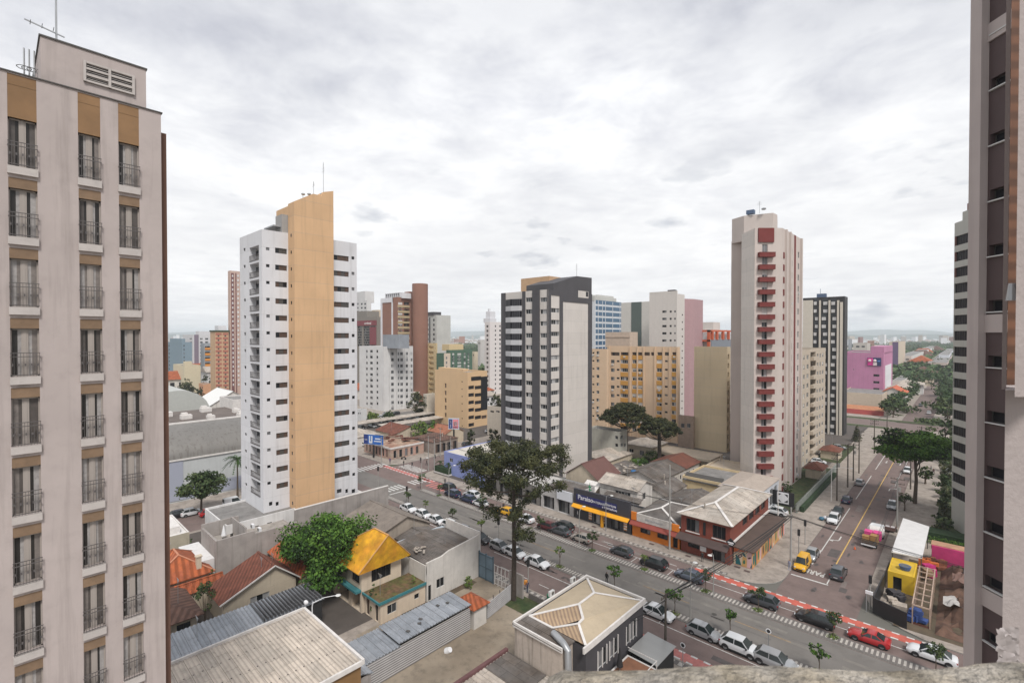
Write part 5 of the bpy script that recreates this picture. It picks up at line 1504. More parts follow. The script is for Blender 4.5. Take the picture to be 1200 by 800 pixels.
h = House('house', 'small cream house with an old brown hipped roof at the foot of the left tower', 'house', -77.0, -68.0, 7.5, 16.6, 3.2, M_creamw, holes=[(1, 4.6, 6.4, .9, 2.5, 'w', .15), (1, 7, 8.4, .9, 2.6, 'dark', .15)])
h.hip(5.2, M_told, ov=.6)
h = House('yard_wall', 'pale yard wall strip below the orange tiled porch', 'wall', -74.9, -74.6, 10, 27, 2.2, M_creamw); h.flat(par=.05)
# white flat building behind them
h = House('warehouse', 'wide low building with a white roof and beige side wall behind the orange roofs', 'warehouse', -103.5, -92.2, -2, 21.5, 5.0, mat('beige_yard_wall', (.40, .36, .28), .9, noise=.12, streak=.5)); h.flat(mat('white_membrane_roof', (.70, .68, .66), .8, noise=.1, nscale=.25, dirt=.1), .25, M_trim)
h.part('roof_box', M_trim, lambda b: b.box(-98, 15, 4.7, -93.5, 20.5, 5.9))
h = House('terrace_building', 'grey concrete building with an open roof terrace holding a folded white parasol', 'building', -87.2, -79.8, 21.9, 34.0, 5.2, M_concrete); h.flat(mat('terrace_floor', (.33, .30, .27), .9, noise=.3, nscale=1.2), .05)
def f(b):
    for (x0, x1, y0, y1, hh) in ((-80.1, -79.8, 21.9, 27.2, 6.9), (-87.2, -86.9, 21.9, 27.2, 7.4), (-86.9, -80.1, 21.9, 22.2, 6.9), (-86.9, -80.1, 26.0, 26.2, 7.6), (-80.1, -79.8, 27.2, 34, 6.4)):
        b.box(x0, y0, 5.2, x1, y1, hh)
h.part('parapet', M_concrete, f)
h.part('side_wall', M_pod, lambda b: b.box(-88.6, 19.2, .13, -80.4, 21.88, 4.3))
par_ = thing('parasol', 'folded white parasol on the small roof terrace', 'parasol', (-84.2, 24.2, 5.16))
b = MB(); b.tube([(0, 0, 0), (0, 0, 2.4)], .03, 6); b.build('pole', M_metal, par_, world=False)
b = MB(); b.tube([(0, 0, .7), (0, 0, 1.2), (0, 0, 2.3)], [.38, .26, .04], 10); b.build('canopy', M_white, par_, world=False)
for i, (x, y) in enumerate(((-82.6, 23.4), (-83.2, 25.2))):
    t = thing('garden_chair', ('dark chair on the roof terrace beside the parasol', 'dark chair at the back wall of the roof terrace')[i], 'chair', (x, y, 5.16), i * 2.0)
    b = MB(); b.box(-.25, -.25, .42, .25, .25, .47); b.build('seat', M_dframe, t, world=False)
    b = MB(); b.box(-.25, .21, .47, .25, .26, .95); b.build('backrest', M_dframe, t, world=False)
    for sx in (-.22, .22):
        for sy_ in (-.22, .22): b = MB(); b.box(sx - .02, sy_ - .02, 0, sx + .02, sy_ + .02, .42); b.build('leg', M_dframe, t, world=False)
for i in range(3):
    t = thing('air_conditioner', ('white condenser unit nearest on the terrace edge', 'white condenser unit in the middle of the terrace recess', 'white condenser unit highest in the terrace recess')[i], 'air conditioner', (-81.2 - .3 * i, 27.6 + .9 * (i % 2), 5.2 + .75 * i))
    b = MB(); b.box(-.4, -.18, 0, .4, .18, .6); b.build('casing', M_white, t, world=False)
    b = MB(); b.tube([(-.1, -.2, .3), (-.1, -.185, .3)], .22, 12); b.build('fan_grille', M_dframe, t, world=False)
# tall garden wall by the old grey roofs
b = MB(); b.box(-82.4, 34.3, .13, -82.1, 52.4, 7.6, 0); b.box(-82.45, 34.3, 7.6, -82.05, 52.4, 7.72, 1)
tag(b.build('boundary_wall', [M_concrete, M_trim]), 'tall stained concrete wall between the orange slab tower and the old grey roofs', 'wall')
h = House('house', 'old house with a broad grey fibre cement gable roof below the stained concrete wall', 'house', -79.6, -68.6, 39.2, 52.2, 3.9, mat('drab_wall', (.36, .31, .26), .9, noise=.12, streak=.4), holes=[(1, 2.6, 4.2, 1.4, 2.9, 'w', .15)])
h.gable(6.6, 'X', mat('fibre_cement_brown', (.21, .18, .155), .95, noise=.25, nscale=.5, dirt=.4), ov=.4, rib=.3, pos=.62)
h = House('shed', 'dark grey low shed roof under the left end of the stained concrete wall', 'shed', -81.5, -79.9, 33, 45, 3.6, M_concrete); h.mono((4.2, 4.0, 4.0, 4.2), M_fibro, 30)
h = House('house', 'narrow cream house end with one window facing the yard', 'house', -68.2, -64.6, 45, 51.5, 3.6, M_creamw, holes=[(1, .8, 2.0, 1.2, 2.4, 'w', .15), (1, 4, 5.2, 1.2, 2.4, 'w', .15)]); h.gable(4.4, 'X', M_fibro, ov=.25)
h = House('lean_to', 'thin blue grey metal roof strip between the old house and the white walled workshop', 'lean-to', -64.3, -62.6, 38.5, 51.5, 3.3, M_creamw); h.mono((4.8, 4.6, 4.6, 4.8), mat('blue_grey_sheet', (.36, .40, .43), .6, noise=.1), 6)
# workshop with white side wall and sagging dark roof
wk = House('workshop', 'white walled workshop with a sagging dark fibre cement roof beside the blue gate', 'workshop', -62.3, -54.1, 40.6, 50.6, 5.0, M_whitew, holes=[(1, 1.7, 3.1, 1.3, 2.6, 'w', .15), (1, .25, .75, .15, 2.3, 'dark', .15)])
def f(b):
    x0, x1 = -62.4, -54.4; n = 10
    zz = lambda i: 5.0 + .75 * sin(pi * (i + 2) / (n + 3))
    for i in range(n):
        ya, yb = 40.6 + 10.0 * i / n, 40.6 + 10.0 * (i + 1) / n
        corrug(b, (x0, ya, zz(i) + .2), (x0, yb, zz(i + 1) + .2), (x1, yb, zz(i + 1) - .1), (x1, ya, zz(i) - .1), 4, .05)
wk.part('roof', M_fibro, f)
def f(b):
    P = [(40.6, 5.5), (43.3, 5.6), (44.6, 6.0), (46.5, 6.15), (50.6, 6.5)]
    for (ya, za_), (yb, zb_) in zip(P, P[1:]):
        v = [(-54.35, ya, 3.9), (-54.35, yb, 3.9), (-54.35, yb, zb_), (-54.35, ya, za_), (-54.095, ya, 3.9), (-54.095, yb, 3.9), (-54.095, yb, zb_), (-54.095, ya, za_)]
        b.add(v, [(3, 2, 1, 0), (4, 5, 6, 7), (7, 6, 2, 3), (0, 4, 7, 3), (5, 1, 2, 6)])
wk.part('parapet_wall', M_whitew, f)
wk.part('roof_debris', M_fibrol, lambda b: [b.obox(-56 - r_.random() * 2.5, 41 + r_.random() * 2, 5.9, .5 + r_.random() * .7, .3, .08, r_.random() * 3) for _ in range(9)])
b = MB(); b.box(-62.3, 50.62, .13, -54.1, 50.8, 6.9); tag(b.build('parapet_board', M_trim), 'white rusty parapet board along the street side of the workshop roof', 'parapet')
# yellow roofed house
yh = House('house', 'cream two storey house with a bright yellow hipped roof and a planted terrace', 'house', -66.0, -58.2, 33.0, 39.2, 5.9, mat('cream_rose_wall', (.60, .50, .39), .9, noise=.08, streak=.3),
           holes=[(1, 1.5, 4.5, 3.7, 5.6, 'dark', .12), (0, 5.2, 7.4, .2, 2.7, None, 1.6), (0, 1.0, 4.4, .2, 2.7, None, 1.6), (0, 5.0, 7.3, 3.7, 5.7, 'dark', .3)])
(rx0, rz0), (rx1, rz1) = PY(441, 619, 36.1), PY(455, 628, 36.1)
yh.hip((rz0 + rz1) / 2, mat('yellow_roof_tiles', (.74, .40, .015), .8, noise=.35, nscale=.7, dirt=.28, col2=(.6, .27, .02)), ov=.9, r0=(rx0 - .5, 36.1), r1=(rx1, 36.1), trim=mat('yellow_ridge', (.55, .30, .12), .85), tw=.2)
yh.part('balcony_beam', M_green, lambda b: b.box(-66, 32.2, 2.95, -58.2, 32.98, 3.25))
yh.part('balcony_rail', M_dframe, lambda b: b.box(-66, 32.2, 3.95, -58.2, 32.25, 4.0))
gf = House('annexe', 'cream ground floor annexe with a moss covered terrace roof and teal fascia', 'annexe', -58.1, -54.2, 33.4, 40.4, 2.7, mat('cream_rose_wall', (.6, .5, .39)),
           holes=[(1, 1.0, 2.4, .9, 2.1, 'w', .12), (1, 5.2, 6.0, 1.2, 1.9, 'w', .12), (0, 2.6, 3.3, .15, 2.3, 'dark', .2), (0, .4, 1.2, .15, 2.3, 'brownstrip', .2)])
gf.part('terrace', mat('mossy_terrace', (.10, .10, .03), 1, noise=.5, nscale=1.5, col2=(.15, .09, .05)), lambda b: b.box(-58.1, 33.2, 2.7, -54.0, 40.4, 2.95))
gf.part('fascia', M_green, lambda b: (b.box(-54.0, 33.0, 2.7, -53.9, 40.4, 3.08), b.box(-58.1, 33.0, 2.75, -54.0, 33.18, 3.0)))
gf.part('inner_wall', M_whitew, lambda b: b.box(-58.0, 40.42, 2.7, -54.2, 40.58, 5.2))
# long ribbed shed and its fence screen
h = House('shed', 'long shed with a blue grey ribbed roof and slatted white side', 'shed', -48.9, -45.1, 30.2, 40.4, 2.9, M_whitew)
h.mono((3.45, 3.3, 3.3, 3.45), M_zinc, 26, amp=.09)
h.part('roof_debris', M_dframe, lambda b: [b.obox(x, y, 3.46, .45, .3, .06, a) for x, y, a in ((-46.8, 34.2, .3), (-46.2, 33.6, 1), (-47.6, 37.4, .2), (-47.2, 38.6, .8), (-45.9, 31.8, .5))])
M_slat = mat('white_slats', (.52, .51, .50), .7, noise=.1, nscale=.8, wave=('Z', .26, (.20, .19, .19), .12))
h.part('slatted_side', M_slat, lambda b: b.box(-44.98, 24.6, .2, -44.92, 40.4, 2.9))
h = House('shed', 'lower near end of the ribbed metal shed, with a grey door panel', 'shed', -49.2, -45.1, 17.5, 30.0, 2.6, M_whitew); h.mono((3.1, 2.95, 2.95, 3.1), M_zinc, 32, amp=.09)
h.part('door_panel', mat('grey_panel', (.3, .28, .27), .8, noise=.2), lambda b: b.box(-45.06, 26.6, .2, -45.0, 29.4, 2.5))
h = House('shelter', 'small shelter with a bright orange tiled roof at the far end of the ribbed shed', 'shelter', -47.6, -44.6, 40.7, 42.9, 2.8, M_whitew); h.hip(3.7, M_torange, ov=.35)
fl = thing('fence_screen', 'grey slatted sheet fence continuing from the ribbed shed to the big pine', 'fence', (-45.6, 46.4, KZ))
b = MB(); corrug(b, (-45.0, 43.4, 2.2), (-45.0, 43.4, .2), (-46.0, 49.4, .2), (-46.0, 49.4, 2.4), 8, .05); b.build('sheet', mat('fence_sheet', (.36, .35, .35), .7, noise=.15), fl)
b = MB(); [b.box(-45.2 - k * .25, 43.4 + k * 1.5, .13, -45.12 - k * .25, 43.48 + k * 1.5, 2.6) for k in range(5)]; b.build('posts', M_dframe, fl)
# gate, screens and low wall to the street
gt = thing('gate', 'tall blue grey sheet metal gate beside the white walled workshop', 'gate', (-52.6, 50.4, KZ))
b = MB(); b.box(-53.9, 50.3, .2, -50.9, 50.4, 4.0); b.build('leaf', mat('blue_grey_gate', (.13, .19, .24), .6, noise=.2, nscale=.8), gt)
b = MB()
for x in (-53.9, -52.4, -50.9): b.box(x - .06, 50.24, .13, x + .06, 50.46, 4.2)
for z in (.3, 2.0, 3.8): b.box(-53.9, 50.24, z, -50.9, 50.3, z + .1)
b.build('gate_frame', mat('gate_frame_blue', (.08, .12, .15), .6), gt)
gt = thing('lattice_gate', 'white lattice frame gate between the blue gate and the big pine', 'gate', (-49.2, 50.3, KZ))
b = MB()
for k in range(5): b.bar((-50.6 + k * .75, 50.3, .13), (-50.6 + k * .75, 50.3, 3.2), .06)
for z in (.4, 1.2, 2.0, 3.1): b.bar((-50.6, 50.3, z), (-47.6, 50.3, z), .05)
for k in range(4): b.bar((-50.6 + k * .75, 50.3, .4), (-49.85 + k * .75, 50.3, 3.1), .04)
b.build('lattice', M_trim, gt)
b = MB(); b.box(-47.4, 50.2, .13, -44.9, 50.45, 3.4); tag(b.build('boundary_wall', M_concrete), 'short grey wall panel right behind the trunk of the big pine', 'wall')
b = MB(); b.box(-44.4, 50.9, .13, -35.0, 51.1, .9); tag(b.build('low_wall', M_pattern_dark), 'low dark wall along the pavement left of the beige roofed house', 'wall')
# beige roofed house with dark walls
ph = House('house', 'dark grey house with beige roofs and wide white ridge strips, nearest to the stone ledge', 'house', -34.3, -26.6, 39.0, 50.4, 6.7, mat('charcoal_wall', (.055, .052, .058), .8, noise=.12, nscale=.6),
           holes=[(1, 7.6, 9.8, 3.4, 5.4, 'w', .1), (1, 4.2, 5.9, 3.5, 5.2, 'w', .1), (1, 2.0, 3.7, 3.5, 5.2, 'w', .1)])
M_beigetile = mat('beige_tiles', (.44, .36, .255), .9, noise=.08, nscale=.7, dirt=.12)
M_beigetile2 = mat('beige_ribbed_tiles', (.42, .30, .19), .9, noise=.15, nscale=.9, wave=('DIAGONAL', .3, (.27, .19, .13), .2))
P = dict(A=(-34.1, 39.2, 6.75), B=(-26.8, 39.2, 6.75), C=(-26.8, 50.2, 6.75), D=(-34.1, 50.2, 6.75), R0=(-30.7, 46.6, 7.6), R1=(-30.6, 43.5, 7.6), R2=(-28.7, 41.5, 7.6), V=(-30.9, 39.2, 6.76), R3=(-28.7, 40.7, 7.45))
b = MB()
for q in (('D', 'R0', 'R1', 'A'),): b.add([P[k] for k in q], [tuple(reversed(range(4)))])
b.add([P['C'], P['D'], P['R0']], [(0, 1, 2)])
b.add([P['B'], P['C'], P['R0'], P['R1'], P['R2'], P['R3']], [(0, 1, 2, 3, 4, 5)])
b.build('roof', M_beigetile, ph.root)
b = MB(); b.add([P['A'], P['R1'], P['R2'], P['V']], [(0, 3, 2, 1)]); b.add([P['A'], P['V'], P['R3'], P['B']], [(0, 3, 2, 1)]); b.build('ribbed_roof', M_beigetile2, ph.root)
b = MB()
for q in ('DR0', 'CR0', 'R0R1', 'R1R2', 'R2R3', 'R3B', 'R1A', 'R3V', 'VA'):
    k = 1 if q[0] not in 'R' else 2
    p0, p1 = P[q[:k]], P[q[k:]]
    b.bar((p0[0], p0[1], p0[2] + .05), (p1[0], p1[1], p1[2] + .05), .27, .06)
b.build('ridge_strips', M_trim, ph.root)
ph.part('parapet', M_trim, lambda b: (b.box(-34.5, 50.4, 6.4, -26.4, 50.62, 7.0), b.box(-26.59, 38.4, 6.4, -26.4, 50.4, 7.0), b.box(-34.5, 37.0, 6.4, -34.31, 50.4, 7.0)))
ph.part('window_frames', M_trim, lambda b: [b.box(-26.59, y, 3.4, -26.52, y + .1, 5.4) for y in (46.55, 47.3, 48.0, 48.75, 43.15, 43.95, 44.8, 40.95, 41.8, 42.6)])
h = House('annexe', 'stained beige annexe with a grey ribbed roof in front of the dark grey house', 'annexe', -34.3, -28.2, 37.1, 38.98, 6.5, mat('stained_beige_wall', (.47, .40, .34), .9, noise=.1, streak=.9, dirt=.2))
h.mono((6.75, 6.7, 6.7, 6.75), M_fibro, 10, amp=.06)
h.part('parapet', M_trim, lambda b: (b.box(-34.3, 36.92, 6.5, -28, 37.09, 6.98)))
h.part('duct', M_metal, lambda b: b.tube([(-30.0, 38.2, 7.1), (-28.3, 37.6, 7.05), (-27.7, 37.5, 6.7), (-27.6, 37.5, 4.6)], .34, 12), smooth=True)
for i, yy in enumerate((43.8, 48.0)):
    t = thing('air_conditioner', ('white air conditioner on the left parapet, nearer of two', 'white air conditioner on the left parapet, farther of two')[i], 'air conditioner', (-34.7, yy, 6.95), pi / 2)
    b = MB(); b.box(-.4, -.15, 0, .4, .15, .55); b.build('casing', M_frame, t, world=False)
    b = MB(); b.tube([(.08, -.17, .28), (.08, -.155, .28)], .21, 14); b.build('fan_grille', M_dframe, t, world=False)
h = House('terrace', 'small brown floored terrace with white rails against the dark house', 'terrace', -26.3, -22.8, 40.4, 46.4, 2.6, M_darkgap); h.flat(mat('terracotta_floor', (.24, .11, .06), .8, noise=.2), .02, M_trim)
h.part('rails', M_trim, lambda b: (b.bar((-22.9, 40.4, 3.5), (-22.9, 46.4, 3.5), .07), b.bar((-26.2, 46.3, 3.5), (-22.9, 46.3, 3.5), .07), b.bar((-22.9, 40.4, 2.6), (-22.9, 40.4, 3.5), .07), b.bar((-22.9, 43.4, 2.6), (-22.9, 43.4, 3.5), .07), b.bar((-22.9, 46.3, 2.6), (-22.9, 46.3, 3.5), .07)))
t = thing('parasol', 'folded black parasol on the brown floored terrace', 'parasol', (-25.6, 43.6, 2.6)); b = MB(); b.tube([(0, 0, 0), (0, 0, .6)], .04, 6); b.build('pole', M_metal, t, world=False)
b = MB(); b.tube([(0, 0, .5), (0, 0, 1.0), (0, 0, 2.4)], [.36, .28, .04], 10); b.build('canopy', M_black, t, world=False)
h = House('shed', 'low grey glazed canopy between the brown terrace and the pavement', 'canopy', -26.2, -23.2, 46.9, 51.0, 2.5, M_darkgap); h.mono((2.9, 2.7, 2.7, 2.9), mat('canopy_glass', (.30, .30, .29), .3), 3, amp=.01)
h = House('shed', 'lowest grey ribbed roof at the bottom edge, left of the stained beige annexe', 'shed', -34.9, -24.5, 22, 36.8, 3.2, M_concrete)
h.mono((3.5, 3.4, 3.4, 3.5), M_fibrol, 32, amp=.07); h.part('dark_patch', M_fibro, lambda b: b.box(-35.0, 33.5, 3.56, -29.8, 36.9, 3.6))
h.part('edge_wall', mat('red_brown_capping', (.13, .06, .06), .85, noise=.2), lambda b: b.box(-35.5, 22, .13, -35.12, 37.0, 3.8))

# -- far side of the avenue
YS = 80.3
def px_x(px, y=YS): return PY(px, 600, y)[0]
shop = House('shop', 'shop with a dark navy facade sign and an orange yellow awning', 'shop', -57.4, -44.9, YS, 86, 3.7, mat('charcoal_facade', (.05, .05, .058), .8, noise=.08),
             holes=[(0, 4.2, 6.3, .25, 2.7, 'w', .2), (0, 8.3, 10.2, .2, 2.6, 'dark', .4), (0, 11.1, 12.1, .2, 2.6, 'dark', .4)])
shop.flat(M_fibro, .3)
shop.part('fascia', mat('navy_black_fascia', (.045, .045, .055), .6, noise=.06), lambda b: b.box(-57.5, YS - .5, 3.0, -44.85, YS - .003, 6.2))
shop.part('sign_board', mat('navy_board', (.02, .022, .12), .5), lambda b: b.box(-56.8, YS - .6, 3.7, -47.6, YS - .503, 5.2))
aw = shop.part('awning', mat('amber_awning', (.75, .34, .01), .7), lambda b: (b.slab([(-57.6, YS - 1.3, 2.75), (-44.9, YS - 1.3, 2.75), (-44.9, YS - .5, 3.2), (-57.6, YS - .5, 3.2)], .12), b.box(-50.9, YS - .9, .14, -50.45, YS - .5, 2.8)))
M_letter = mat('sign_letters', (.62, .63, .68), .6)
def sign_text(body, size, x, y, z, parent, m=M_letter, bold=.0):
    o = flat_text('lettering', body, size, (0, 0, 0), 0, m, rx=pi / 2, th=.02, bold=bold)
    o.parent = parent; o.location = Vector((x, y, z)) - parent.location; return o
sign_text('Paraiso', 1.25, -54.6, YS - .63, 4.7, shop.root, bold=.02)
sign_text('MATERIAIS', .62, -51.6, YS - .63, 4.55, shop.root)
sign_text('Elétricos', .70, -48.9, YS - .63, 4.72, shop.root, bold=.01)
sign_text('e Hidráulicos', .62, -49.1, YS - .63, 4.05, shop.root, bold=.01)
shop.part('striped_posters', mat('stripes_orange_white', (.5, .22, .08), .8, wave=('Z', .5, (.6, .58, .55), .1)), lambda b: [b.box(x, YS - .03, .6, x + .7, YS - .003, 2.5) for x in (-54.2, -51.2, -46.4)])
# shops to its left, half hidden by the big pine
s2 = House('shop', 'white fronted shop with a pale blue lettered sign, left of the navy shop', 'shop', -66.5, -57.9, YS, 88, 4.6, mat('pale_grey_front', (.42, .41, .40), .8, noise=.1), holes=[(0, .5, 3.6, .2, 2.8, 'dark', .5), (0, 4.5, 7.6, .2, 2.8, 'dark', .5)]); s2.flat(M_fibro, .3)
s2.part('sign_board', mat('pale_sign', (.62, .64, .68), .6), lambda b: b.box(-62, YS - .3, 3.0, -58.0, YS - .01, 4.9))
s3 = House('shop', 'dark fronted low shop behind the big pine', 'shop', -84.0, -67.0, YS, 90, 4.2, mat('dim_front', (.16, .15, .14), .8, noise=.15), holes=[(0, .6 + 4.1 * k, 3.9 + 4.1 * k, .2, 2.9, 'dark', .5) for k in range(4)]); s3.flat(mat('pale_sheet_roof', (.46, .44, .42), .9, noise=.12), .3)
# orange shop
og = House('shop', 'orange shop with a red brown canopy and a long faded white sign', 'shop', -44.6, -35.6, YS, 92, 3.9, mat('orange_paint', (.68, .20, .02), .8, noise=.08, dirt=.1),
           holes=[(0, 1.6, 3.6, 1.1, 2.3, 'dark', .2), (0, 4.9, 6.9, 1.1, 2.3, 'dark', .2), (0, 7.8, 8.7, .2, 2.5, 'dark', .3)])
og.part('canopy', mat('red_brown_canopy', (.25, .055, .04), .8, noise=.15), lambda b: b.slab([(-44.8, YS - .9, 2.5), (-35.5, YS - .9, 2.5), (-35.5, YS - .05, 3.2), (-44.8, YS - .05, 3.2)], .12))
og.part('sign_board', mat('faded_sign', (.55, .52, .48), .8, noise=.25, nscale=1.5, dirt=.25), lambda b: b.box(-43.6, YS - .25, 3.15, -36.9, YS - .01, 4.5))
og.part('fascia', mat('orange_paint', (.68, .2, .02)), lambda b: (b.box(-44.7, YS - .3, 3.2, -43.65, YS - .01, 4.6), b.box(-36.85, YS - .3, 3.2, -35.6, YS - .01, 4.4)))
sign_text('RESTAURANTE', .5, -40.2, YS - .27, 3.75, og.root, mat('faint_letters', (.32, .33, .34), .8))
og.b.root
House.hip(og, 5.0, M_fibro, ov=.1, r0=(-40.9, 84.5), r1=(-40.9, 88.5), trim=M_trim, tw=.4)
og2 = House('shed', 'grey roofed rear wing behind the orange shop', 'rear wing', -46.5, -36.0, 92.2, 104, 2.6, M_whitew); og2.gable(4.0, 'Y', M_fibro, ov=.2)
# red brick corner building
M_rbrick = mat('red_brick', (.23, .055, .032), .85, noise=.12, nscale=.8, brick=(1.0, .5, .16, .02, (.17, .07, .05)), col2=(.19, .045, .03))
rb = House('restaurant_building', 'two storey red brick corner building with a pale grey hipped roof', 'building', -35.3, -27.2, YS, 101, 6.6, M_rbrick,
           holes=[(0, .9, 3.1, 3.9, 6.0, 'dark', .2), (0, 5.3, 7.4, 3.9, 6.0, 'dark', .2), (0, 1.2, 3.2, 1.2, 2.4, 'dark', .2), (0, 5.2, 7.3, .2, 2.7, 'dark', .4)] + [(1, 6 + 3.4 * k, 8.6 + 3.4 * k, 4.6, 6.0, 'dark', .2) for k in range(4)])
rb.hip(8.2, M_fibrol, ov=.5, r0=(-31.2, 84.8), r1=(-31.2, 96.5), trim=M_trim, tw=.45)
rb.part('awning', mat('dark_brown_awning', (.075, .05, .045), .8, noise=.15), lambda b: b.slab([(-35.7, YS - 1.5, 2.7), (-27.2, YS - 1.5, 2.7), (-27.2, YS - .02, 3.4), (-35.7, YS - .02, 3.4)], .15))
rb.part('window_sills', M_trim, lambda b: (b.box(-34.5, YS - .1, 3.72, -32.1, YS + .05, 3.88), b.box(-30.1, YS - .1, 3.72, -27.8, YS + .05, 3.88)))
rb.part('facade_sign', M_black, lambda b: b.box(-31.5, YS - .08, 3.9, -31.1, YS - .01, 6.0))
rb.part('side_gutter', M_trim, lambda b: b.box(-27.15, YS + 1, 3.5, -26.9, 101, 3.75))
rb.part('door_panel_white', M_white, lambda b: b.box(-32.0, YS - .06, 1.1, -31.0, YS - .01, 2.1))
t = thing('projecting_sign', 'dark diamond sign with white lettering on the corner of the red brick building', 'sign', (-26.8, YS - .9, 3.9))
b = MB(); b.add([(-.75, 0, .3), (0, 0, -.45), (.75, 0, .3), (0, 0, 1.05), (-.75, .1, .3), (0, .1, -.45), (.75, .1, .3), (0, .1, 1.05)], [(0, 1, 2, 3), (7, 6, 5, 4), (0, 4, 5, 1), (1, 5, 6, 2), (2, 6, 7, 3), (3, 7, 4, 0)]); b.build('board', M_black, t, world=False)
b = MB(); b.box(-.45, -.02, .2, .45, -.005, .42); b.box(-.3, -.02, -.02, .3, -.005, .1); b.build('lettering', M_white, t, world=False)
# mural wing
mu = House('side_wing', 'low side wing painted with a mural of leaves in orange, teal and pink', 'side wing', -27.0, -24.2, 81.4, 100, 2.9, mat('mural_orange', (.62, .17, .06), .8))
mu.part('roof', mat('brown_flat_roof', (.10, .068, .055), .85, noise=.2, nscale=.5), lambda b: b.slab([(-27.1, 80.9, 3.2), (-23.8, 80.9, 3.0), (-23.8, 100.3, 3.0), (-27.1, 100.3, 3.2)], .18))
mural = [mat('mural_cream', (.60, .50, .36), .8), mat('mural_teal', (.015, .12, .13), .8), mat('mural_pink', (.60, .40, .40), .8), mat('mural_yellow', (.55, .33, .12), .8), mat('mural_brown', (.07, .035, .03), .8), mat('mural_green', (.05, .17, .09), .8)]
b = MB(); y = 81.38
def mp_(pts, m, k): b.add([(-27.0 + u, y - .004 * k, .2 + v) for u, v in pts], [tuple(range(len(pts)))], m)
mp_([(0, 0), (2.8, 0), (2.8, 2.6), (.0, 1.9)], 0, 1); mp_([(1.2, 0), (2.1, 0), (2.0, 1.4), (1.4, 1.6)], 3, 2); mp_([(2.0, 0), (2.8, 0), (2.8, 2.6), (2.1, 2.3)], 2, 3)
mp_([(.3, .05), (1.2, .05), (.9, 1.0), (.55, 1.5), (.3, 1.5)], 1, 3); mp_([(2.5, .05), (2.78, .05), (2.75, .9)], 1, 4)
def leaf(u, v, a, L, w, m, k):
    pts = []
    for i in range(12):
        t_ = 2 * pi * i / 12; x_, z_ = L * cos(t_), w * sin(t_) * (1 - .3 * cos(t_)); pts.append((u + x_ * cos(a) - z_ * sin(a), v + x_ * sin(a) + z_ * cos(a)))
    mp_(pts, m, k)
leaf(.98, 1.55, .9, .42, .24, 4, 4); leaf(.98, 1.55, .9, .25, .12, 2, 5); leaf(1.6, 1.85, -.9, .38, .17, 1, 4); leaf(1.6, .75, 1.5, .36, .17, 5, 4); leaf(2.42, 1.6, .6, .3, .13, 4, 4)
b.build('mural_front', mural, mu.root)
b = MB(); x = -24.19; r_ = random.Random(8); yy = 81.6
while yy < 99.5:
    w_ = r_.uniform(.7, 1.5); m_ = r_.choice([0, 1, 2, 3, 5, 0, 2]); a_ = r_.uniform(-.5, .5)
    b.quad((x + .004, yy, .2), (x + .004, yy + w_, .2), (x + .004, min(yy + w_ + a_, 99.9), 2.7), (x + .004, yy + a_, 2.7), m_)
    pts = [(x + .012, yy + w_ / 2 + .35 * cos(t_), 1.4 + .8 * sin(t_)) for t_ in [2 * pi * k / 10 for k in range(10)]]; b.add(pts, [tuple(range(10))], r_.choice([1, 3, 4, 5, 2]))
    yy += w_ + r_.uniform(.1, .7)
b.build('mural_side', mural, mu.root)
# white houses behind the shops
h = House('house', 'white two storey house with a grey roof and large window behind the navy shop', 'house', -57.6, -48.6, 89.5, 96, 5.2, M_whitew, holes=[(0, 3.8, 7.4, 2.6, 4.4, 'w', .15), (1, 2.2, 3.6, 2.8, 4.2, 'w', .15)]); h.gable(6.6, 'X', M_fibrol, ov=.4)
t = h.part('awning', M_trim, lambda b: b.slab([(-61.5, 87.9, 3.4), (-57.7, 87.9, 3.4), (-57.7, 90.5, 4.8), (-61.5, 90.5, 4.8)], .1))
h = House('house', 'house with a steep brown roof at the foot of the dark framed tower', 'house', -68.5, -59.5, 92, 101, 4.4, M_creamw); h.gable(7.6, 'Y', mat('purple_brown_roof', (.14, .07, .06), .9, noise=.12), ov=.3)
h = House('house', 'white shed with a stepped grey roof behind the white two storey house', 'shed', -52, -45.8, 96.4, 107, 3.0, M_whitew); h.gable(4.4, 'Y', M_fibro, ov=.2)
h = House('shed', 'dark grey tangle of low roofs between the navy shop and the white sheds', 'shed', -55.5, -47.5, 88.2, 89.4, 3.0, M_whitew); h.mono((3.4, 3.3, 3.8, 3.9), M_fibro, 4)
h = House('row_house', 'long white row building with small windows and a partly brown roof, below the umbrella pines', 'house', -60.5, -51.5, 104, 128, 3.3, M_whitew, holes=[(1, 2 + 2.6 * k, 2.7 + 2.6 * k, 1.2, 2.2, 'small', .12) for k in range(8)]); h.gable(5.0, 'Y', M_fibro, ov=.4)
h.part('brown_roof_part', M_tbrown, lambda b: (b.slab([(-51.0, 119, 3.42), (-51.0, 128.4, 3.42), (-56, 128.4, 5.12), (-56, 119, 5.12)], .06), b.slab([(-61, 119, 3.42), (-56, 119, 5.12), (-56, 128.4, 5.12), (-61, 128.4, 3.42)], .06)))
h = House('shed', 'rubble strewn grey roof with a blue water tank, behind the white two storey house', 'shed', -66.5, -57.0, 101.8, 116, 3.0, M_concrete); h.mono((3.4, 3.2, 3.2, 3.4), M_fibro, 30)
h.part('roof_debris', M_fibrol, lambda b: [b.obox(-66 + r_.random() * 8.5, 102 + r_.random() * 13, 3.45, .5 + r_.random() * 1.6, .4 + r_.random() * .5, .12, r_.random() * 3) for _ in range(34)])
t = thing('water_tank', 'round blue water tank on the rubble strewn grey roof', 'water tank', (-57.8, 104.8, 3.4)); b = MB(); b.tube([(0, 0, 0), (0, 0, 1.0), (0, 0, 1.15)], [.62, .78, .7], 14); b.build('tank', mat('tank_blue', (.02, .14, .35), .5), t, world=False)
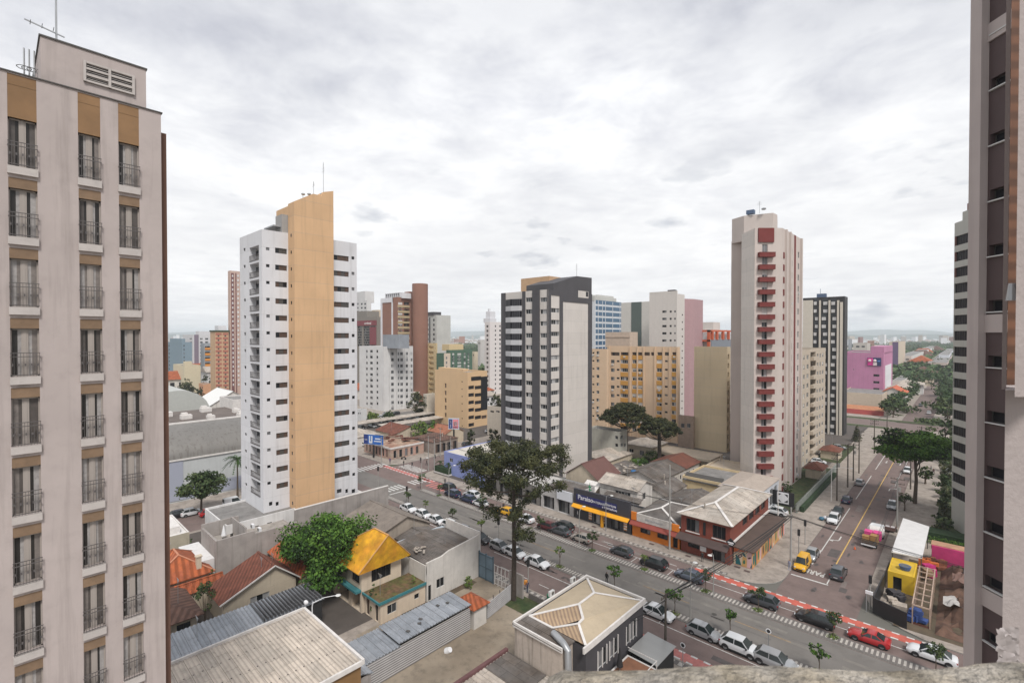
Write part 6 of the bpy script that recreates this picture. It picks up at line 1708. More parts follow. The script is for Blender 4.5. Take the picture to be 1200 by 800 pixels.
gr = House('garage_row', 'long flat roofed garage row with dark open bays below the beige block', 'garage', -66, -49.5, 131, 140, 3.6, M_creamw, holes=[(0, .8 + 3.1 * k, 3.5 + 3.1 * k, .3, 2.9, None, 3) for k in range(5)] + [(1, 1.0, 8.0, .3, 2.8, None, 3)]); gr.flat(mat('sand_flat_roof', (.46, .38, .29), .9, noise=.15), .2)
h = House('building', 'cream block with ribbed skylight strip, left of the white glazed house', 'building', -47.0, -38.0, 107.5, 120, 5.0, mat('butter_wall', (.60, .47, .28), .9, noise=.07, streak=.15), holes=[(1, .6, 2.2, .4, 3.0, 'w', .1)]); h.flat(M_roofgrey, .5)
h.part('skylight_strip', mat('dark_louvre', (.06, .055, .05), .6), lambda b: b.slab([(-46.8, 107.2, 4.3), (-38.4, 107.2, 4.3), (-38.4, 109.4, 5.5), (-46.8, 109.4, 5.5)], .15))
h = House('building', 'white house with glazed front and tan roof, beside the red balcony tower garden', 'building', -37.2, -29.6, 103.4, 117.5, 5.7, mat('cool_white_wall', (.56, .58, .62), .85, noise=.06, streak=.12), holes=[(1, 1 + 3.2 * k, 3.4 + 3.2 * k, 1.0, 4.6, 'w', .2) for k in range(4)]); h.hip(6.6, mat('tan_roof', (.38, .32, .27), .9, noise=.12), ov=.3)
h = House('building', 'low cream roofs right behind the cream block', 'building', -47.5, -38.5, 121, 131, 4.4, M_creamw); h.flat(mat('sand_flat_roof', (.46, .38, .29)), .4)
for (x, y, w_, d_, z_, lab) in ((-45, 142, 8, 8, 4, 'small tiled house directly below the beige blank block'), (-78, 112, 9, 12, 3.6, 'grey roofed shed with a tilted ramp behind the dark framed tower'), (-76, 132, 9, 10, 4.0, 'white roofed house near the foot of the peach block'), (-96, 100, 10, 12, 4.2, 'pale roofed low building behind the blue shop'), (-96, 120, 12, 14, 5, 'low cream building between the dark framed tower and the sandy block')):
    h = House('house', lab, 'house', x, x + w_, y, y + d_, z_, M_creamw, holes=[(0, 1.5, 3.0, 1.2, 2.6, 'w', .12), (0, 5, 6.5, 1.2, 2.6, 'w', .12)]); h.hip(z_ + 1.6, (M_told, M_fibro, M_fibrol, M_fibrol, M_fibrol)[(x * 7) % 5], ov=.4)
# blue shop on the corner
bl = House('shop', 'periwinkle blue corner shop with a cream flat roof', 'shop', -101.8, -86.8, 82.2, 101, 6.0, mat('periwinkle_paint', (.24, .29, .56), .8, noise=.08, streak=.12), holes=[(0, 2.3, 3.6, 3.6, 4.6, 'w', .1)]); bl.flat(mat('cream_membrane', (.56, .52, .46), .9, noise=.1), .2)
bl2 = House('shop', 'lower blue and white shop front right of the corner shop, behind the big pine', 'shop', -86.7, -84.05, YS, 92, 4.4, mat('periwinkle_paint', (.22, .27, .5))); bl2.flat(M_fibrol, .3)
h = House('planter', 'raised planter with a clipped dark green hedge at the avenue corner', 'planter', -104.6, -98.6, 81.0, 83.0, .5, M_trim)
h.part('hedge', mat('hedge_green', (.02, .045, .015), 1, noise=.5, nscale=3, bump=.8, bscale=8), lambda b: b.box(-104.4, 81.1, .5, -98.8, 82.9, 1.9))
# old pink building on the opposite corner
M_oldpink = mat('faded_pink_plaster', (.46, .27, .22), .92, noise=.22, nscale=.6, streak=.6, dirt=.3, col2=(.42, .33, .26))
op = House('building', 'derelict pink corner building with tall narrow openings and a broken tiled roof', 'building', -139, -124.0, 80.0, 92, 3.4, M_oldpink,
           holes=[(0, 1 + 1.9 * k, 1.9 + 1.9 * k, .6, 2.8, ('brownstrip', 'dark')[k % 2], .2) for k in range(7)] + [(1, 1 + 2.0 * k, 2.0 + 2.0 * k, .4, 2.7, ('w', 'brownstrip', 'dark')[k % 3], .2) for k in range(5)]); op.hip(4.4, mat('ruined_roof', (.40, .30, .22), .95, noise=.35, nscale=.5, dirt=.5, col2=(.30, .16, .11)), ov=.1)
op.part('cornice', M_trim, lambda b: (b.box(-139.1, 79.85, 3.2, -123.85, 80, 3.7), b.box(-124, 80, 3.2, -123.85, 92, 3.7)))
op.part('roof_rubble', M_tbrown, lambda b: [b.obox(-137 + r_.random() * 11, 82 + r_.random() * 8, 4.5, 1 + r_.random() * 2, .8, .35, r_.random() * 3) for _ in range(16)])
h = House('building', 'plain brown grey storefront behind the derelict pink corner building', 'building', -132, -120.5, 93, 103, 3.8, mat('brown_grey_front', (.28, .23, .2), .9, noise=.2, streak=.4), holes=[(1, 1 + 2.3 * k, 2.6 + 2.3 * k, .3, 2.9, 'brownstrip', .2) for k in range(4)]); h.hip(5.2, M_told, ov=.2)
h = House('house', 'terracotta roofed shed behind the left billboard', 'house', -152, -140, 92, 104, 3.6, M_creamw); h.gable(5.6, 'X', M_tbrown, ov=.3)
h = House('house', 'orange brown roof right above the derelict pink building', 'house', -138, -128, 104, 112, 3.6, M_creamw); h.gable(5.6, 'X', mat('rust_tiles', (.30, .12, .07), .9, noise=.2), ov=.3)
h = House('house', 'white low house beside the billboard at the tower edge', 'house', -160, -146, 80, 90, 3.4, M_whitew); h.hip(5, M_fibrol, ov=.3)
# mall across the left street
M_ribm = mat('stained_barrel_roof', (.20, .19, .175), .6, metal=.2, noise=.12, nscale=.25, streak=1.1)
ml = House('shopping_hall', 'large pale grey hall with a stained quarter round metal roof across the left street', 'hall', -152, -127, 4, 58, 9.5, mat('pale_grey_hall_wall', (.47, .49, .49), .9, noise=.08, nscale=.2, streak=.2), z0=KZ)
def f(b):
    n = 10; pr = [(-127.0 - 11 * (1 - cos(a)), 9.5 + 6.2 * sin(a)) for a in [pi / 2 * k / n for k in range(n + 1)]]
    o = len(b.V)
    for yv in (4, 58): b.V += [(x_, yv, z_) for x_, z_ in pr]
    for i in range(n): b.F.append((o + i, o + n + 1 + i, o + n + 2 + i, o + i + 1)); b.M.append(0)
    b.add([(x_, 58, z_) for x_, z_ in pr] + [(-138, 58, 9.5)], [tuple(range(n + 2))])
ml.part('barrel_roof', M_ribm, f, smooth=True)
ml.part('roof_edge', M_trim, lambda b: (b.box(-138.8, 4, 15.4, -138.0, 58, 16.0), b.box(-127.0, 4, 9.3, -126.7, 58, 9.6)))
ml.part('flat_roof', mat('brown_gravel_roof', (.14, .115, .10), .95, noise=.25, nscale=.3), lambda b: b.box(-165, 4, 9.6, -138.8, 58, 15.2))
ml.part('blue_band', mat('lilac_grey_band', (.33, .35, .42), .8), lambda b: (b.box(-126.99, 4, .5, -126.9, 58, 3.4), b.box(-126.99, 26, .5, -126.88, 28.5, 9.2)))
for i, (x, y, s_) in enumerate(((-143, 27, 2.4), (-150, 33, 3), (-146, 38, 2.2), (-158, 30, 3.4), (-142, 44, 3.0), (-152, 46, 2.4), (-160, 40, 3.2))):
    tag((lambda b: (b.box(x, y, 15.2, x + s_ * .7, y + s_ * .8, 15.2 + s_ * .35), b.box(x + .2, y + .2, 15.2 + s_ * .35, x + s_ * .5, y + s_ * .5, 15.3 + s_ * .5), b.build('rooftop_unit', M_trim))[2])(MB()),
        'white ventilation unit on the brown roof of the grey hall', 'rooftop unit', 'ventilation units on the hall roof')
h = House('rooftop_room', 'white plant room on the hall roof beside the white tower', 'plant room', -170, -158, 48, 58, 18, M_trim, z0=KZ); h.flat(M_roofgrey, .3)
vt = House('vaulted_hall', 'hall with a large pale green grey vaulted roof behind the flat brown roof', 'hall', -222, -186, 31, 49.5, 12, mat('pale_grey_hall_wall', (.47, .49, .49)), z0=KZ)
def f(b):
    n = 14; pr = [(40.2 - 9.3 * cos(a), 12 + 7.2 * sin(a)) for a in [pi * k / n for k in range(n + 1)]]
    o = len(b.V)
    for x_ in (-186, -222): b.V += [(x_, y_, z_) for y_, z_ in pr]
    for i in range(n): b.F.append((o + i, o + i + 1, o + n + 2 + i, o + n + 1 + i)); b.M.append(0)
    b.add([(-186.0, y_, z_) for y_, z_ in pr], [tuple(range(n + 1))])
vt.part('vault', mat('pale_green_metal', (.50, .51, .48), .6, metal=.2, noise=.06, wave=('X', 1.6, (.44, .45, .42), .2)), f, smooth=True)
h = House('market_hall', 'white tent shaped roof with a green band right of the vaulted hall', 'market hall', -262, -240, 62, 84, 5, M_whitew); h.gable(12, 'X', mat('white_tent_roof', (.66, .66, .64), .8), ov=.5, rib=2)
h.part('green_band', mat('green_band', (.02, .22, .08), .8), lambda b: b.box(-240.0, 62, 3.4, -239.8, 84, 5.0))

# -- right hand corner plot
r_ = random.Random(61)
JK = [('stacked timber boards beside the kiosk', (-4.4, 96), (.30, .2, .12)), ('rusty drum by the pink wall', (-3.0, 101.5), (.18, .06, .03)), ('orange plastic sheet hanging by the canopy end', (-3.9, 101), (.6, .16, .04)), ('blue crate pile at the street end of the timber framework', (-4.2, 81), (.04, .08, .25)), ('pale rubble heap at the foot of the black hoarding', (-6.5, 82.5), (.42, .36, .3)), ('dark plastic sheet over boxes near the kiosk door', (-6.6, 85.5), (.05, .045, .05)), ('magenta sheet beside the canopy post', (-4.0, 97.8), (.5, .03, .17))]
for i, (lab, (x, y), c_) in enumerate(JK):
    b = MB()
    for k in range(7): b.obox(x + r_.uniform(-.6, .6), y + r_.uniform(-.9, .9), KZ + r_.uniform(0, .9), r_.uniform(.4, 1.3), r_.uniform(.4, 1.6), r_.uniform(.3, 1.1), r_.uniform(0, 3))
    tag(b.build('junk_pile', mat('junk_%d' % i, c_, .8, noise=.3, nscale=2)), lab, 'junk')
cp = thing('canopy_tent', 'white flat canopy roof on dark posts over the corner stall', 'canopy', (-6.2, 103, KZ))
b = MB(); b.slab([(-8.0, 94.6, 3.6), (-4.4, 95.0, 3.6), (-4.2, 110.5, 3.9), (-7.9, 112.5, 3.9)], .15); b.build('roof', mat('canopy_white', (.62, .61, .60), .8, noise=.08), cp)
for x, y in ((-7.9, 94.8), (-4.5, 95.2), (-4.4, 110), (-7.8, 111.8)):
    b = MB(); b.box(x - .06, y - .06, .13, x + .06, y + .06, 3.7); b.build('post', M_dframe, cp)
ct = House('kiosk', 'yellow container kiosk with a dark doorway and blue tub on its roof', 'kiosk', -7.9, -4.9, 88.6, 94.4, 2.8, mat('kiosk_yellow', (.62, .40, .02), .7, noise=.12, nscale=1), holes=[(0, .6, 1.6, .3, 2.2, 'dark', .3)]); ct.flat(mat('kiosk_yellow_roof', (.55, .36, .03), .8, noise=.2), .05)
t = thing('water_tub', 'blue plastic tub on the yellow kiosk roof', 'tub', (-6.1, 90.8, 2.8)); b = MB(); b.tube([(0, 0, 0), (0, 0, .55)], [.6, .75], 14); b.build('shell', mat('tub_blue', (.05, .10, .25), .5), t, world=False)
b = MB(); b.tube([(0, 0, .552), (0, 0, .56)], [.62, .62], 14); b.build('water', M_glass2, t, world=False)
fence_line('corner_fence', 'dark solid fence with yellow dots curving round the corner plot', (-8.3, 88), (-8.2, 94.2), KZ, 2.2)
b = MB(); b.prism([(-8.5, 79.5), (-8.2, 87.8), (-8.35, 87.8), (-8.65, 79.5)], KZ, 2.4); b.prism([(-8.65, 79.5), (-5.0, 77.9), (-5.0, 78.05), (-8.5, 79.7)], KZ, 2.2)
tag(b.build('hoarding', M_black), 'black hoarding around the corner plot of the yellow kiosk', 'hoarding')
h = House('shed', 'open timber framework with red brown boards beside the yellow kiosk', 'timber frame', -4.6, -2.9, 80, 94, .4, mat('red_brown_board', (.14, .05, .035), .9, noise=.3));
def f(b):
    for k in range(8): b.bar((-4.6, 80 + 2 * k, 2.6), (-2.9, 80 + 2 * k, 2.6), .14); b.bar((-4.6, 80 + 2 * k, .13), (-4.6, 80 + 2 * k, 2.6), .12); b.bar((-2.9, 80 + 2 * k, .13), (-2.9, 80 + 2 * k, 2.6), .12)
    for x in (-4.6, -3.7, -2.9): b.bar((x, 80, 2.7), (x, 94, 2.7), .12)
h.part('timber_beams', mat('weathered_timber', (.42, .31, .24), .9, noise=.25), f)
pw = thing('pink_wall', 'long bright pink wall at the back of the earth lot', 'wall', (0, 104, KZ))
b = MB(); b.box(-3.6, 103.0, .13, 8, 103.3, 3.2); b.build('wall', mat('hot_pink_paint', (.50, .04, .16), .8, noise=.15), pw)
b = MB(); b.box(-3.7, 103.3, 2.6, 8, 105.5, 3.3); tag(b.build('terrace_slab', mat('orange_sand', (.42, .24, .15), .9, noise=.25)), 'orange brown slab lying behind the pink wall', 'slab')
r_ = random.Random(31)
b = MB(); n = 22; o = 0
for j in range(n):
    for i in range(n):
        x = -2.4 + 15 * i / (n - 1); y = 79 + 23.5 * j / (n - 1); e = min(1, i / 3, (n - 1 - i) / 3, j / 3, (n - 1 - j) / 3)
        b.V.append((x, y, .15 + max(0, e) * (1.3 + .9 * sin(x * 1.1 + y * .6) + .7 * sin(y * .9) + r_.uniform(-.35, .35))))
for j in range(n - 1):
    for i in range(n - 1): b.F.append((j * n + i, j * n + i + 1, (j + 1) * n + i + 1, (j + 1) * n + i)); b.M.append(0)
tag(b.build('earth_mound', mat('dark_earth', (.085, .045, .03), .95, noise=.5, nscale=.8, col2=(.14, .08, .055), dirt=.3)), kind='stuff')
for i, (x, y, w_, d_, z_, c_, lab) in enumerate(((-1.8, 84.5, 2.2, 2.6, 2.6, (.42, .40, .38), 'crumpled pale tarpaulin on the brown earth heap'), (0.2, 97, 2.8, 2.2, 3.0, (.30, .27, .27), 'grey tarpaulin at the top of the brown earth heap'), (-1.0, 92, 1.8, 3.0, 3.2, (.16, .09, .07), 'brown plank stack on the earth heap'))):
    b = MB(); k = 7
    for j in range(k):
        for q in range(k): b.V.append((x + w_ * q / (k - 1), y + d_ * j / (k - 1), z_ + r_.uniform(-.3, .25) - .4 * (abs(q - 3) + abs(j - 3)) / 3))
    for j in range(k - 1):
        for q in range(k - 1): b.F.append((j * k + q, j * k + q + 1, (j + 1) * k + q + 1, (j + 1) * k + q)); b.M.append(0)
    tag(b.build('tarpaulin', mat('tarp%d' % i, c_, .7, noise=.2)), lab, 'tarpaulin')
# garden wall and notice by the white SUV
b = MB(); b.box(-25.4, 113.5, KZ, -25.1, 158, 2.0); tag(b.build('garden_wall', mat('green_grey_wall', (.25, .27, .24), .9, noise=.15, streak=.4)), 'green grey garden wall along the side street pavement', 'wall')
b = MB(); b.box(-24.9, 115, KZ, -24.2, 150, 1.2); tag(b.build('hedge', mat('hedge_green', (.02, .045, .015))), 'long clipped hedge in front of the green grey garden wall', 'hedge')
nb = thing('notice_board', 'black board with a white panel and diamond emblem beside the garden', 'sign board', (-27.2, 113.2, KZ))
b = MB(); b.box(-30.2, 113.2, 1.2, -25.6, 113.4, 4.2); b.build('board', M_black, nb)
b = MB(); b.box(-28.8, 113.12, 1.7, -26.6, 113.19, 4.0); b.build('panel', M_white, nb)
b = MB()
for sx, sz in ((-1, -1), (-1, 1), (1, -1), (1, 1)):
    cx_, cz = -27.7, 2.85; P = [(cx_ + sx * .95, 113.1, cz + sz * .85), (cx_ + sx * .95, 113.1, cz + sz * .25), (cx_ + sx * .25, 113.1, cz + sz * .85)]
    b.add(P, [(0, 1, 2)])
b.build('emblem', M_black, nb)
h = House('guardhouse', 'little tile roofed gatehouse in the garden of the red balcony tower', 'gatehouse', -30.0, -26.5, 144, 150, 2.6, M_creamw); h.hip(3.9, M_tbrown, ov=.5)
h = House('guardhouse', 'brown roofed gatehouse near the cream apartment block', 'gatehouse', -31.5, -27, 170, 176, 2.6, M_creamw); h.hip(3.9, M_tbrown, ov=.5)
# billboards
def billboard(label, cx, cy_, z0, w_, hh, rz, post_h, face, extra):
    t = thing('billboard', label, 'billboard', (cx, cy_, KZ), rz)
    b = MB(); b.tube([(0, .25, 0), (0, .25, z0 - KZ + .2)], .28, 10); b.build('post', M_black, t, world=False)
    b = MB(); b.box(-w_ / 2, 0, z0 - KZ, w_ / 2, .35, z0 + hh - KZ); p = b.build('panel', [face], t, world=False)
    b = MB();
    for (u, v, w2, h2, m) in extra: b.box(-w_ / 2 + u * w_, -.04, z0 - KZ + v * hh, -w_ / 2 + (u + w2) * w_, -.004, z0 - KZ + (v + h2) * hh, m)
    b.build('picture', [mat('ad_white', (.7, .72, .75), .6), mat('ad_sky', (.08, .25, .6), .6), mat('ad_rose', (.7, .25, .28), .6), mat('ad_navy2', (.03, .05, .2), .6)], t, world=False)
    b = MB(); b.box(-w_ / 2 - .12, -.02, z0 - KZ - .12, w_ / 2 + .12, .38, z0 - KZ - .003); b.box(-w_ / 2 - .12, -.02, z0 + hh - KZ + .003, w_ / 2 + .12, .38, z0 + hh - KZ + .12); b.build('surround', M_frame, t, world=False)
    return t
M_adb = mat('ad_bright_blue', (.03, .13, .45), .5)
p = PD(437.3, 516, 146); billboard('bright blue billboard with a white building picture before the derelict pink building', p[0], p[1], PD(437, 520.5, 146)[2], 6.7, 2.9, YAW * .55, 0, M_adb,
    [(.28, .12, .18, .75, 0), (.34, .3, .06, .6, 1), (.6, .55, .28, .12, 0), (.55, .3, .36, .1, 0), (.05, .4, .14, .1, 0), (.0, .0, .22, 1, 3)])
p = PD(531.6, 496, 158); billboard('small billboard with blue and pink picture panels on a tall black pole', p[0], p[1], PD(531.6, 502.5, 158)[2], 3.5, 3.4, YAW * .8, 0, mat('ad_pale_blue', (.45, .6, .75), .5),
    [(.04, .06, .34, .88, 3), (.12, .55, .18, .3, 0), (.16, .15, .1, .3, 0), (.42, .06, .54, .88, 2), (.5, .3, .36, .4, 0), (.46, .1, .46, .12, 3)])

# aerials, vents and tanks fixed to the roofs
for hs_ in HOUSES:
    if hs_.x1 - hs_.x0 > 3 and hs_.y1 - hs_.y0 > 3 and hs_.z1 > 2.5 and hs_.x0 > -165 and hs_ not in (mu,) and not (hs_.x0 > -56 and hs_.y1 < 52): hs_.clutter()
# long carports on the lot before the off-white block
for i, (x0, y0, y1, lab) in enumerate(((-176, 96, 140, 'long grey carport roof before the wide off-white block'), (-164, 100, 138, 'second long carport roof, nearer to the sandy block'))):
    t = thing('carport', lab, 'carport', (x0, (y0 + y1) / 2, KZ))
    b = MB(); b.slab([(x0, y0, 3.0), (x0 + 5, y0, 2.7), (x0 + 5, y1, 2.7), (x0, y1, 3.0)], .12); b.build('roof', M_fibrol, t)
    for k in range(9): yy = y0 + (y1 - y0) * k / 8; b = MB(); b.box(x0 + 2.4, yy - .06, KZ, x0 + 2.55, yy + .06, 2.8); b.build('post', M_dframe, t)

# == FAR TOWERS AT THE LEFT AND RIGHT
t = tower('apartment_tower', 'blue grey stepped tower, leftmost of the far towers beside the near pink tower', 196, 213.5, 225, 340, 401, mat('blue_grey_render', (.20, .27, .32), .85, noise=.05))
t.colp(0, 197.5, 198.6, 404, 440, 9, 2, 'small'); t.colp(1, 215, 216.2, 404, 440, 9, 2, 'small'); t.finish()
t.part('upper_step', mat('blue_grey_render', (.2, .27, .32)), lambda b: b.box(PY(203, 395, t.Y0 + 2)[0], t.Y0 + 2, t.z1 - .8, t.X1 - .5, t.Y1 - 6, t.z1 + 2.6))
t = tower('apartment_tower', 'white tower with purple grey vertical bands behind the blue grey tower', 214, 226, 247, 430, 392, mat('hazy_white', (.58, .57, .58), .85, noise=.06))
for (a, c) in ((222, 225),): t.colp(0, a, c, 396, 396 + 11 * 4.0, 12, 2, 'w')
for (a, c) in ((234.5, 237.5), (240.5, 244)): t.colp(1, a, c, 396, 396 + 11 * 4.0, 12, 2, 'w')
t.finish(); t.part('purple_strip', mat('purple_grey', (.20, .16, .20), .85), lambda b: t.band(b, 1, 227.5, 232.5, None, None, .003, .5))
t.part('roof_room', mat('hazy_white', (.58, .57, .58)), lambda b: b.box(t.X1 - 12, t.Y0 + 5, t.z1 - .6, t.X1 - 2, t.Y0 + 22, t.z1 + 3.0))
t = tower('building', 'plain cream block with a stepped top in front of the blue grey tower', 203, 216, 235, 300, 428.5, mat('pale_cream', (.60, .53, .38), .88, noise=.06)); t.finish()
t.part('stepped_top', mat('pale_cream', (.6, .53, .38)), lambda b: b.box(t.X1 - 3, PX(216.2, 425, t.X1)[0], t.z1 - .5, t.X1 - .02, PX(225, 425, t.X1)[0], t.z1 + 2.6))
t = tower('office_block', 'slim grey block with stacked orange balconies beside the salmon tower', 235, 239.5, 247, 345, 402, mat('hazy_grey', (.30, .32, .34), .85, noise=.06)); t.colp(1, 240, 246, 405.5, 405.5 + 4 * 6.4, 5, 4.6, 'strip', 1.0); t.finish()
t.part('orange_balconies', mat('orange_panel', (.60, .24, .04), .7), lambda b: [t.band(b, 1, 240, 246, 407.2 + 6.4 * k, 409.8 + 6.4 * k, .003, .5) for k in range(5)])
M_sal = mat('salmon_render', (.62, .40, .31), .85, noise=.05)
t = tower('apartment_tower', 'salmon and brick banded tower with a roof garden, left of the tall white tower', 246.3, 252, 268, 290, 388.5, M_sal); t.finish()
t.part('brick_bands', mat('brick_band', (.36, .13, .09), .85), lambda b: [t.band(b, 1, a, c, 390 + 5.0 * k, 392.6 + 5.0 * k, .003, .1) for k in range(15) for a, c in ((252.6, 259.6), (261.2, 267.4))])
t.part('windows', M_glass2, lambda b: [t.band(b, 1, a, c, 392.8 + 5.0 * k, 394.4 + 5.0 * k, .003, .03) for k in range(15) for a, c in ((255, 257), (263, 265))])
t.part('roof_garden', mat('hedge_green', (.02, .045, .015)), lambda b: b.box(t.X0 - .4, t.Y0 - .4, t.z1, t.X1 + .4, t.Y1 + .4, t.z1 + .8))
t.part('roof_block', M_wh, lambda b: b.box(t.X1 - 8, t.Y0 + 2, t.z1, t.X1 - 1, t.Y1 - 1, t.z1 + 3.6))
t = tower('apartment_tower', 'thin maroon and cream tower standing against the left side of the tall white tower', 267, 269.5, 284, 295, 317, mat('maroon_cream', (.50, .36, .30), .85, noise=.05)); t.finish()
t.part('maroon_strips', mat('maroon_strip', (.16, .07, .07), .85), lambda b: [t.band(b, 1, a, c, 320, None, .003, .2) for a, c in ((271.2, 274.4), (276.2, 277.4))])
t.part('window_ladder', M_w8, lambda b: [t.band(b, 1, a, c, 322 + 5.3 * k, 324.6 + 5.3 * k, .21, .26) for k in range(25) for a, c in ((272.2, 273.6), (278.2, 280.2))])
t = tower('apartment_tower', 'far grey tower with a stair head, left of the pink commercial block', 994, 996, 998.5, 900, 397, mat('hazy_grey', (.3, .32, .34))); t.finish()
t = tower('apartment_tower', 'far brown pink tower above the pink commercial block', 1005.5, 1008, 1011.5, 900, 394.8, mat('hazy_brown', (.28, .17, .16), .85)); t.finish()
t = tower('apartment_tower', 'purple and cream tower standing behind the pink commercial block', 1042, 1053, 1061, 430, 400.5, mat('cream_far', (.56, .48, .38), .85, noise=.05)); t.finish()
t.part('purple_face', mat('purple_face', (.13, .09, .17), .85), lambda b: t.band(b, 0, 1046, 1052.8, None, None, .003, .3))
for (a, k, c, d, y, nm, lab, col) in (
    (1052, 1068, 1098, 470, 417, 'warehouse', 'long white warehouse roof among the far trees on the right', (.60, .58, .55)),
    (1087, 1110, 1118, 420, 425, 'warehouse', 'pale pink warehouse seen beside the striped tower', (.55, .45, .40)),
    (1100, 1112, 1118, 520, 416, 'building', 'small white and blue building right of the far trees', (.6, .62, .66)),
    (1046, 1058, 1066, 310, 446, 'building', 'white house row with small windows behind the pink block', (.58, .56, .52)),
    (1000, 1016, 1020, 700, 402, 'building', 'far beige block over the roof of the pink block', (.5, .45, .4)),
    (233, 238, 247, 275, 450, 'building', 'small orange building under the slim grey block', (.52, .28, .16)),
    (255, 262, 281, 215, 470, 'building', 'white low building with pipes right of the vaulted hall', (.62, .62, .62)),
    (560, 563, 568, 420, 398, 'building', 'far pale block left of the slender white tower', (.5, .48, .46)),
    (551, 556, 560, 330, 412, 'building', 'small cream block right of the green block', (.55, .48, .36)),
    (571, 588, 592, 175, 478, 'building', 'low cream storefront between the sandy block and the dark framed tower', (.52, .46, .38)),
    (735, 790, 800, 150, 530, 'building', 'low pale terrace building at the foot of the peach block', (.50, .42, .33)),
    (418, 423, 430, 205, 480, 'building', 'low white building at the edge of the tall white tower', (.6, .6, .6)),
    (496, 500, 511, 215, 462, 'building', 'pale storefront under the butter coloured block', (.55, .5, .42))):
    h = tower(nm, lab, a, k, c, d, y, mat('wall_%d' % (a * 7 + d), col, .9, noise=.08, streak=.15), 'building', parapet=.3)
    h.colp(0, a + (k - a) * .2, a + (k - a) * .45, y + 3, y + 4, 1, 2, 'dark'); h.colp(0, a + (k - a) * .6, a + (k - a) * .85, y + 3, y + 4, 1, 2, 'dark'); h.finish()
h = House('house', 'white house with a red roof right of the pink commercial block', 'house', -32, -22, 318, 336, 7, M_whitew, holes=[(0, 2, 4, 3, 5, 'w', .15), (1, 3, 6, 3, 5, 'w', .15)]); h.gable(10, 'Y', mat('red_orange_roof', (.45, .12, .06), .9), ov=.5, rib=1)
h = House('house', 'long pale roofed house row beyond the red roofed house', 'house', -34, -23, 345, 400, 6, M_whitew); h.gable(8.5, 'Y', M_fibrol, ov=.4, rib=1)

# far filler: individual houses beyond the mapped blocks
FAR_KIND = [(M_whitew, M_torange, 'small far house with a terracotta roof', 'far terracotta roofed houses'), (M_creamw, M_told, 'small far house with a brown roof', 'far brown roofed houses'),
            (M_pod, M_fibrol, 'small far shed with a pale grey roof', 'far pale roofed sheds'), (M_whitew, M_trim, 'small far block with a white flat roof', 'far white flat roofed blocks')]
r_ = random.Random(77)
protos = {}
def far_house(k, x, y, s_, rz):
    key = k
    if key not in protos:
        wall, roof, lab, grp = FAR_KIND[k]
        t = thing('house', lab, 'house', (x, y, 0), rz, grp)
        b = MB(); b.box(-6, -5, 0, 6, 5, 5);
        for u in (-4, -1, 2): b.box(u, -5.03, 2.6, u + 1.5, -5.0, 4.0, 1)
        b.build('wall', [wall, M_glass], t, world=False)
        b = MB()
        if k < 2: b.add([(-6.6, -5.6, 5), (6.6, -5.6, 5), (6.6, 5.6, 5), (-6.6, 5.6, 5), (-3, 0, 7.6), (3, 0, 7.6)], [(0, 1, 5, 4), (1, 2, 5), (2, 3, 4, 5), (3, 0, 4), (3, 2, 1, 0)])
        elif k == 2: b.add([(-6.6, -5.6, 5), (6.6, -5.6, 5), (6.6, 5.6, 5), (-6.6, 5.6, 5), (-6.6, 0, 6.6), (6.6, 0, 6.6)], [(0, 1, 5, 4), (1, 2, 5), (2, 3, 4, 5), (3, 0, 4), (3, 2, 1, 0)])
        else: b.box(-6.2, -5.2, 5, 6.2, 5.2, 5.5)
        b.build('roof', roof, t, world=False); protos[key] = t
    else: t = copy_tree(protos[key]); t.location = (x, y, 0); t.rotation_euler = (0, 0, rz)
    t.scale = (s_, s_, s_ * r_.uniform(.8, 1.5))
def blocked(x, y):
    if -20.5 < x < -9 and y > 60: return True
    if -119 < x < -105: return True
    if 244 < y < 264 and x > -107: return True
    return False
cnt = 0
for (pa, pb, dmin, dmax, n) in ((193, 285, 300, 1300, 60), (398, 600, 330, 1200, 40), (990, 1120, 300, 1300, 70), (410, 590, 240, 330, 12)):
    for _ in range(n):
        px = r_.uniform(pa, pb); d = dmin * (dmax / dmin) ** r_.random(); X, Y, _z = PD(px, 400, d)
        if blocked(X, Y): continue
        far_house(r_.choice([0, 0, 1, 2, 2, 3]), X, Y, r_.uniform(.9, 1.9), r_.choice([0, pi / 2]) + r_.uniform(-.05, .05))
# distant city: one uncountable mass
b = MB(); r_ = random.Random(5)
for _ in range(5200):
    a = YAW * -1; px = r_.uniform(150, 1200); d = 1300 * (6.5 / 1.3) ** (r_.random() ** .8); X, Y, _z = PD(px, 393, d)
    tall = r_.random() < .05
    w_ = r_.uniform(9, 26); hh = r_.uniform(18, 42) if tall else r_.uniform(4, 9)
    b.obox(X, Y, 0, w_, r_.uniform(9, 22), hh, r_.uniform(0, 1.5), r_.choice([0, 0, 1, 2, 3, 0]))
tag(b.build('distant_city', [M_white, M_fibrol, mat('terracotta_far', (.30, .13, .08), .9), mat('far_beige', (.45, .4, .34), .9)]), kind='stuff')

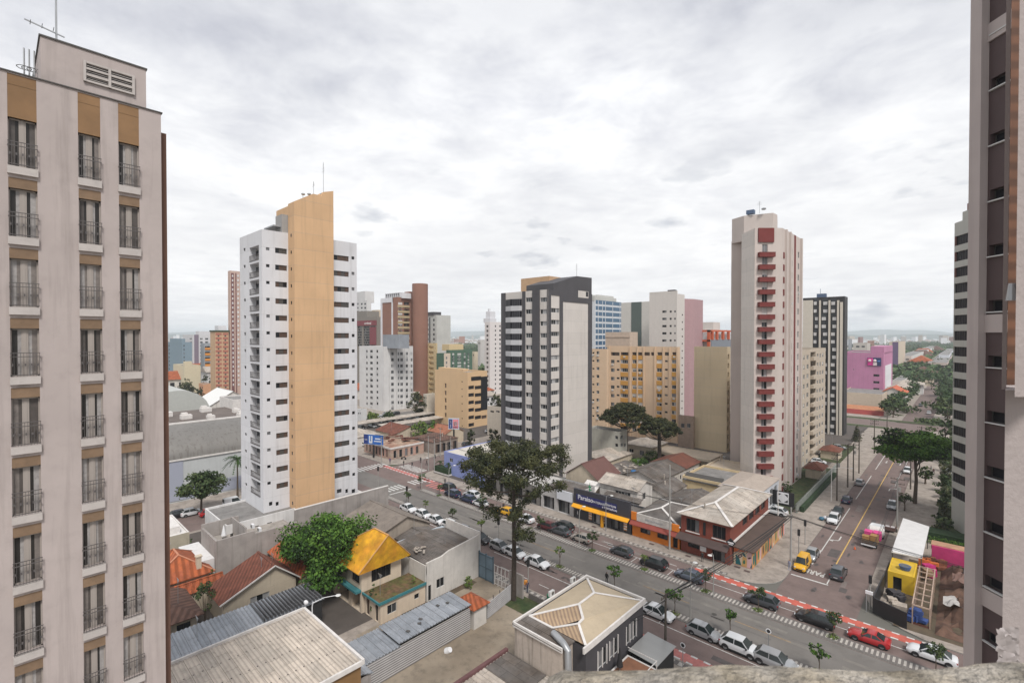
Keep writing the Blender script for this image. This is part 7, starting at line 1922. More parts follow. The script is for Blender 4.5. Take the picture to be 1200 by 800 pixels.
# == TREES AND PLANTS
def leafmat(name, c, var=.35): return mat(name, c, .75, noise=var, nscale=.9, objvar=.08, spec=.3)
ML_dark = [leafmat('pine_needles_dark', (.022, .030, .012)), leafmat('pine_needles_mid', (.042, .050, .020)), leafmat('pine_needles_olive', (.075, .078, .030))]
ML_green = [leafmat('leaf_deep', (.015, .038, .006)), leafmat('leaf_mid', (.045, .11, .013)), leafmat('leaf_bright', (.095, .19, .025))]
ML_mid = [leafmat('leaf_dull_dark', (.022, .042, .014)), leafmat('leaf_dull', (.045, .075, .024)), leafmat('leaf_dull_light', (.085, .115, .04))]
ML_lime = [leafmat('leaf_lime_dark', (.06, .11, .02)), leafmat('leaf_lime', (.11, .17, .03)), leafmat('leaf_lime_pale', (.16, .2, .05))]
ML_haze = [leafmat('leaf_far_dark', (.03, .062, .024)), leafmat('leaf_far', (.05, .095, .034)), leafmat('leaf_far_light', (.085, .13, .05))]
M_bark = mat('bark', (.10, .075, .055), .95, noise=.3, nscale=3, bump=.5)
M_barkd = mat('dark_bark', (.055, .042, .032), .95, noise=.3, nscale=3, bump=.5)
def leaves(name, clumps, per, size, mats, parent, seed, flat=.8, shell=.45, aspect=1.6):
    """leaf sized faces spread through the volume of each clump; clumps = (x, y, z, r)"""
    rg = np.random.default_rng(seed)
    Vs, Ms = [], []
    for (x, y, z, r) in clumps:
        n = max(6, int(per * (r ** 2)))
        u = rg.normal(size=(n, 3)); u /= np.linalg.norm(u, axis=1)[:, None]
        rad = r * (shell + (1 - shell) * rg.random(n) ** .5) * (1 + .16 * rg.normal(size=n))
        c = u * rad[:, None] * np.array([1, 1, flat]) + np.array([x, y, z])
        nn = u * .7 + rg.normal(size=(n, 3)) * .75; nn[:, 2] += .35; nn /= np.linalg.norm(nn, axis=1)[:, None]
        t1 = np.cross(nn, rg.normal(size=(n, 3))); t1 /= np.linalg.norm(t1, axis=1)[:, None]
        t2 = np.cross(nn, t1); s_ = size * (.6 + .8 * rg.random(n))[:, None]
        q = np.stack([c - t1 * s_ * aspect / 2, c - t2 * s_ / 2, c + t1 * s_ * aspect / 2, c + t2 * s_ / 2], axis=1)
        Vs.append(q.reshape(-1, 3))
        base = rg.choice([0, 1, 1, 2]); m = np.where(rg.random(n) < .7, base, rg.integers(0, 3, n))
        m = np.where((u[:, 2] > .45) & (rg.random(n) < .5), np.minimum(m + 1, 2), m); Ms.append(m)  # upward leaves of each clump go lighter: daylight put into the colour
    V = np.concatenate(Vs); M = np.concatenate(Ms); nf = len(M)
    me = bpy.data.meshes.new(name); me.vertices.add(len(V)); me.vertices.foreach_set('co', V.astype(np.float32).ravel())
    me.loops.add(nf * 4); me.loops.foreach_set('vertex_index', np.arange(nf * 4, dtype=np.int32))
    me.polygons.add(nf); me.polygons.foreach_set('loop_start', np.arange(0, nf * 4, 4, dtype=np.int32)); me.polygons.foreach_set('loop_total', np.full(nf, 4, dtype=np.int32))
    for m_ in mats: me.materials.append(m_)
    me.polygons.foreach_set('material_index', M.astype(np.int32)); me.update(); me.validate()
    o = bpy.data.objects.new(name, me); COL.objects.link(o); o.parent = parent; return o
def branch_pts(r, p, q, n=5, sag=0.0, wob=.2):
    P = []
    for i in range(n + 1):
        t_ = i / n; v = Vector(p).lerp(Vector(q), t_); v.z += sag * sin(pi * t_);
        if 0 < i < n: v += Vector((r.uniform(-wob, wob), r.uniform(-wob, wob), r.uniform(-wob, wob) * .5))
        P.append(v)
    return P
def araucaria(label, x, y, h, R, seed, low=.55, trunk=.38, sparse=0, crown_z=None, leaf=.17, per=230, top_flat=True, ntop=22, dome=False):
    r = random.Random(seed); t = thing('umbrella_pine', label, 'tree', (x, y, 0)); tr = MB(); cl = []
    tr.tube([(0, 0, 0), (.08, .05, h * .3), (-.05, .1, h * .65), (0, 0, h * .96)], [trunk, trunk * .8, trunk * .62, trunk * .3], 10)
    for k in range(ntop):
        a = k * 2.399 + r.uniform(-.3, .3); f = k / (ntop - 1)
        z0 = h * (low + (0.93 - low) * f); L = R * (1.0 - .42 * f ** 2.2) * r.uniform(.8, 1.05)
        z1 = min(z0 + L * .22 + h * .05, h * (0.985 - .07 * (1 - f)))
        if z1 < z0: z1 = z0 + .3
        if dome: L = R * sqrt((k + .6) / ntop) * r.uniform(.9, 1.05); z1 = h * (.97 - .27 * (L / R) ** 2); z0 = max(h * .45, z1 - L * .30 - .8)
        e = (L * cos(a), L * sin(a), z1); P = branch_pts(r, (0, 0, z0), e, 6, -.5, .22)
        tr.tube(P, [.13, .11, .1, .08, .06, .05, .04], 6)
        for q in ((.86, 1.0, 1.0) if dome else (.42, .62, .8, .93, 1.0)):
            j = q * 6; i0 = min(int(j), 5); v = P[i0].lerp(P[i0 + 1], j - i0)
            for s_ in range(2 if q > .5 else 1):
                off = Vector((r.uniform(-1, 1), r.uniform(-1, 1), 0)) * (.55 * R / 7) * (1 + q)
                c = v + off + Vector((0, 0, r.uniform(.0, .55))); cl.append((c.x, c.y, c.z, r.uniform(.62, 1.05) * R / 8))
                if r.random() < .5: tr.tube([v, c], [.04, .02], 4)
    for k in range(sparse):
        a = k * 2.0 + r.uniform(-.4, .4); z0 = h * (low - .04 - .2 * r.random()); L = R * r.uniform(.35, .8)
        e = (L * cos(a), L * sin(a), z0 + L * .12); P = branch_pts(r, (0, 0, z0), e, 4, -.3, .15); tr.tube(P, [.09, .07, .05, .04, .03], 5)
        for q in (.6, .8, 1.0):
            v = P[min(4, int(q * 4))]
            for _ in range(2): cl.append((v.x + r.uniform(-.5, .5), v.y + r.uniform(-.5, .5), v.z + r.uniform(-.3, .4), r.uniform(.5, .85) * R / 8))
    for k in range(int(9)):
        a = r.uniform(0, 6.28); L = R * .5 * r.random(); cl.append((L * cos(a), L * sin(a), h * .97 - .1 * L, r.uniform(.7, 1.05) * R / 8))
    tr.build('trunk', M_barkd, t, smooth=True, world=False)
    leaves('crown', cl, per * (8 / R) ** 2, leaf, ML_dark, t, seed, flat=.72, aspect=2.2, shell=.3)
    return t
araucaria('tall dark umbrella pine standing between the ribbed shed and the avenue', -45.7, 49.2, 21.5, 8.2, 11, low=.69, sparse=10, trunk=.40, per=190, ntop=19, leaf=.15)
p = PD(735, 393, 139); araucaria('rounder umbrella pine with a slender trunk in front of the peach block', p[0], p[1], 17.4, 7.2, 21, low=.46, trunk=.30, leaf=.24, per=120, ntop=44, dome=True)
p = PD(773, 393, 134); araucaria('smaller umbrella pine with a thick dark trunk, right of the rounder one', p[0], p[1], 14.0, 5.4, 23, low=.45, trunk=.70, leaf=.24, per=120, ntop=34, dome=True)

def broadleaf(label, x, y, h, R, seed, mats=None, leaf=.3, per=60, nc=40, flat=.75, base=.3, group=None, name='tree', trunk=.22, z0=0.0, lobes=None):
    r = random.Random(seed); t = thing(name, label, 'tree', (x, y, z0), 0, group); tr = MB(); cl = []
    zc = h * (1 + base) / 2; hz = h * (1 - base) / 2
    for k in range(nc):
        while True:
            u = Vector((r.uniform(-1, 1), r.uniform(-1, 1), r.uniform(-1, 1)))
            if .35 < u.length < 1: break
        s_ = 1 + .18 * sin(3 * atan2(u.y, u.x) + seed)
        c = (u.x * R * .82 * s_, u.y * R * .82 * s_, zc + u.z * hz * .82); cl.append(c + (R * r.uniform(.2, .36),))
    tr.tube([(0, 0, 0), (R * .03, 0, h * base * .6), (0, R * .03, h * base * 1.1), (0, 0, zc)], [trunk * 1.15, trunk * .9, trunk * .75, trunk * .35], 8)
    for k in range(7):
        c = cl[k * max(1, nc // 7) % nc]; zs = h * base * r.uniform(.7, 1.1); tr.tube(branch_pts(r, (0, 0, zs), c[:3], 3, .2, .12 * R / 3), [trunk * .5, trunk * .38, trunk * .25, trunk * .1], 5)
    tr.build('trunk', M_bark, t, smooth=True, world=False)
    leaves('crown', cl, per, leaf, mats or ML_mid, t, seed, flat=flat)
    return t
def tree_px(label, px, d, ytop, wpx, seed, mats=None, **k):
    x, y, _ = PD(px, 393, d); h = H - (ytop - 393) / F * d; R = wpx / 2 / F * d
    return broadleaf(label, x, y, h, R, seed, mats, **k)
tree_px('large bright green leafy tree between the orange slab and the yellow roofed house', 382, 69, 594, 104, 3, ML_green, leaf=.27, per=110, nc=64, base=.12, trunk=.35, flat=.72)
tree_px('spreading olive green street tree in front of the pale grey hall', 234, 99, 553, 52, 4, ML_mid, leaf=.32, per=60, nc=44, base=.42, flat=.6)
t = tree_px('broad dark layered tree over the right pavement of the side street', 1074, 106, 503, 78, 5, [ML_mid[0], ML_green[1], ML_green[2]], leaf=.33, per=80, nc=56, base=.54, flat=.42, trunk=.34)
tree_px('small rounded street tree below the broad dark layered tree', 1062, 101.5, 577, 17, 6, ML_mid, leaf=.2, per=130, nc=18, base=.45, flat=.6, trunk=.12)
# young trees in the two strips
def young(px, Yr, h, seed, kind, lab, grp):
    X = PY(px, 640, Yr)[0]
    broadleaf(lab, X, Yr, h, h * (.32 if kind != 2 else .28), seed, ML_mid if kind == 0 else ML_green if kind == 1 else ML_lime, leaf=.16, per=330, nc=13, base=.52, flat=.55 if kind != 2 else .4, name='young_tree', trunk=.05, group=grp, z0=KZ)
LN = {479: 'young tree beside the first white car of the near parked row', 499: 'pale green young tree beside the second white car of the near row', 530: 'dark thin young tree beside the fourth car of the near row', 564: 'pale young tree on the near strip left of the big pine trunk', 656: 'pale green young tree right of the silver car by the big pine', 720: 'green young tree above the ridge corner of the beige roofed house', 791: 'green young tree between the white saloon and the silver hatchback', 856: 'bent young tree above the white off-roader on the near strip', 961: 'round young tree nearest to the stone ledge'}
for i, (px, lab) in enumerate(LN.items()): young(px, 61.3, (3.1, 2.6, 3.0, 3.1, 3.3, 3.6, 3.6, 3.4, 3.2)[i], 40 + i, (0, 2, 0, 2, 2, 1, 1, 1, 1)[i], lab, 'young trees on the near strip')
LF = {493: 'young tree by the far lane zebra crossing', 515: 'young tree in front of the two dark cars at the junction', 566: 'dark young tree behind the white hatchback on the far strip', 633: 'bushy young tree on the far strip behind the big pine crown', 694: 'young tree beside the beige hatchback on the far strip', 755: 'dense young tree in front of the black off-roader', 827: 'young tree behind the blue grey saloon on the far strip', 889: 'young tree hidden behind the dark estate car', 977: 'young tree between the black estate and the red coupe', 1098: 'young tree in front of the white saloon at the right end'}
for i, (px, lab) in enumerate(LF.items()): young(px, 69.8, (3.2, 2.7, 3.6, 3.2, 3.4, 2.6, 3.2, 3.2, 3.2, 3.4)[i], 60 + i, (0, 0, 0, 0, 0, 2, 0, 0, 0, 0)[i], lab, 'young trees on the far strip')
def tuft(label, x, y, r_0, seed, mats=None, group='grass patches in the strips', z=KZ, h=.3):
    t = thing('grass_patch', label, 'grass patch', (x, y, z), 0, group); leaves('blades', [(0, 0, h * .3, r_0)], 300, .12, mats or ML_lime, t, seed, flat=.18, shell=.0)
for i, px in enumerate((656, 720, 791, 961)): tuft('grass patch round a young tree in the near strip', PY(px, 640, 61.3)[0], 61.3, .7, i)
for i, px in enumerate((515, 694, 755, 827, 889, 977)): tuft('grass patch round a young tree in the far strip', PY(px, 640, 69.8)[0], 69.8, .7, 20 + i)
# palm in front of the hall
def palm(label, x, y, h, R, seed, nf=22, z0=0):
    r = random.Random(seed); t = thing('palm_tree', label, 'palm', (x, y, z0)); b = MB(); b.tube([(0, 0, 0), (.1, 0, h * .5), (0, 0, h)], [.24, .16, .14], 8); b.build('trunk', M_bark, t, smooth=True, world=False)
    b = MB()
    for k in range(nf):
        a = k * 2.399; el = r.uniform(-.2, 1.1); P = []
        for i in range(7): q = i / 6; P.append(Vector((cos(a) * R * q * cos(el * (1 - q)), sin(a) * R * q * cos(el * (1 - q)), h + R * (sin(el) * q - .75 * q * q))))
        b.tube(P, [.04] * 7, 4)
        for i in range(1, 7):
            for s_ in (-1, 1):
                d_ = Vector((-sin(a), cos(a), 0)) * s_;
                for w_ in (0, .5):
                    v = P[i].lerp(P[i - 1], w_); e = v + d_ * R * .26 * (1.1 - i / 8) + Vector((cos(a), sin(a), -.7)) * R * .09
                    b.add([v, v + (P[i] - P[i - 1]) * .28, e], [(0, 1, 2)], k % 2)
    b.build('fronds', ML_green[:2], t, world=False)
p = PD(277, 393, 110); palm('tall palm in front of the pale grey hall beside the white tower', p[0], p[1], 8.9, 2.9, 3)
p = PD(530, 393, 120); palm('short palm in the hedge planter at the avenue corner', -99.8, 82, 2.6, 1.3, 4, 14, .5)
p = PD(514, 393, 120); palm('second short palm in the hedge planter, left of the other', -103.3, 82, 2.4, 1.3, 5, 14, .5)
# bushes and other trees
BU = [('dense dark bush between the brown roofs at the left', 238, 62, 676, 26, ML_mid), ('lime flowering bush above the dark bush at the left', 244, 67.5, 664, 13, ML_lime), ('green bush at the foot of the blue grey gate', 548, 70, 676, 14, ML_lime),
      ('tall shrub climbing the beige wall of the white roofed warehouse', 223, 78, 622, 9, ML_green), ('shrub under the right eave of the brown roofed cream house', 318, 66, 680, 14, ML_mid), ('reddish shrub by the gable of the brown roofed cream house', 268, 62, 700, 12, ML_mid),
      ('lush bush between the two umbrella pines', 750, 128, 533, 34, ML_green), ('second lush bush behind the umbrella pine trunks', 765, 140, 528, 26, ML_green), ('ivy on the terrace of the yellow roofed house', 436, 63, 680, 10, ML_mid), ('creeper hanging from the annexe wall of the yellow house', 484, 66, 672, 9, ML_lime)]
for i, (lab, px, d, yt, w_, ms) in enumerate(BU): tree_px(lab, px, d, yt, w_, 100 + i, ms, leaf=.2, per=120, nc=16, base=.05, name='bush', trunk=.06)
TR = [('round dark tree in front of the wide off-white block', 457, 205, 481, 20, ML_mid), ('bright round tree left of the dark one before the off-white block', 436, 200, 482, 18, ML_lime), ('tall dark tree at the right corner of the off-white block', 487, 215, 458, 22, ML_dark),
      ('dark tree behind the brown tower foot', 493, 220, 478, 20, ML_dark), ('lime tree behind the derelict pink building', 492, 165, 493, 26, ML_lime), ('lime green tree beside the sandy block', 511, 172, 492, 22, ML_green), ('dark tree left of the dark framed tower', 583, 210, 455, 20, ML_dark),
      ('dark bush in front of the storefront by the sandy block', 580, 150, 497, 18, ML_dark), ('small tree by the billboard pole', 552, 148, 500, 12, ML_dark), ('dark tree beyond the vaulted hall, largest of the group', 212, 255, 447, 32, ML_dark), ('round tree right of the vaulted hall', 232, 262, 452, 12, ML_dark), ('conifer shaped tree against the cream stepped block', 219, 290, 436, 9, ML_dark), ('dark tree under the slim grey block', 243, 300, 437, 14, ML_dark)]
for i, (lab, px, d, yt, w_, ms) in enumerate(TR): tree_px(lab, px, d, yt, w_, 130 + i, ms, leaf=.6, per=16, nc=26, base=.12, trunk=.2)
# garden shrubs along the side street
GS = [(925, 104 + 8, 556), (931, 122, 552), (936, 128, 549), (943, 135, 546), (949, 142, 541), (954, 148, 537), (961, 155, 532), (968, 165, 526), (974, 172, 522), (980, 182, 518)]
for i, (px, d, yt) in enumerate(GS):
    tree_px('dark rounded garden shrub in the row beside the red balcony and cream blocks', px, d, yt + 6, 13, 160 + i, ML_mid, leaf=.35, per=50, nc=14, base=.05, name='shrub', trunk=.1, group='garden shrubs beside the side street')
x, y, _ = PD(1005, 393, 168); t = thing('cypress', 'narrow dark cypress beside the junction pavement', 'tree', (x, y, 0)); b = MB(); b.tube([(0, 0, 0), (0, 0, 5)], [.15, .05], 6); b.build('trunk', M_bark, t, world=False)
leaves('crown', [(0, 0, .8 + k * .55, 1.5 - k * .13) for k in range(10)], 70, .3, ML_dark, t, 9, flat=.7)
# tree lined street beyond: individual trees
rr = random.Random(9); k = 0
for i in range(14):
    yb = 200 + i * 15 + rr.uniform(-3, 3)
    for sx in (-23.5, -5.5):
        if 240 < yb < 268: continue
        if sx > -10 and yb < 225 or sx < -10 and (yb < 268): continue
        broadleaf('leafy street tree lining the road beyond the junction', sx + rr.uniform(-1, 1), yb, rr.uniform(8, 12), rr.uniform(4.2, 6.2), 200 + k, ML_haze if yb > 300 else ML_mid, leaf=.75, per=10, nc=20, base=.25, flat=.6, group='street trees beyond the junction'); k += 1
SP = [('wide round tree in front of the pink block by the junction', 1060, 232, 475, 34), ('dark round tree left of the far road mouth', 1047, 225, 488, 26), ('round tree right of the far road mouth beside the striped tower', 1100, 235, 470, 36), ('low dark tree beside the right pavement at the junction', 1088, 205, 492, 34), ('wide hazy tree crown beyond the road, largest of the group', 1092, 330, 432, 46), ('hazy tree crown touching the pink block', 1060, 340, 437, 34), ('dark crown before the warehouse on the right', 1108, 290, 450, 26), ('tree behind the right pavement near the striped tower', 1106, 150, 528, 20), ('pavement tree right of the broad dark tree', 1086, 120, 545, 16)]
for i, (lab, px, d, yt, w_) in enumerate(SP): tree_px(lab, px, d, yt, w_, 300 + i, ML_haze if d > 280 else ML_mid, leaf=.007 * d * .5, per=9000 / d ** 1.25 / 6, nc=34, base=.22, flat=.55)
b = MB(); [b.ball((-4.0 + 1.15 * k, 113.6, .75), .8, 0, 12, 8, .95) for k in range(6)]
for k in range(6):
    t = thing('topiary_ball', 'bright green clipped ball bush in the row beside the garden hedge', 'bush', (-4.4 + 1.1 * k, 113.5, .2), 0, 'row of clipped ball bushes'); leaves('foliage', [(0, 0, .55, .72)], 420, .12, ML_green[1:] + ML_green[2:], t, 400 + k, flat=.95, shell=.7)
b = MB(); b.box(-4.6, 115.2, KZ, 6, 118.5, 1.5); tag(b.build('hedge', mat('hedge_green', (.02, .045, .015))), 'dark clipped hedge behind the row of ball bushes', 'hedge')
# planting right of the side street pavement
PL = [(-3.2, 119.5, 2.2, 1.6), (-2.8, 123, 2.8, 1.8), (-3.4, 127, 2.0, 1.5), (-2.6, 131, 3.2, 2.0), (-3.0, 136, 2.4, 1.7), (-2.8, 141, 3.6, 2.2), (-3.2, 147, 2.6, 1.8), (-2.8, 153, 4, 2.6), (-3.0, 160, 3.0, 2.2), (-2.6, 168, 4.4, 2.8), (-3.0, 176, 3.4, 2.4), (-2.8, 186, 5, 3.2), (-3.0, 197, 4.2, 3.0), (-3.0, 208, 5.4, 3.4)]
for i, (x, y, h_, R_) in enumerate(PL): broadleaf('dark garden shrub in the long bed between the right pavement and the striped tower', x, y, h_, R_, 500 + i, ML_mid if i % 3 else ML_dark, leaf=.4, per=36, nc=12, base=.05, name='shrub', trunk=.08, group='shrubs beside the right pavement')
# woods far off: uncountable
rg = random.Random(3); cl = []
for _ in range(950):
    px = rg.choice([rg.uniform(1046, 1125), rg.uniform(530, 600), rg.uniform(190, 285), rg.uniform(990, 1125), rg.uniform(1040, 1125), rg.uniform(1055, 1125), rg.uniform(1075, 1125)]); d = 380 * (4.5) ** rg.random(); X, Y, _z = PD(px, 393, d)
    if blocked(X, Y) and rg.random() < .8: continue
    cl.append((X, Y, rg.uniform(3, 6), rg.uniform(6, 12) * (1 + d / 2500)))
root = thing('woods', None, None, (0, 0, 0));
for k_ in ('label', 'category'):
    if k_ in root: del root[k_]
o = leaves('far_woods', cl, 1.3, 2.6, ML_haze, root, 99, flat=.6); o.parent = None; bpy.data.objects.remove(root); tag(o, kind='stuff')

# == VEHICLES
M_tyre = mat('tyre_rubber', (.015, .015, .016), .85)
M_rim = mat('alloy_rim', (.32, .33, .34), .35, metal=.7)
M_cglass = mat('car_glass', (.022, .03, .031), .08, spec=.6)
M_hl = mat('headlight_glass', (.6, .62, .64), .15)
M_tl = mat('tail_light_red', (.30, .012, .012), .25)
M_trimk = mat('black_trim', (.018, .018, .02), .6)
M_plate = mat('number_plate', (.5, .5, .5), .5)
def paint(name, c, metal=.0): return mat('paint_' + name, c, .28, metal=metal, coat=.6, spec=.5)
PAINT = dict(white=paint('white', (.66, .67, .68)), silver=paint('silver', (.36, .37, .38), .3), black=paint('black', (.012, .012, .014)), grey=paint('grey', (.075, .08, .09), .2),
             blue=paint('blue_grey', (.11, .13, .17), .3), yellow=paint('yellow', (.72, .38, .01)), red=paint('red', (.38, .012, .015)), dred=paint('dark_red', (.09, .015, .02)), navy=paint('navy', (.02, .03, .075)), beige=paint('champagne', (.42, .38, .34), .3))
# profile: L length, W width, hb bonnet height, hr roof height, and x of windscreen foot, roof front, roof rear, rear glass foot; ht boot height
KINDS = dict(
    sedan=dict(L=4.5, W=1.76, hb=.90, ht=.98, hr=1.46, xs=(1.12, .28, -1.0, -1.72), g=.20, r=.315),
    hatch=dict(L=3.95, W=1.70, hb=.92, ht=1.0, hr=1.50, xs=(1.12, .35, -1.25, -1.84), g=.20, r=.31),
    estate=dict(L=4.5, W=1.78, hb=.93, ht=1.0, hr=1.52, xs=(1.2, .38, -1.45, -2.12), g=.2, r=.32),
    suv=dict(L=4.4, W=1.86, hb=1.03, ht=1.1, hr=1.64, xs=(1.15, .42, -1.4, -2.04), g=.26, r=.37),
    coupe=dict(L=4.25, W=1.78, hb=.90, ht=.98, hr=1.36, xs=(.75, .1, -.75, -1.55), g=.18, r=.33),
    van=dict(L=4.2, W=1.78, hb=1.05, ht=1.2, hr=1.95, xs=(1.25, .65, -2.0, -2.08), g=.22, r=.32))
def lerp(a, b, t): return a + (b - a) * t
def make_car(kind):
    K = KINDS[kind]; L, W, hb, ht, hr, g, R = K['L'], K['W'], K['hb'], K['ht'], K['hr'], K['g'], K['r']; xs = K['xs']; hw = W / 2
    t = bpy.data.objects.new('car', None); COL.objects.link(t)
    xf, xr = L / 2, -L / 2
    # lower body: lofted sections
    st = [(xr, .46, ht - .28, .80), (xr + .06, .30, ht - .10, .90), (xr + .28, g, ht - .01, .97), (xs[3] + .1, g, ht, 1.0), (xs[2], g, ht - .01, 1.0), (0, g, lerp(ht, hb, .5) , 1.0),
          (xs[0], g, hb + .02, 1.0), (lerp(xs[0], xf, .5), g, hb - .02, .985), (xf - .35, g, hb - .11, .96), (xf - .1, .24, hb - .24, .88), (xf, .38, hb - .40, .74)]
    b = MB(); ring = 14
    for (x, zb, zt, k) in st:
        w = hw * k
        half = [(0, zb), (w * .80, zb), (w * .97, zb + .10), (w, lerp(zb, zt, .45)), (w * .985, lerp(zb, zt, .72)), (w * .90, zt - .035), (w * .74, zt + .005), (0, zt + .045)]
        pts = half + [(-p[0], p[1]) for p in half[-2:0:-1]]
        b.V += [(x, p[0], p[1]) for p in pts]
    n = 14
    for i in range(len(st) - 1):
        for j in range(n): b.F.append((i * n + j, i * n + (j + 1) % n, (i + 1) * n + (j + 1) % n, (i + 1) * n + j)); b.M.append(0)
    b.F.append(tuple(range(n))); b.M.append(0); e = (len(st) - 1) * n; b.F.append(tuple(reversed(range(e, e + n)))); b.M.append(0)
    # cabin
    wb, wt_ = hw * .90, hw * .68
    zb = lambda x: (hb if x > 0 else ht) - .03
    cs = [(xs[0], zb(xs[0]), wb), (xs[1], hr, wt_), (lerp(xs[1], xs[2], .5), hr + .02, wt_), (xs[2], hr - .01, wt_), (xs[3], zb(xs[3]), wb)]
    o = len(b.V)
    roof = [(x, z, w) for (x, z, w) in cs]
    for (x, z, w) in cs: b.V += [(x, -w, z), (x, -w * .6, z + .015), (x, w * .6, z + .015), (x, w, z)]
    for i in range(4):
        for j in range(3): a = o + i * 4 + j; b.F.append((a, a + 4, a + 5, a + 1)); b.M.append(0)
    for s_ in (1, -1):
        base = [(xs[0], s_ * wb, zb(xs[0])), (lerp(xs[1], xs[2], .5), s_ * wb, lerp(zb(1), zb(-1), .5)), (xs[3], s_ * wb, zb(xs[3]))]
        top = [(xs[1], s_ * wt_, hr), (lerp(xs[1], xs[2], .5), s_ * wt_, hr + .02), (xs[2], s_ * wt_, hr - .01)]
        o2 = len(b.V); b.V += base + top
        F_ = [(o2, o2 + 1, o2 + 4, o2 + 3), (o2 + 1, o2 + 2, o2 + 5, o2 + 4)]
        for f in F_: b.F.append(f if s_ > 0 else f[::-1]); b.M.append(0)
    body = b.build('body', PAINT['white'], t, smooth=True, world=False)
    body.material_slots[0].link = 'OBJECT'; body.material_slots[0].material = PAINT['white']
    def off(p, q, k): return tuple(Vector(p).lerp(Vector(q), k))
    # glass
    def glass(name, P, nrm, d=.012):
        v = Vector(nrm).normalized() * d; b = MB(); b.add([tuple(Vector(p) + v) for p in P], [tuple(range(len(P)))]); b.build(name, M_cglass, t, world=False)
    A0, A1 = (xs[0] - .02, wb * .95, zb(xs[0]) + .02), (xs[1] + .03, wt_ * .95, hr - .02)
    glass('windscreen', [(A0[0], -A0[1], A0[2]), (A0[0], A0[1], A0[2]), (A1[0], A1[1], A1[2]), (A1[0], -A1[1], A1[2])], (hr - hb, 0, xs[0] - xs[1]), .035)
    B0, B1 = (xs[3] + .03, wb * .92, zb(xs[3]) + .05), (xs[2] - .03, wt_ * .92, hr - .04)
    glass('rear_window', [(B0[0], B0[1], B0[2]), (B0[0], -B0[1], B0[2]), (B1[0], -B1[1], B1[2]), (B1[0], B1[1], B1[2])], (-(hr - ht), 0, xs[2] - xs[3] + .01), .035)
    xm = lerp(xs[1], xs[2], .48)
    for s_ in (1, -1):
        def sp(x, q):  # point on the side glass: q = 0 at the belt, 1 at the roof
            y0, y1 = wb, wt_; return (x, s_ * (lerp(y0, y1, q) + .02), lerp(lerp(zb(xs[0]), zb(xs[3]), (xs[0] - x) / (xs[0] - xs[3])), hr, q))
        fr = [sp(xs[0] - .16, .06), sp(xm + .04, .06), sp(xm + .04, .88), sp(xs[1] + .0, .88)]
        re = [sp(xm - .04, .06), sp(xs[3] + .22, .06), sp(xs[2] - .0, .86), sp(xm - .04, .88)]
        if kind == 'van': re = re
        for P_ in ((fr,) if kind == 'van' else (fr, re)):
            b = MB(); b.add(P_, [(0, 1, 2, 3) if s_ < 0 else (3, 2, 1, 0)]); b.build('side_window', M_cglass, t, world=False)
    # wheels
    for sx in (1, -1):
        for s_ in (1, -1):
            x = sx * (L / 2 - (.82 if sx > 0 else .80))
            b = MB(); yy = s_ * hw * .985
            b.tube([(x, yy - s_ * .20, R), (x, yy, R)], R, 18, 0); w = b.build('wheel', M_tyre, t, world=False)
            b = MB(); b.tube([(x, yy, R), (x, yy + s_ * .012, R)], [R * .64, R * .60], 14, 0)
            b.build('rim', M_rim, w, world=False)
            b = MB(); pts = [(x + (R + .05) * cos(a), s_ * (hw * 1.0 + .001), R + (R + .05) * sin(a)) for a in [pi * k / 10 for k in range(11)]]; b.add(pts, [tuple(range(11)) if s_ < 0 else tuple(reversed(range(11)))]); b.build('wheel_arch', M_trimk, t, world=False)
    b = MB(); b.box(-L / 2 + .25, -hw * .88, .10, L / 2 - .25, hw * .88, g + .06); b.build('underbody', M_trimk, t, world=False)  # black box added under the car to deepen its contact shadow
    for s_ in (1, -1):
        b = MB(); b.box(xf - .22, s_ * hw * .50, hb - .40, xf - .015, s_ * hw * .80, hb - .24); b.build('headlight', M_hl, t, world=False)
        b = MB(); b.box(xr + .02, s_ * hw * .58, ht - .34, xr + .20, s_ * hw * .90, ht - .15); b.build('tail_light', M_tl, t, world=False)
        b = MB(); b.box(xs[0] - .28, s_ * hw * .93, zb(1) + .02, xs[0] - .12, s_ * (hw + .14), zb(1) + .15); b.build('wing_mirror', M_trimk, t, world=False)
    b = MB(); b.box(xf - .1, -hw * .5, .34, xf + .014, hw * .5, .56); b.build('grille', M_trimk, t, world=False)
    b = MB(); b.box(xr - .012, -.26, .52, xr + .05, .26, .65); b.build('number_plate', M_plate, t, world=False)
    if kind in ('suv', 'van'):
        b = MB(); b.box(-L / 2 + .35, -hw * .995, g - .0, L / 2 - .35, hw * .995, g + .14); b.build('sill_trim', M_trimk, t, world=False)
    return t
CARS = {}
def car(kind, colour, label, x, y, rz, z=0.006, group=None, cat='car', name='parked_car'):
    if kind not in CARS: CARS[kind] = make_car(kind); t = CARS[kind]
    else: t = copy_tree(CARS[kind])
    t.name = name; t.location = (x, y, z); t.rotation_euler = (0, 0, rz)
    for k_ in ('group', 'label', 'category'):
        if k_ in t: del t[k_]
    tag(t, label, cat, group)
    for c in t.children:
        if c.name.startswith('body'): c.material_slots[0].link = 'OBJECT'; c.material_slots[0].material = PAINT[colour]
    return t
NR = 'cars parked along the near strip'; FR = 'cars parked along the far strip'
YN, YF = 59.3, 71.75
def xn(px, py, Y): return PY(px, py, Y)[0]
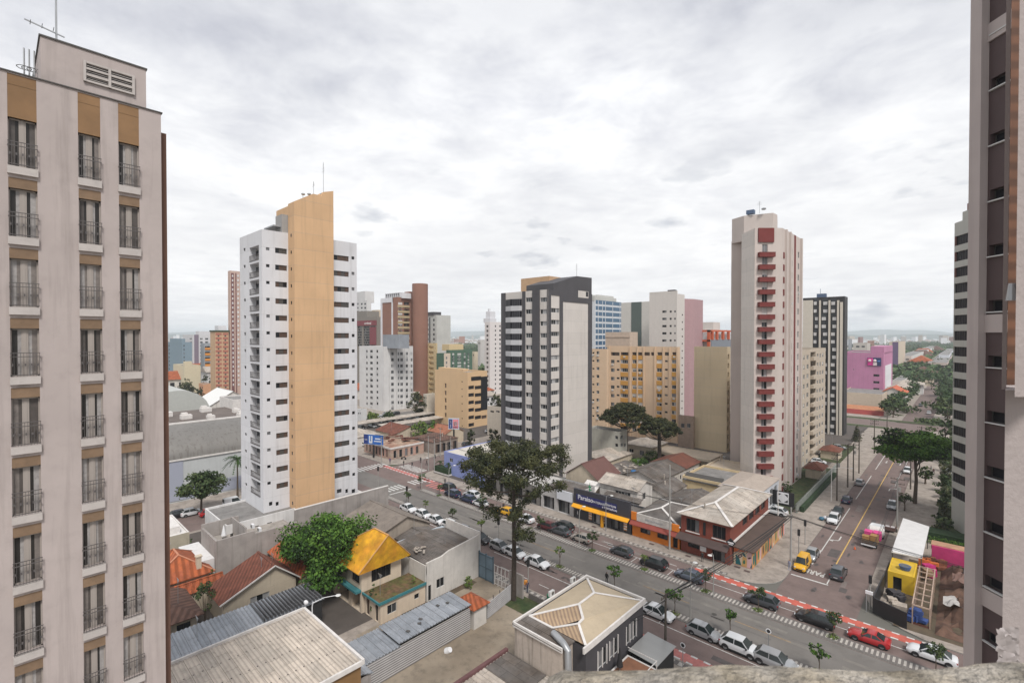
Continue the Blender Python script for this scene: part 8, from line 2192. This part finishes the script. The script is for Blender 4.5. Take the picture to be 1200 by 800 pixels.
near = [('sedan', 'white', 478, 592, 'white saloon first in the near parked row, by the zebra crossing'), ('hatch', 'white', 495.5, 601, 'white hatchback second in the near parked row'), ('sedan', 'white', 511, 609, 'white saloon third in the near parked row'),
        ('suv', 'white', 528.5, 616, 'white off-roader fourth in the near parked row'), ('suv', 'grey', 544.5, 622.5, 'dark grey off-roader with a pale bonnet, fifth in the near row'), ('estate', 'black', 562, 631, 'black car with a white roof reflection, sixth in the near row'),
        ('hatch', 'silver', 585, 642, 'silver hatchback seventh in the near row, seen through the low pine branches'), ('hatch', 'white', 603, 649, 'white hatchback hidden behind the pine trunk in the near row'), ('sedan', 'white', 629, 659, 'white saloon just right of the big pine trunk'),
        ('sedan', 'white', 770, 718, 'white saloon above the corner of the dark grey house'), ('hatch', 'silver', 824, 740, 'silver hatchback nearest the overhead cables on the near strip'), ('suv', 'white', 867, 756, 'white off-roader in front of the silver hatchback'), ('suv', 'silver', 908, 772, 'silver off-roader cut off by the stone ledge')]
for k, c, px, py, lab in near: car(k, c, lab, xn(px, py, YN), YN + .1, 0, group=NR)
far = [('suv', 'black', 525, 574, 'black off-roader by the junction, in the outer lane', 74.2), ('suv', 'navy', 530, 582, 'dark blue off-roader with a pale roof beside the junction', YF), ('estate', 'navy', 548, 588, 'dark purple blue estate behind the pale roofed off-roader', YF), ('suv', 'white', 553, 583, 'white off-roader in the outer lane beside the dark estate', 74.3),
       ('hatch', 'white', 562, 593, 'white hatchback parked left of the yellow taxi', YF), ('hatch', 'yellow', 592, 603, 'bright yellow taxi hatchback left of the big pine trunk', 72.0), ('sedan', 'white', 614, 610, 'white saloon right of the pine trunk on the far strip', YF),
       ('hatch', 'dred', 640, 620, 'dark red hatchback behind the low pine branches', YF), ('suv', 'black', 660, 621, 'black pickup like off-roader beside the navy shop, in the outer lane', 73.9), ('sedan', 'grey', 656, 630, 'dark green grey saloon on the far strip before the beige hatchback', YF),
       ('hatch', 'beige', 681, 635, 'champagne hatchback in front of the navy shop', YF), ('hatch', 'grey', 728, 650, 'dark grey hatchback in front of the orange shop edge', YF + .2), ('suv', 'black', 766, 662, 'black off-roader in front of the orange shop', YF), ('sedan', 'blue', 808, 678, 'blue grey saloon in front of the red brick building', YF),
       ('estate', 'grey', 892, 707, 'slate grey estate at the mouth of the side street', YF), ('estate', 'black', 955, 726, 'black estate car on the far strip between the grey estate and the red coupe', YF), ('coupe', 'red', 1018, 752, 'bright red fastback coupe on the far strip', YF), ('sedan', 'white', 1092, 770, 'white saloon at the right end of the far strip', 73.0)]
for k, c, px, py, lab, Y in far: car(k, c, lab, xn(px, py, Y), Y + (.0 if Y > 72.5 else .15), pi, group=FR)
SS = 'vehicles on the side street'
car('van', 'yellow', 'bright yellow postal style van waiting at the stop line', -18.6, 87.6, -pi / 2, group=SS, cat='van', name='van')
car('hatch', 'silver', 'silver blue hatchback behind the yellow van', -18.3, 92.6, -pi / 2, group=SS)
car('suv', 'grey', 'dark grey off-roader driving beside the painted word on the side street', -13.9, 88.3, pi / 2, group=SS, name='moving_car')
car('suv', 'white', 'white pickup style off-roader parked beside the blue rubbish bags', -18.7, 113.6, -pi / 2, group=SS)
car('sedan', 'black', 'black saloon tucked behind the white pickup style off-roader', -18.9, 119.3, -pi / 2, group=SS)
car('hatch', 'navy', 'dark blue hatchback on the left kerb of the side street', -18.8, 129, pi / 2, group=SS)
car('hatch', 'silver', 'silver hatchback on the left kerb below the utility poles', -18.7, 146.4, pi / 2, group=SS)
car('hatch', 'white', 'white car at the far end of the side street near the junction', -18.5, 195, pi / 2, group=SS)
car('hatch', 'silver', 'silver hatchback on the right kerb beside the small round tree', -11.1, 131.2, -pi / 2, group=SS)
car('hatch', 'white', 'white hatchback half hidden under the broad dark layered tree', -11.0, 168, -pi / 2, group=SS)
car('suv', 'white', 'white off-roader parked before the black sign board in the forecourt', -28.2, 110.0, pi - .1, z=KZ + .012)
for i, (px, py, c, k, lab) in enumerate(((212, 606, 'black', 'hatch', 'black car parked on the left street at the edge of the near pink tower'), (247, 604, 'red', 'hatch', 'red car beside the olive green tree on the left street'), (225, 604, 'white', 'hatch', 'white car under the olive green tree on the left street'), (275, 593, 'white', 'van', 'white van at the foot of the tall palm'), (281, 599, 'silver', 'hatch', 'silver car below the white van'))):
    x, y = G(px, py); car(k, c, lab, x - .5, y, pi / 2, cat='van' if k == 'van' else 'car')
for i, (x, y, rz, c, lab) in enumerate(((-121.5, 108, pi / 2, 'grey', 'dark car behind the black billboard pole'), (-131, 268 - 140, .3, 'white', 'white car in the lot by the sandy block'), (-190, 118, pi / 2, 'white', 'white car on the back street before the off-white block'), (-194, 128, -pi / 2, 'black', 'black car on the back street before the brown tower'), (-12.0, 300, pi / 2, 'white', 'white car on the road beyond the junction, left lane'), (-16.5, 330, -pi / 2, 'grey', 'grey car on the road beyond the junction, right lane'), (-40, 254, 0, 'white', 'white car crossing the junction avenue'), (-2, 252, 0, 'white', 'white car at the right side of the junction avenue'), (-146, 84, .1, 'white', 'white car beside the low white house by the billboard'))): car('hatch', c, lab, x, y, rz, z=KZ + .01)

# loaded flatbed truck
tr = thing('flatbed_truck', 'flatbed truck loaded with brown and pink boxes on the right of the side street', 'truck', (-11.7, 106.6, .006), radians(-4))
b = MB(); b.box(-1.05, -3.2, .75, 1.05, 2.6, .95); [b.box(x_, -3.2, .95, x_ + .06, 2.6, 1.35) for x_ in (-1.05, .99)]; b.box(-1.05, -3.26, .95, 1.05, -3.2, 1.35); b.build('load_bed', mat('bed_timber', (.12, .09, .07), .8, noise=.2), tr, world=False)
b = MB(); b.prism([(-1.0, 2.75), (1.0, 2.75), (1.0, 4.4), (.85, 4.75), (-.85, 4.75), (-1.0, 4.4)], .55, 2.25); b.build('cab', PAINT['white'], tr, world=False)
b = MB(); b.quad((-.8, 4.76, 1.35), (.8, 4.76, 1.35), (.8, 4.76, 2.0), (-.8, 4.76, 2.0)); b.quad((-.8, 2.74, 1.4), (.8, 2.74, 1.4), (.8, 2.74, 1.95), (-.8, 2.74, 1.95)); b.build('window', M_cglass, tr, world=False)
for y_ in (-2.2, 3.6):
    for s_ in (-1, 1): b = MB(); b.tube([(s_ * .78, y_, .42), (s_ * 1.02, y_, .42)], .42, 16); b.build('wheel', M_tyre, tr, world=False)
b = MB(); b.box(-1.06, -3.32, .5, 1.06, -3.27, .72); b.build('rear_bumper', M_white, tr, world=False)
def cargo(label, x, y, z, sx, sy_, sz, m, rz=0.0):
    b = MB(); b.obox(x, y, z, sx, sy_, sz, rz); b.obox(x, y, z + sz, sx + .05, sy_ + .05, .04, rz, 1)
    tag(b.build('cardboard_box', [m, m]), label, 'box')
M_card = mat('cardboard', (.34, .19, .07), .85, noise=.12); M_cpink = mat('pink_wrap', (.62, .06, .24), .7, noise=.1)
cargo('large brown box at the rear left of the truck bed', -12.35, 104.1, .97, 1.0, 1.1, 1.0, M_card, .05); cargo('large brown box at the rear right of the truck bed', -11.2, 104.5, .97, 1.05, 1.3, 1.25, M_card, -.05)
cargo('pink wrapped box at the left of the truck bed', -12.2, 106.1, .97, 1.1, 1.4, 1.3, M_cpink); cargo('pink wrapped box at the right of the truck bed', -11.0, 106.6, .97, 1.1, 1.6, 1.2, M_cpink, .04)
b = MB(); b.tube([(-12.5, 108.3, 1.75), (-12.3, 108.3, 1.8), (-10.5, 108.5, 1.8), (-10.3, 108.5, 1.75)], [.5, .85, .85, .5], 12); tag(b.build('white_bundle', mat('white_tarp', (.62, .6, .57), .8, noise=.1), smooth=True), 'bulky white wrapped bundle at the front of the truck bed', 'bundle')
t = thing('market_cart', 'small open cart with pale crates parked beyond the truck', 'cart', (-10.0, 115.5, .006)); b = MB(); b.box(-.9, -1.3, .5, .9, 1.3, .6); [b.box(x_, -1.3, .6, x_ + .05, 1.3, 1.1) for x_ in (-.9, .85)]; b.box(-.9, -1.3, .6, .9, -1.25, 1.1); b.build('bed', mat('cart_brown', (.12, .07, .06), .8), t, world=False)
for s_ in (-1, 1): b = MB(); b.tube([(s_ * .92, 0, .35), (s_ * 1.05, 0, .35)], .35, 14); b.build('wheel', M_tyre, t, world=False)
for k in range(2): tag((lambda b: (b.box(-10.7 + .8 * k, 115.0, .62, -10.1 + .8 * k, 115.8, .95), b.build('crate', mat('crate_pale', (.45, .42, .42), .7)))[1])(MB()), ('pale crate on the left of the small cart', 'pale crate on the right of the small cart')[k], 'crate')
t = thing('traffic_cone', 'orange traffic cone on the road behind the truck', 'cone', (-13.6, 101.5, .01)); b = MB(); b.tube([(0, 0, .03), (0, 0, .5)], [.17, .03], 10); b.build('cone', mat('cone_orange', (.7, .12, .02), .6), t, world=False); b = MB(); b.box(-.2, -.2, 0, .2, .2, .03); b.build('base', M_black, t, world=False)
for k, (x, y, c, lab) in enumerate(((-20.6, 112.6, (.04, .13, .2), 'blue rubbish bag on the left pavement'), (-20.1, 113.5, (.6, .6, .62), 'white rubbish bag on the left pavement'))):
    b = MB(); b.ball((x, y, KZ + .35), .5, 0, 9, 6, .75); tag(b.build('rubbish_bag', mat('bag_%d' % k, c, .5, noise=.2, nscale=5)), lab, 'rubbish bag')
t = thing('motorcycle', 'black motorcycle parked in front of the derelict pink building', 'motorcycle', (-121.8, 83, KZ), .4)
for x_ in (-.65, .65): b = MB(); b.tube([(x_, -.06, .3), (x_, .06, .3)], .3, 14); b.build('wheel', M_tyre, t, world=False)
b = MB(); b.bar((-.6, 0, .45), (.4, 0, .75), .2, .28); b.bar((.65, 0, .3), (.4, 0, 1.0), .08); b.bar((.4, -.35, 1.02), (.4, .35, 1.02), .04); b.build('frame', M_black, t, world=False)

# == POLES, WIRES, SIGNALS
def utility_pole(label, x, y, h, m=M_polec, arms=1, group='utility poles along the side street', r0=.17, lamp=None, rz=0.0, kit=True):
    t = thing('utility_pole', label, 'pole', (x, y, KZ), 0, group)
    b = MB(); b.tube([(0, 0, 0), (0, 0, h)], [r0, r0 * .62], 10); b.build('post', m, t, smooth=True, world=False)
    for k in range(arms):
        b = MB(); z = h - .35 - .9 * k; b.bar((-1.1 * cos(rz), -1.1 * sin(rz), z), (1.1 * cos(rz), 1.1 * sin(rz), z), .1);
        for q in (-1, -.5, .5, 1): b.tube([(q * cos(rz), q * sin(rz), z + .05), (q * cos(rz), q * sin(rz), z + .28)], [.05, .03], 6)
        b.build('crossarm', M_darkwood, t, world=False)
    if kit:
        b = MB(); b.tube([(.32, 0, h * .72), (.32, 0, h * .72 + .8)], .24, 10); b.build('transformer', M_polec, t, world=False)
    return t
UP = [(-19.9, 86.2, 9.6, 'grey utility pole at the corner by the yellow van'), (-20.6, 128.5, 10.5, 'utility pole nearest to the garden hedge on the left pavement'), (-20.5, 141.5, 10.5, 'second utility pole beyond the garden hedge'), (-20.4, 149, 9.5, 'third utility pole on the left pavement'), (-20.4, 158, 11.5, 'tall dark utility pole beside the silver hatchback'), (-20.4, 188, 10.5, 'utility pole with a yellow base further up the side street'), (-20.4, 222, 10, 'last utility pole before the junction'), (-9.2, 118.5, 9.6, 'thick grey utility pole on the right pavement by the canopy'), (-9.2, 150, 9.6, 'utility pole under the broad dark layered tree'), (-9.2, 190, 9.6, 'utility pole behind the broad dark layered tree')]
for i, (x, y, h, lab) in enumerate(UP): utility_pole(lab, x, y, h, M_polec if i in (0, 7) else M_darkwood, 2 if i else 1, kit=i in (1, 3, 7))
utility_pole('tall pale concrete pole in front of the orange shop', -36.9, 79.3, 14.6, M_polec, 0, 'tall plain poles', .16, kit=False)
utility_pole('dark timber pole on the near pavement at the edge of the stone ledge', -24.6, 51.9, 7.6, M_darkwood, 1, 'timber poles on the near pavement', .17, kit=False, rz=pi / 2)
utility_pole('thin white pole in the forecourt beside the white off-roader', -26.4, 104.5, 7.5, M_trim, 0, 'thin poles', .1, kit=False)
for i, (px, py, h, lab) in enumerate(((447, 545, 8, 'thin pole at the left corner of the derelict pink building'), (502, 552, 9.5, 'light pole by the kerb corner at the junction'), (509, 551, 8.5, 'second pole by the kerb corner at the junction'), (528, 545, 8, 'pole beside the blue corner shop'), (516, 536, 9, 'pole behind the hedge planter'))):
    x, y = G(px, py); utility_pole(lab, x, y, h, M_polec, 1, 'poles round the left junction', .14, kit=False)
def sag(b, p, q, s_, r=.02, n=12): b.tube([Vector(p).lerp(Vector(q), i / n) - Vector((0, 0, s_ * 4 * (i / n) * (1 - i / n))) for i in range(n + 1)], r, 5, caps=False)
def cable(label, p, q, s_, k=4, r=.022, group='overhead cables'):
    b = MB();
    for i in range(k): d = .12 * (i - (k - 1) / 2); sag(b, (p[0] + d, p[1] + d * .5, p[2] + .1 * (i % 3)), (q[0] + d, q[1] + d * .5, q[2] + .1 * ((i + 1) % 3)), s_ + .12 * i, r)
    o = b.build('overhead_cable', mat('cable_black', (.02, .02, .02), .7)); tag(o, label, 'cable', group)
cable('thick overhead cable bundle crossing the avenue from the timber pole to the corner pole', (-24.6, 51.9, 7.3), (-19.9, 86.2, 8.3), .35, 6, .035)
cable('overhead cable bundle from the corner pole along the far pavement to the right edge', (-19.9, 86.2, 8.3), (14, 80.5, 8.6), .5, 4, .03)
cable('overhead cables from the corner pole past the red brick building to the tall concrete pole', (-19.9, 86.2, 8.2), (-36.9, 79.3, 8.6), .4, 3)
cable('overhead cables running left from the tall concrete pole along the shops', (-36.9, 79.3, 8.6), (-78, 79.3, 8.6), .8, 3)
cable('overhead cables dropping from the timber pole to the dark grey house', (-24.6, 51.9, 6.9), (-26.5, 47.5, 5.6), .1, 3)
LC = [('first', 0, 1), ('second', 1, 2), ('third', 2, 3), ('fourth', 3, 4), ('fifth', 4, 5), ('sixth', 5, 6)]
for w_, i, j in LC: cable('overhead cables of the left pavement, %s span from the corner pole' % w_, (UP[i][0], UP[i][1], UP[i][2] - .3), (UP[j][0], UP[j][1], UP[j][2] - .3), .5, 3)
for w_, i, j in (('near', 7, 8), ('far', 8, 9)): cable('overhead cables of the right pavement, %s span' % w_, (UP[i][0], UP[i][1], UP[i][2] - .3), (UP[j][0], UP[j][1], UP[j][2] - .3), .5, 3)
cable('overhead cables from the avenue corner to the thick grey pole by the canopy', (-9.2, 118.5, 9.2), (-8.6, 80, 8.8), .5, 3)
def traffic_light(label, x, y, h, rz, arm=0):
    t = thing('traffic_light', label, 'traffic light', (x, y, KZ), rz, 'traffic lights')
    b = MB(); b.tube([(0, 0, 0), (0, 0, h)], [.08, .06], 8);
    if arm: b.tube([(0, 0, h - .3), (arm, 0, h - .1)], [.06, .04], 6)
    b.build('post', M_polec, t, world=False)
    b = MB(); b.box(arm - .18, -.14, h - .9, arm + .18, .14, h + .15); b.build('signal_head', M_black, t, world=False)
    for k in range(3): b = MB(); b.tube([(arm, -.15, h - .05 - .32 * k), (arm, -.20, h - .05 - .32 * k)], .11, 10); b.build('lens', mat('lens_dark', (.06, .02, .02), .4), t, world=False)
    return t
for (x, y, h, rz, lab) in ((-20.2, 92.6, 4.0, pi, 'traffic light behind the yellow van, lower of two'), (-20.3, 97.5, 4.2, pi, 'traffic light behind the yellow van, higher of two'), (-60.6, 61.3, 4.0, -pi / 2, 'traffic light on the near strip left of the big pine'), (-45.6, 52.2, 4.6, -pi / 2, 'traffic light on the near pavement beside the big pine'), (-100.5, 61.4, 6.0, 0, 'traffic light pole at the near edge of the junction'), (-88.9, 61.4, 3.8, pi / 2, 'traffic light on the near strip by the first parked cars'), (-106.2, 82.5, 4, 0, 'traffic light at the kerb corner of the junction'), (-9.0, 80.2, 4.5, pi, 'traffic light at the corner of the black hoarding')): traffic_light(lab, x, y, h, rz)
for (x, y, h, rz, lab, ar) in ((-49.1, 69.8, 6.2, pi / 2, 'slim street lamp in front of the navy shop', 1.2), (-25.7, 61.4, 6.6, pi / 2, 'slim street lamp between the white saloon and the orange centre line', 1.2), (-25.6, 69.0, 6.0, -pi / 2, 'slim street lamp beside the black off-roader', 1.1), (-94.5, 69.5, 7, pi / 2, 'slim street lamp on the far strip near the junction', 1.4), (-84.5, 69.6, 7, pi / 2, 'slim street lamp on the far strip before the dark cars', 1.4), (-55.6, 61.3, 6.5, 2.2, 'street lamp with a long slanting arm left of the big pine', 3.6)): street_lamp(lab, (x, y, KZ), h, rz, ar, M_polec, 'slim street lamps in the strips')
street_lamp('street lamp with a long arm over the left pavement beside the dark blue hatchback', (-21.4, 127, KZ), 7.4, .3, 3.4, M_trim)
street_lamp('double armed street lamp in front of the awning of the navy shop', (-49.2, 78.6, KZ), 6.6, 0, 1.0, M_metal, double=False)
for (x, y, lab) in ((-16.4, 61.3, 'small round sign on a post near the stone ledge'), (-22.6, 52.0, 'small sign post on the near pavement beside the timber pole')):
    t = thing('road_sign', lab, 'road sign', (x, y, KZ)); b = MB(); b.tube([(0, 0, 0), (0, 0, 2.6)], .04, 6); b.build('post', M_metal, t, world=False); b = MB(); b.tube([(0, -.05, 2.5), (0, -.03, 2.5)], .3, 14); b.build('disc', M_white, t, world=False)
    b = MB(); b.tube([(0, -.06, 2.5), (0, -.052, 2.5)], .2, 14); b.build('symbol', M_trimk, t, world=False)
t = thing('camera_box', 'white box sign on a post at the corner of the yellow kiosk', 'sign', (-9.3, 79.2, KZ)); b = MB(); b.tube([(0, 0, 0), (0, 0, 2.8)], .05, 6); b.build('post', M_metal, t, world=False); b = MB(); b.box(-.1, -.1, 2.5, .7, .1, 2.9); b.build('panel', M_white, t, world=False)
for i, (x, y, c, lab) in enumerate(((-41.8, 52.2, (.02, .14, .07), 'green bin on the near pavement'), (-47.0, 44.2, (.5, .02, .02), 'red bucket at the end of the ribbed shed'), (-46.4, 44.0, (.6, .58, .55), 'white sack beside the red bucket'))):
    b = MB(); b.tube([(x, y, KZ), (x, y, KZ + 1.0)], [.28, .32], 10); tag(b.build(('bin', 'bucket', 'sack')[i], mat('bin_%d' % i, c, .6)), lab, ('bin', 'bucket', 'sack')[i])
b = MB(); b.tube([(-43.9, 35.8, KZ), (-43.4, 35.9, KZ + .4)], [.42, .3], 10); tag(b.build('white_sack', M_white, smooth=True), 'small white sack on the concrete yard beside the slatted shed side', 'sack')

# == PEOPLE
def person_mesh(pose):
    """one continuous figure grown from a skeleton: (joint, radius) pairs in metres"""
    st = .17 if pose == 'walk' else .03
    J = [((0, 0, .94), .135), ((0, 0, 1.14), .125), ((0, 0, 1.36), .155), ((0, 0, 1.50), .062), ((0, 0.01, 1.60), .09), ((0, .01, 1.70), .085)]
    E_ = [(0, 1), (1, 2), (2, 3), (3, 4), (4, 5)]
    for s_ in (-1, 1):
        k = len(J); f = st * s_
        J += [((s_ * .10, 0, .88), .09), ((s_ * .11, f * .8, .50), .062), ((s_ * .11, f * .9 - (.05 if f < 0 else 0), .10), .045), ((s_ * .12, f + .12, .04), .04)]
        E_ += [(0, k), (k, k + 1), (k + 1, k + 2), (k + 2, k + 3)]
        k = len(J); J += [((s_ * .19, 0, 1.40), .062), ((s_ * .25, -f * .4, 1.12), .045), ((s_ * .26, .06 - f * .9, .88), .034), ((s_ * .265, .08 - f, .79), .03)]
        E_ += [(2, k), (k, k + 1), (k + 1, k + 2), (k + 2, k + 3)]
    me = bpy.data.meshes.new('person_' + pose); me.from_pydata([j[0] for j in J], E_, [])
    o = bpy.data.objects.new('tmp_person', me); COL.objects.link(o)
    md = o.modifiers.new('skin', 'SKIN'); o.modifiers.new('sub', 'SUBSURF').levels = 2
    for i, j in enumerate(J): me.skin_vertices[0].data[i].radius = (j[1], j[1] * .85); me.skin_vertices[0].data[i].use_root = (i == 0)
    dg = bpy.context.evaluated_depsgraph_get(); dg.update()
    out_ = bpy.data.meshes.new_from_object(o.evaluated_get(dg)); bpy.data.objects.remove(o)
    for i in range(4): out_.materials.append(M_black)
    idx = []
    for p in out_.polygons:
        c = p.center; hand = c.z < .86 and abs(c.x) > .2 and c.z > .7
        idx.append(1 if (c.z > 1.5 and c.z < 1.72 and not (c.y < -.02 and c.z > 1.58) or hand) else 3 if c.z >= 1.58 else 2 if c.z < .93 and abs(c.x) < .2 else 0)
    out_.polygons.foreach_set('material_index', idx); out_.polygons.foreach_set('use_smooth', [True] * len(idx)); out_.update(); return out_
PM = {k: person_mesh(k) for k in ('walk', 'stand')}
M_skin = mat('skin', (.32, .18, .12), .6); M_hair = mat('hair_dark', (.02, .015, .012), .8)
def person(label, x, y, rz, pose, top, bottom, z=KZ):
    o = bpy.data.objects.new('person', PM[pose]); COL.objects.link(o); o.location = (x, y, z); o.rotation_euler = (0, 0, rz)
    cl = lambda c: mat('cloth_%02d%02d%02d' % tuple(int(v * 99) for v in c), c, .9)
    for i, m in enumerate((cl(top), M_skin, cl(bottom), M_hair)): o.material_slots[i].link = 'OBJECT'; o.material_slots[i].material = m
    return tag(o, label, 'person')
def at_px(px, py, z=KZ): return G(px, py, z)
PP = [(711, 683, 'person in black standing on the near strip beside a young tree', 'stand', (.02, .02, .02), (.02, .02, .025)), (618, 694, 'person in dark clothes with an orange bag on the near pavement', 'walk', (.05, .05, .09), (.03, .04, .08)), (925, 668, 'person in pale grey blue standing at the pavement corner', 'stand', (.3, .32, .42), (.35, .38, .48)),
      (457, 543, 'person in purple before the derelict pink building', 'stand', (.08, .04, .14), (.03, .03, .05)), (473, 546, 'person in black waiting at the crossing, leftmost of the group', 'stand', (.02, .02, .02), (.03, .03, .03)), (483, 547.5, 'person in black walking over the crossing', 'walk', (.03, .03, .03), (.02, .02, .03)),
      (493, 542, 'person in dark clothes at the kerb behind the crossing', 'stand', (.03, .03, .05), (.03, .03, .03)), (500, 545, 'person in black at the right end of the crossing', 'walk', (.02, .02, .02), (.02, .02, .03)), (521.5, 568, 'person walking on the pavement beside the hedge planter', 'walk', (.06, .06, .06), (.03, .03, .04)),
      (677, 607, 'person in white before the doorway left of the navy shop', 'stand', (.6, .6, .6), (.1, .1, .12)), (823, 658, 'person in black at the entrance of the red brick building', 'stand', (.02, .02, .02), (.02, .02, .02)), (1091, 552, 'person walking on the right pavement under the trees', 'walk', (.04, .04, .05), (.03, .03, .03)), (1094, 556, 'second person walking on the right pavement under the trees', 'walk', (.1, .05, .05), (.03, .03, .04)), (590, 598, 'rider in black standing behind the yellow taxi', 'stand', (.02, .02, .02), (.02, .02, .02)), (905, 632, 'person near the mural side wing on the pavement', 'walk', (.1, .08, .08), (.02, .02, .03))]
for i, (px, py, lab, ps, a_, b_) in enumerate(PP): x, y = at_px(px, py); person(lab, x, y, i * 1.3, ps, a_, b_)
b = MB(); x, y = at_px(618, 694); b.obox(x - .25, y, KZ + 1.15, .5, .45, .5, .4); tag(b.build('delivery_bag', mat('orange_bag', (.62, .25, .04), .7)), 'orange bag carried by the person on the near pavement', 'bag')
for i, (x, y) in enumerate(((-40.2, 79.2), (-33.5, 79.0), (-26.2, 80.6), (-24.6, 80.2), (-52, 78.8))):
    b = MB(); b.box(x - .45, y - .3, KZ + .002, x + .45, y + .3, KZ + .012); structure(b.build('utility_cover', mat('cover_brown', (.09, .06, .055), .8)))
# flag like green post on the navy shop roof, dish aerials on roofs
for i, (x, y, z, lab) in enumerate(((-54.6, 81.2, 5.6, 'green plastic figure post on the navy shop roof'),)):
    b = MB(); b.tube([(x, y, z), (x, y, z + 1.9)], [.12, .05], 7); b.box(x - .3, y - .05, z + 1.0, x + .3, y + .05, z + 1.25); b.box(x - .2, y - .05, z + .5, x + .45, y + .05, z + .65); tag(b.build('roof_marker', mat('marker_green', (.02, .25, .1), .6)), lab, 'post')

# cars under and beside the carports, and in the back lots
for i in range(9): car(('hatch', 'sedan', 'suv')[i % 3], ('black', 'silver', 'white', 'grey', 'navy')[i % 5], 'car parked under the long carports before the off-white block', -173.6, 99 + i * 4.6, 0, z=KZ + .01, group='cars under the carports')
for i in range(7): car(('sedan', 'hatch', 'suv')[i % 3], ('white', 'black', 'silver', 'grey')[i % 4], 'car parked along the back street before the brown tower', -196.8, 86 + i * 6.5, pi / 2, group='cars along the back street')
for i, (x, y, rz, c, lab) in enumerate(((-52.5, 110 - 14, 0, 'white', 'white car between the white sheds behind the navy shop'), (-48.5, 126, pi / 2, 'grey', 'dark grey car in the yard beside the white row building'), (-30.5, 162, .2, 'white', 'white car in the forecourt between the two gatehouses'), (-29.5, 187, .2, 'silver', 'silver car in the forecourt beyond the second gatehouse'), (-2.6, 113.4 + 60, 1.5, 'white', 'white car in the bed beside the striped tower'))): car('hatch', c, lab, x, y, rz, z=KZ + .012)
cable('overhead cables along the cross street between the two junction poles', (-106.9, 82.6, 8.9), (-118, 99, 8.0), .4, 3)
cable('overhead cables over the avenue at the left junction', (-126.7, 76.5, 7.8), (-106.9, 82.6, 8.8), .5, 4)
cable('overhead cables from the junction pole along the blue corner shop', (-106.9, 82.6, 8.8), (-78, 79.3, 8.6), .7, 4)
cable('service cables from the tall concrete pole to the white houses', (-36.9, 79.3, 8.4), (-50, 89.4, 5.6), .3, 2)
cable('service cables from the corner pole to the white glazed house', (-19.9, 86.2, 8.2), (-29.6, 104, 5.6), .4, 2)

# == THE AIR
hb = MB(); hb.box(-15000, -4000, -1.2, 7000, 17000, 160)
hz = tag(hb.build('haze', mat('haze_air', (1, 1, 1))), kind='stuff')
hm = MATS['haze_air']; ht = hm.node_tree; ht.nodes.clear()
pv = ht.nodes.new('ShaderNodeVolumePrincipled'); ho = ht.nodes.new('ShaderNodeOutputMaterial')
pv.inputs['Color'].default_value = (.88, .945, 1.0, 1); pv.inputs['Density'].default_value = 0.00016; pv.inputs['Anisotropy'].default_value = 0.0
ht.links.new(pv.outputs[0], ho.inputs['Volume'])
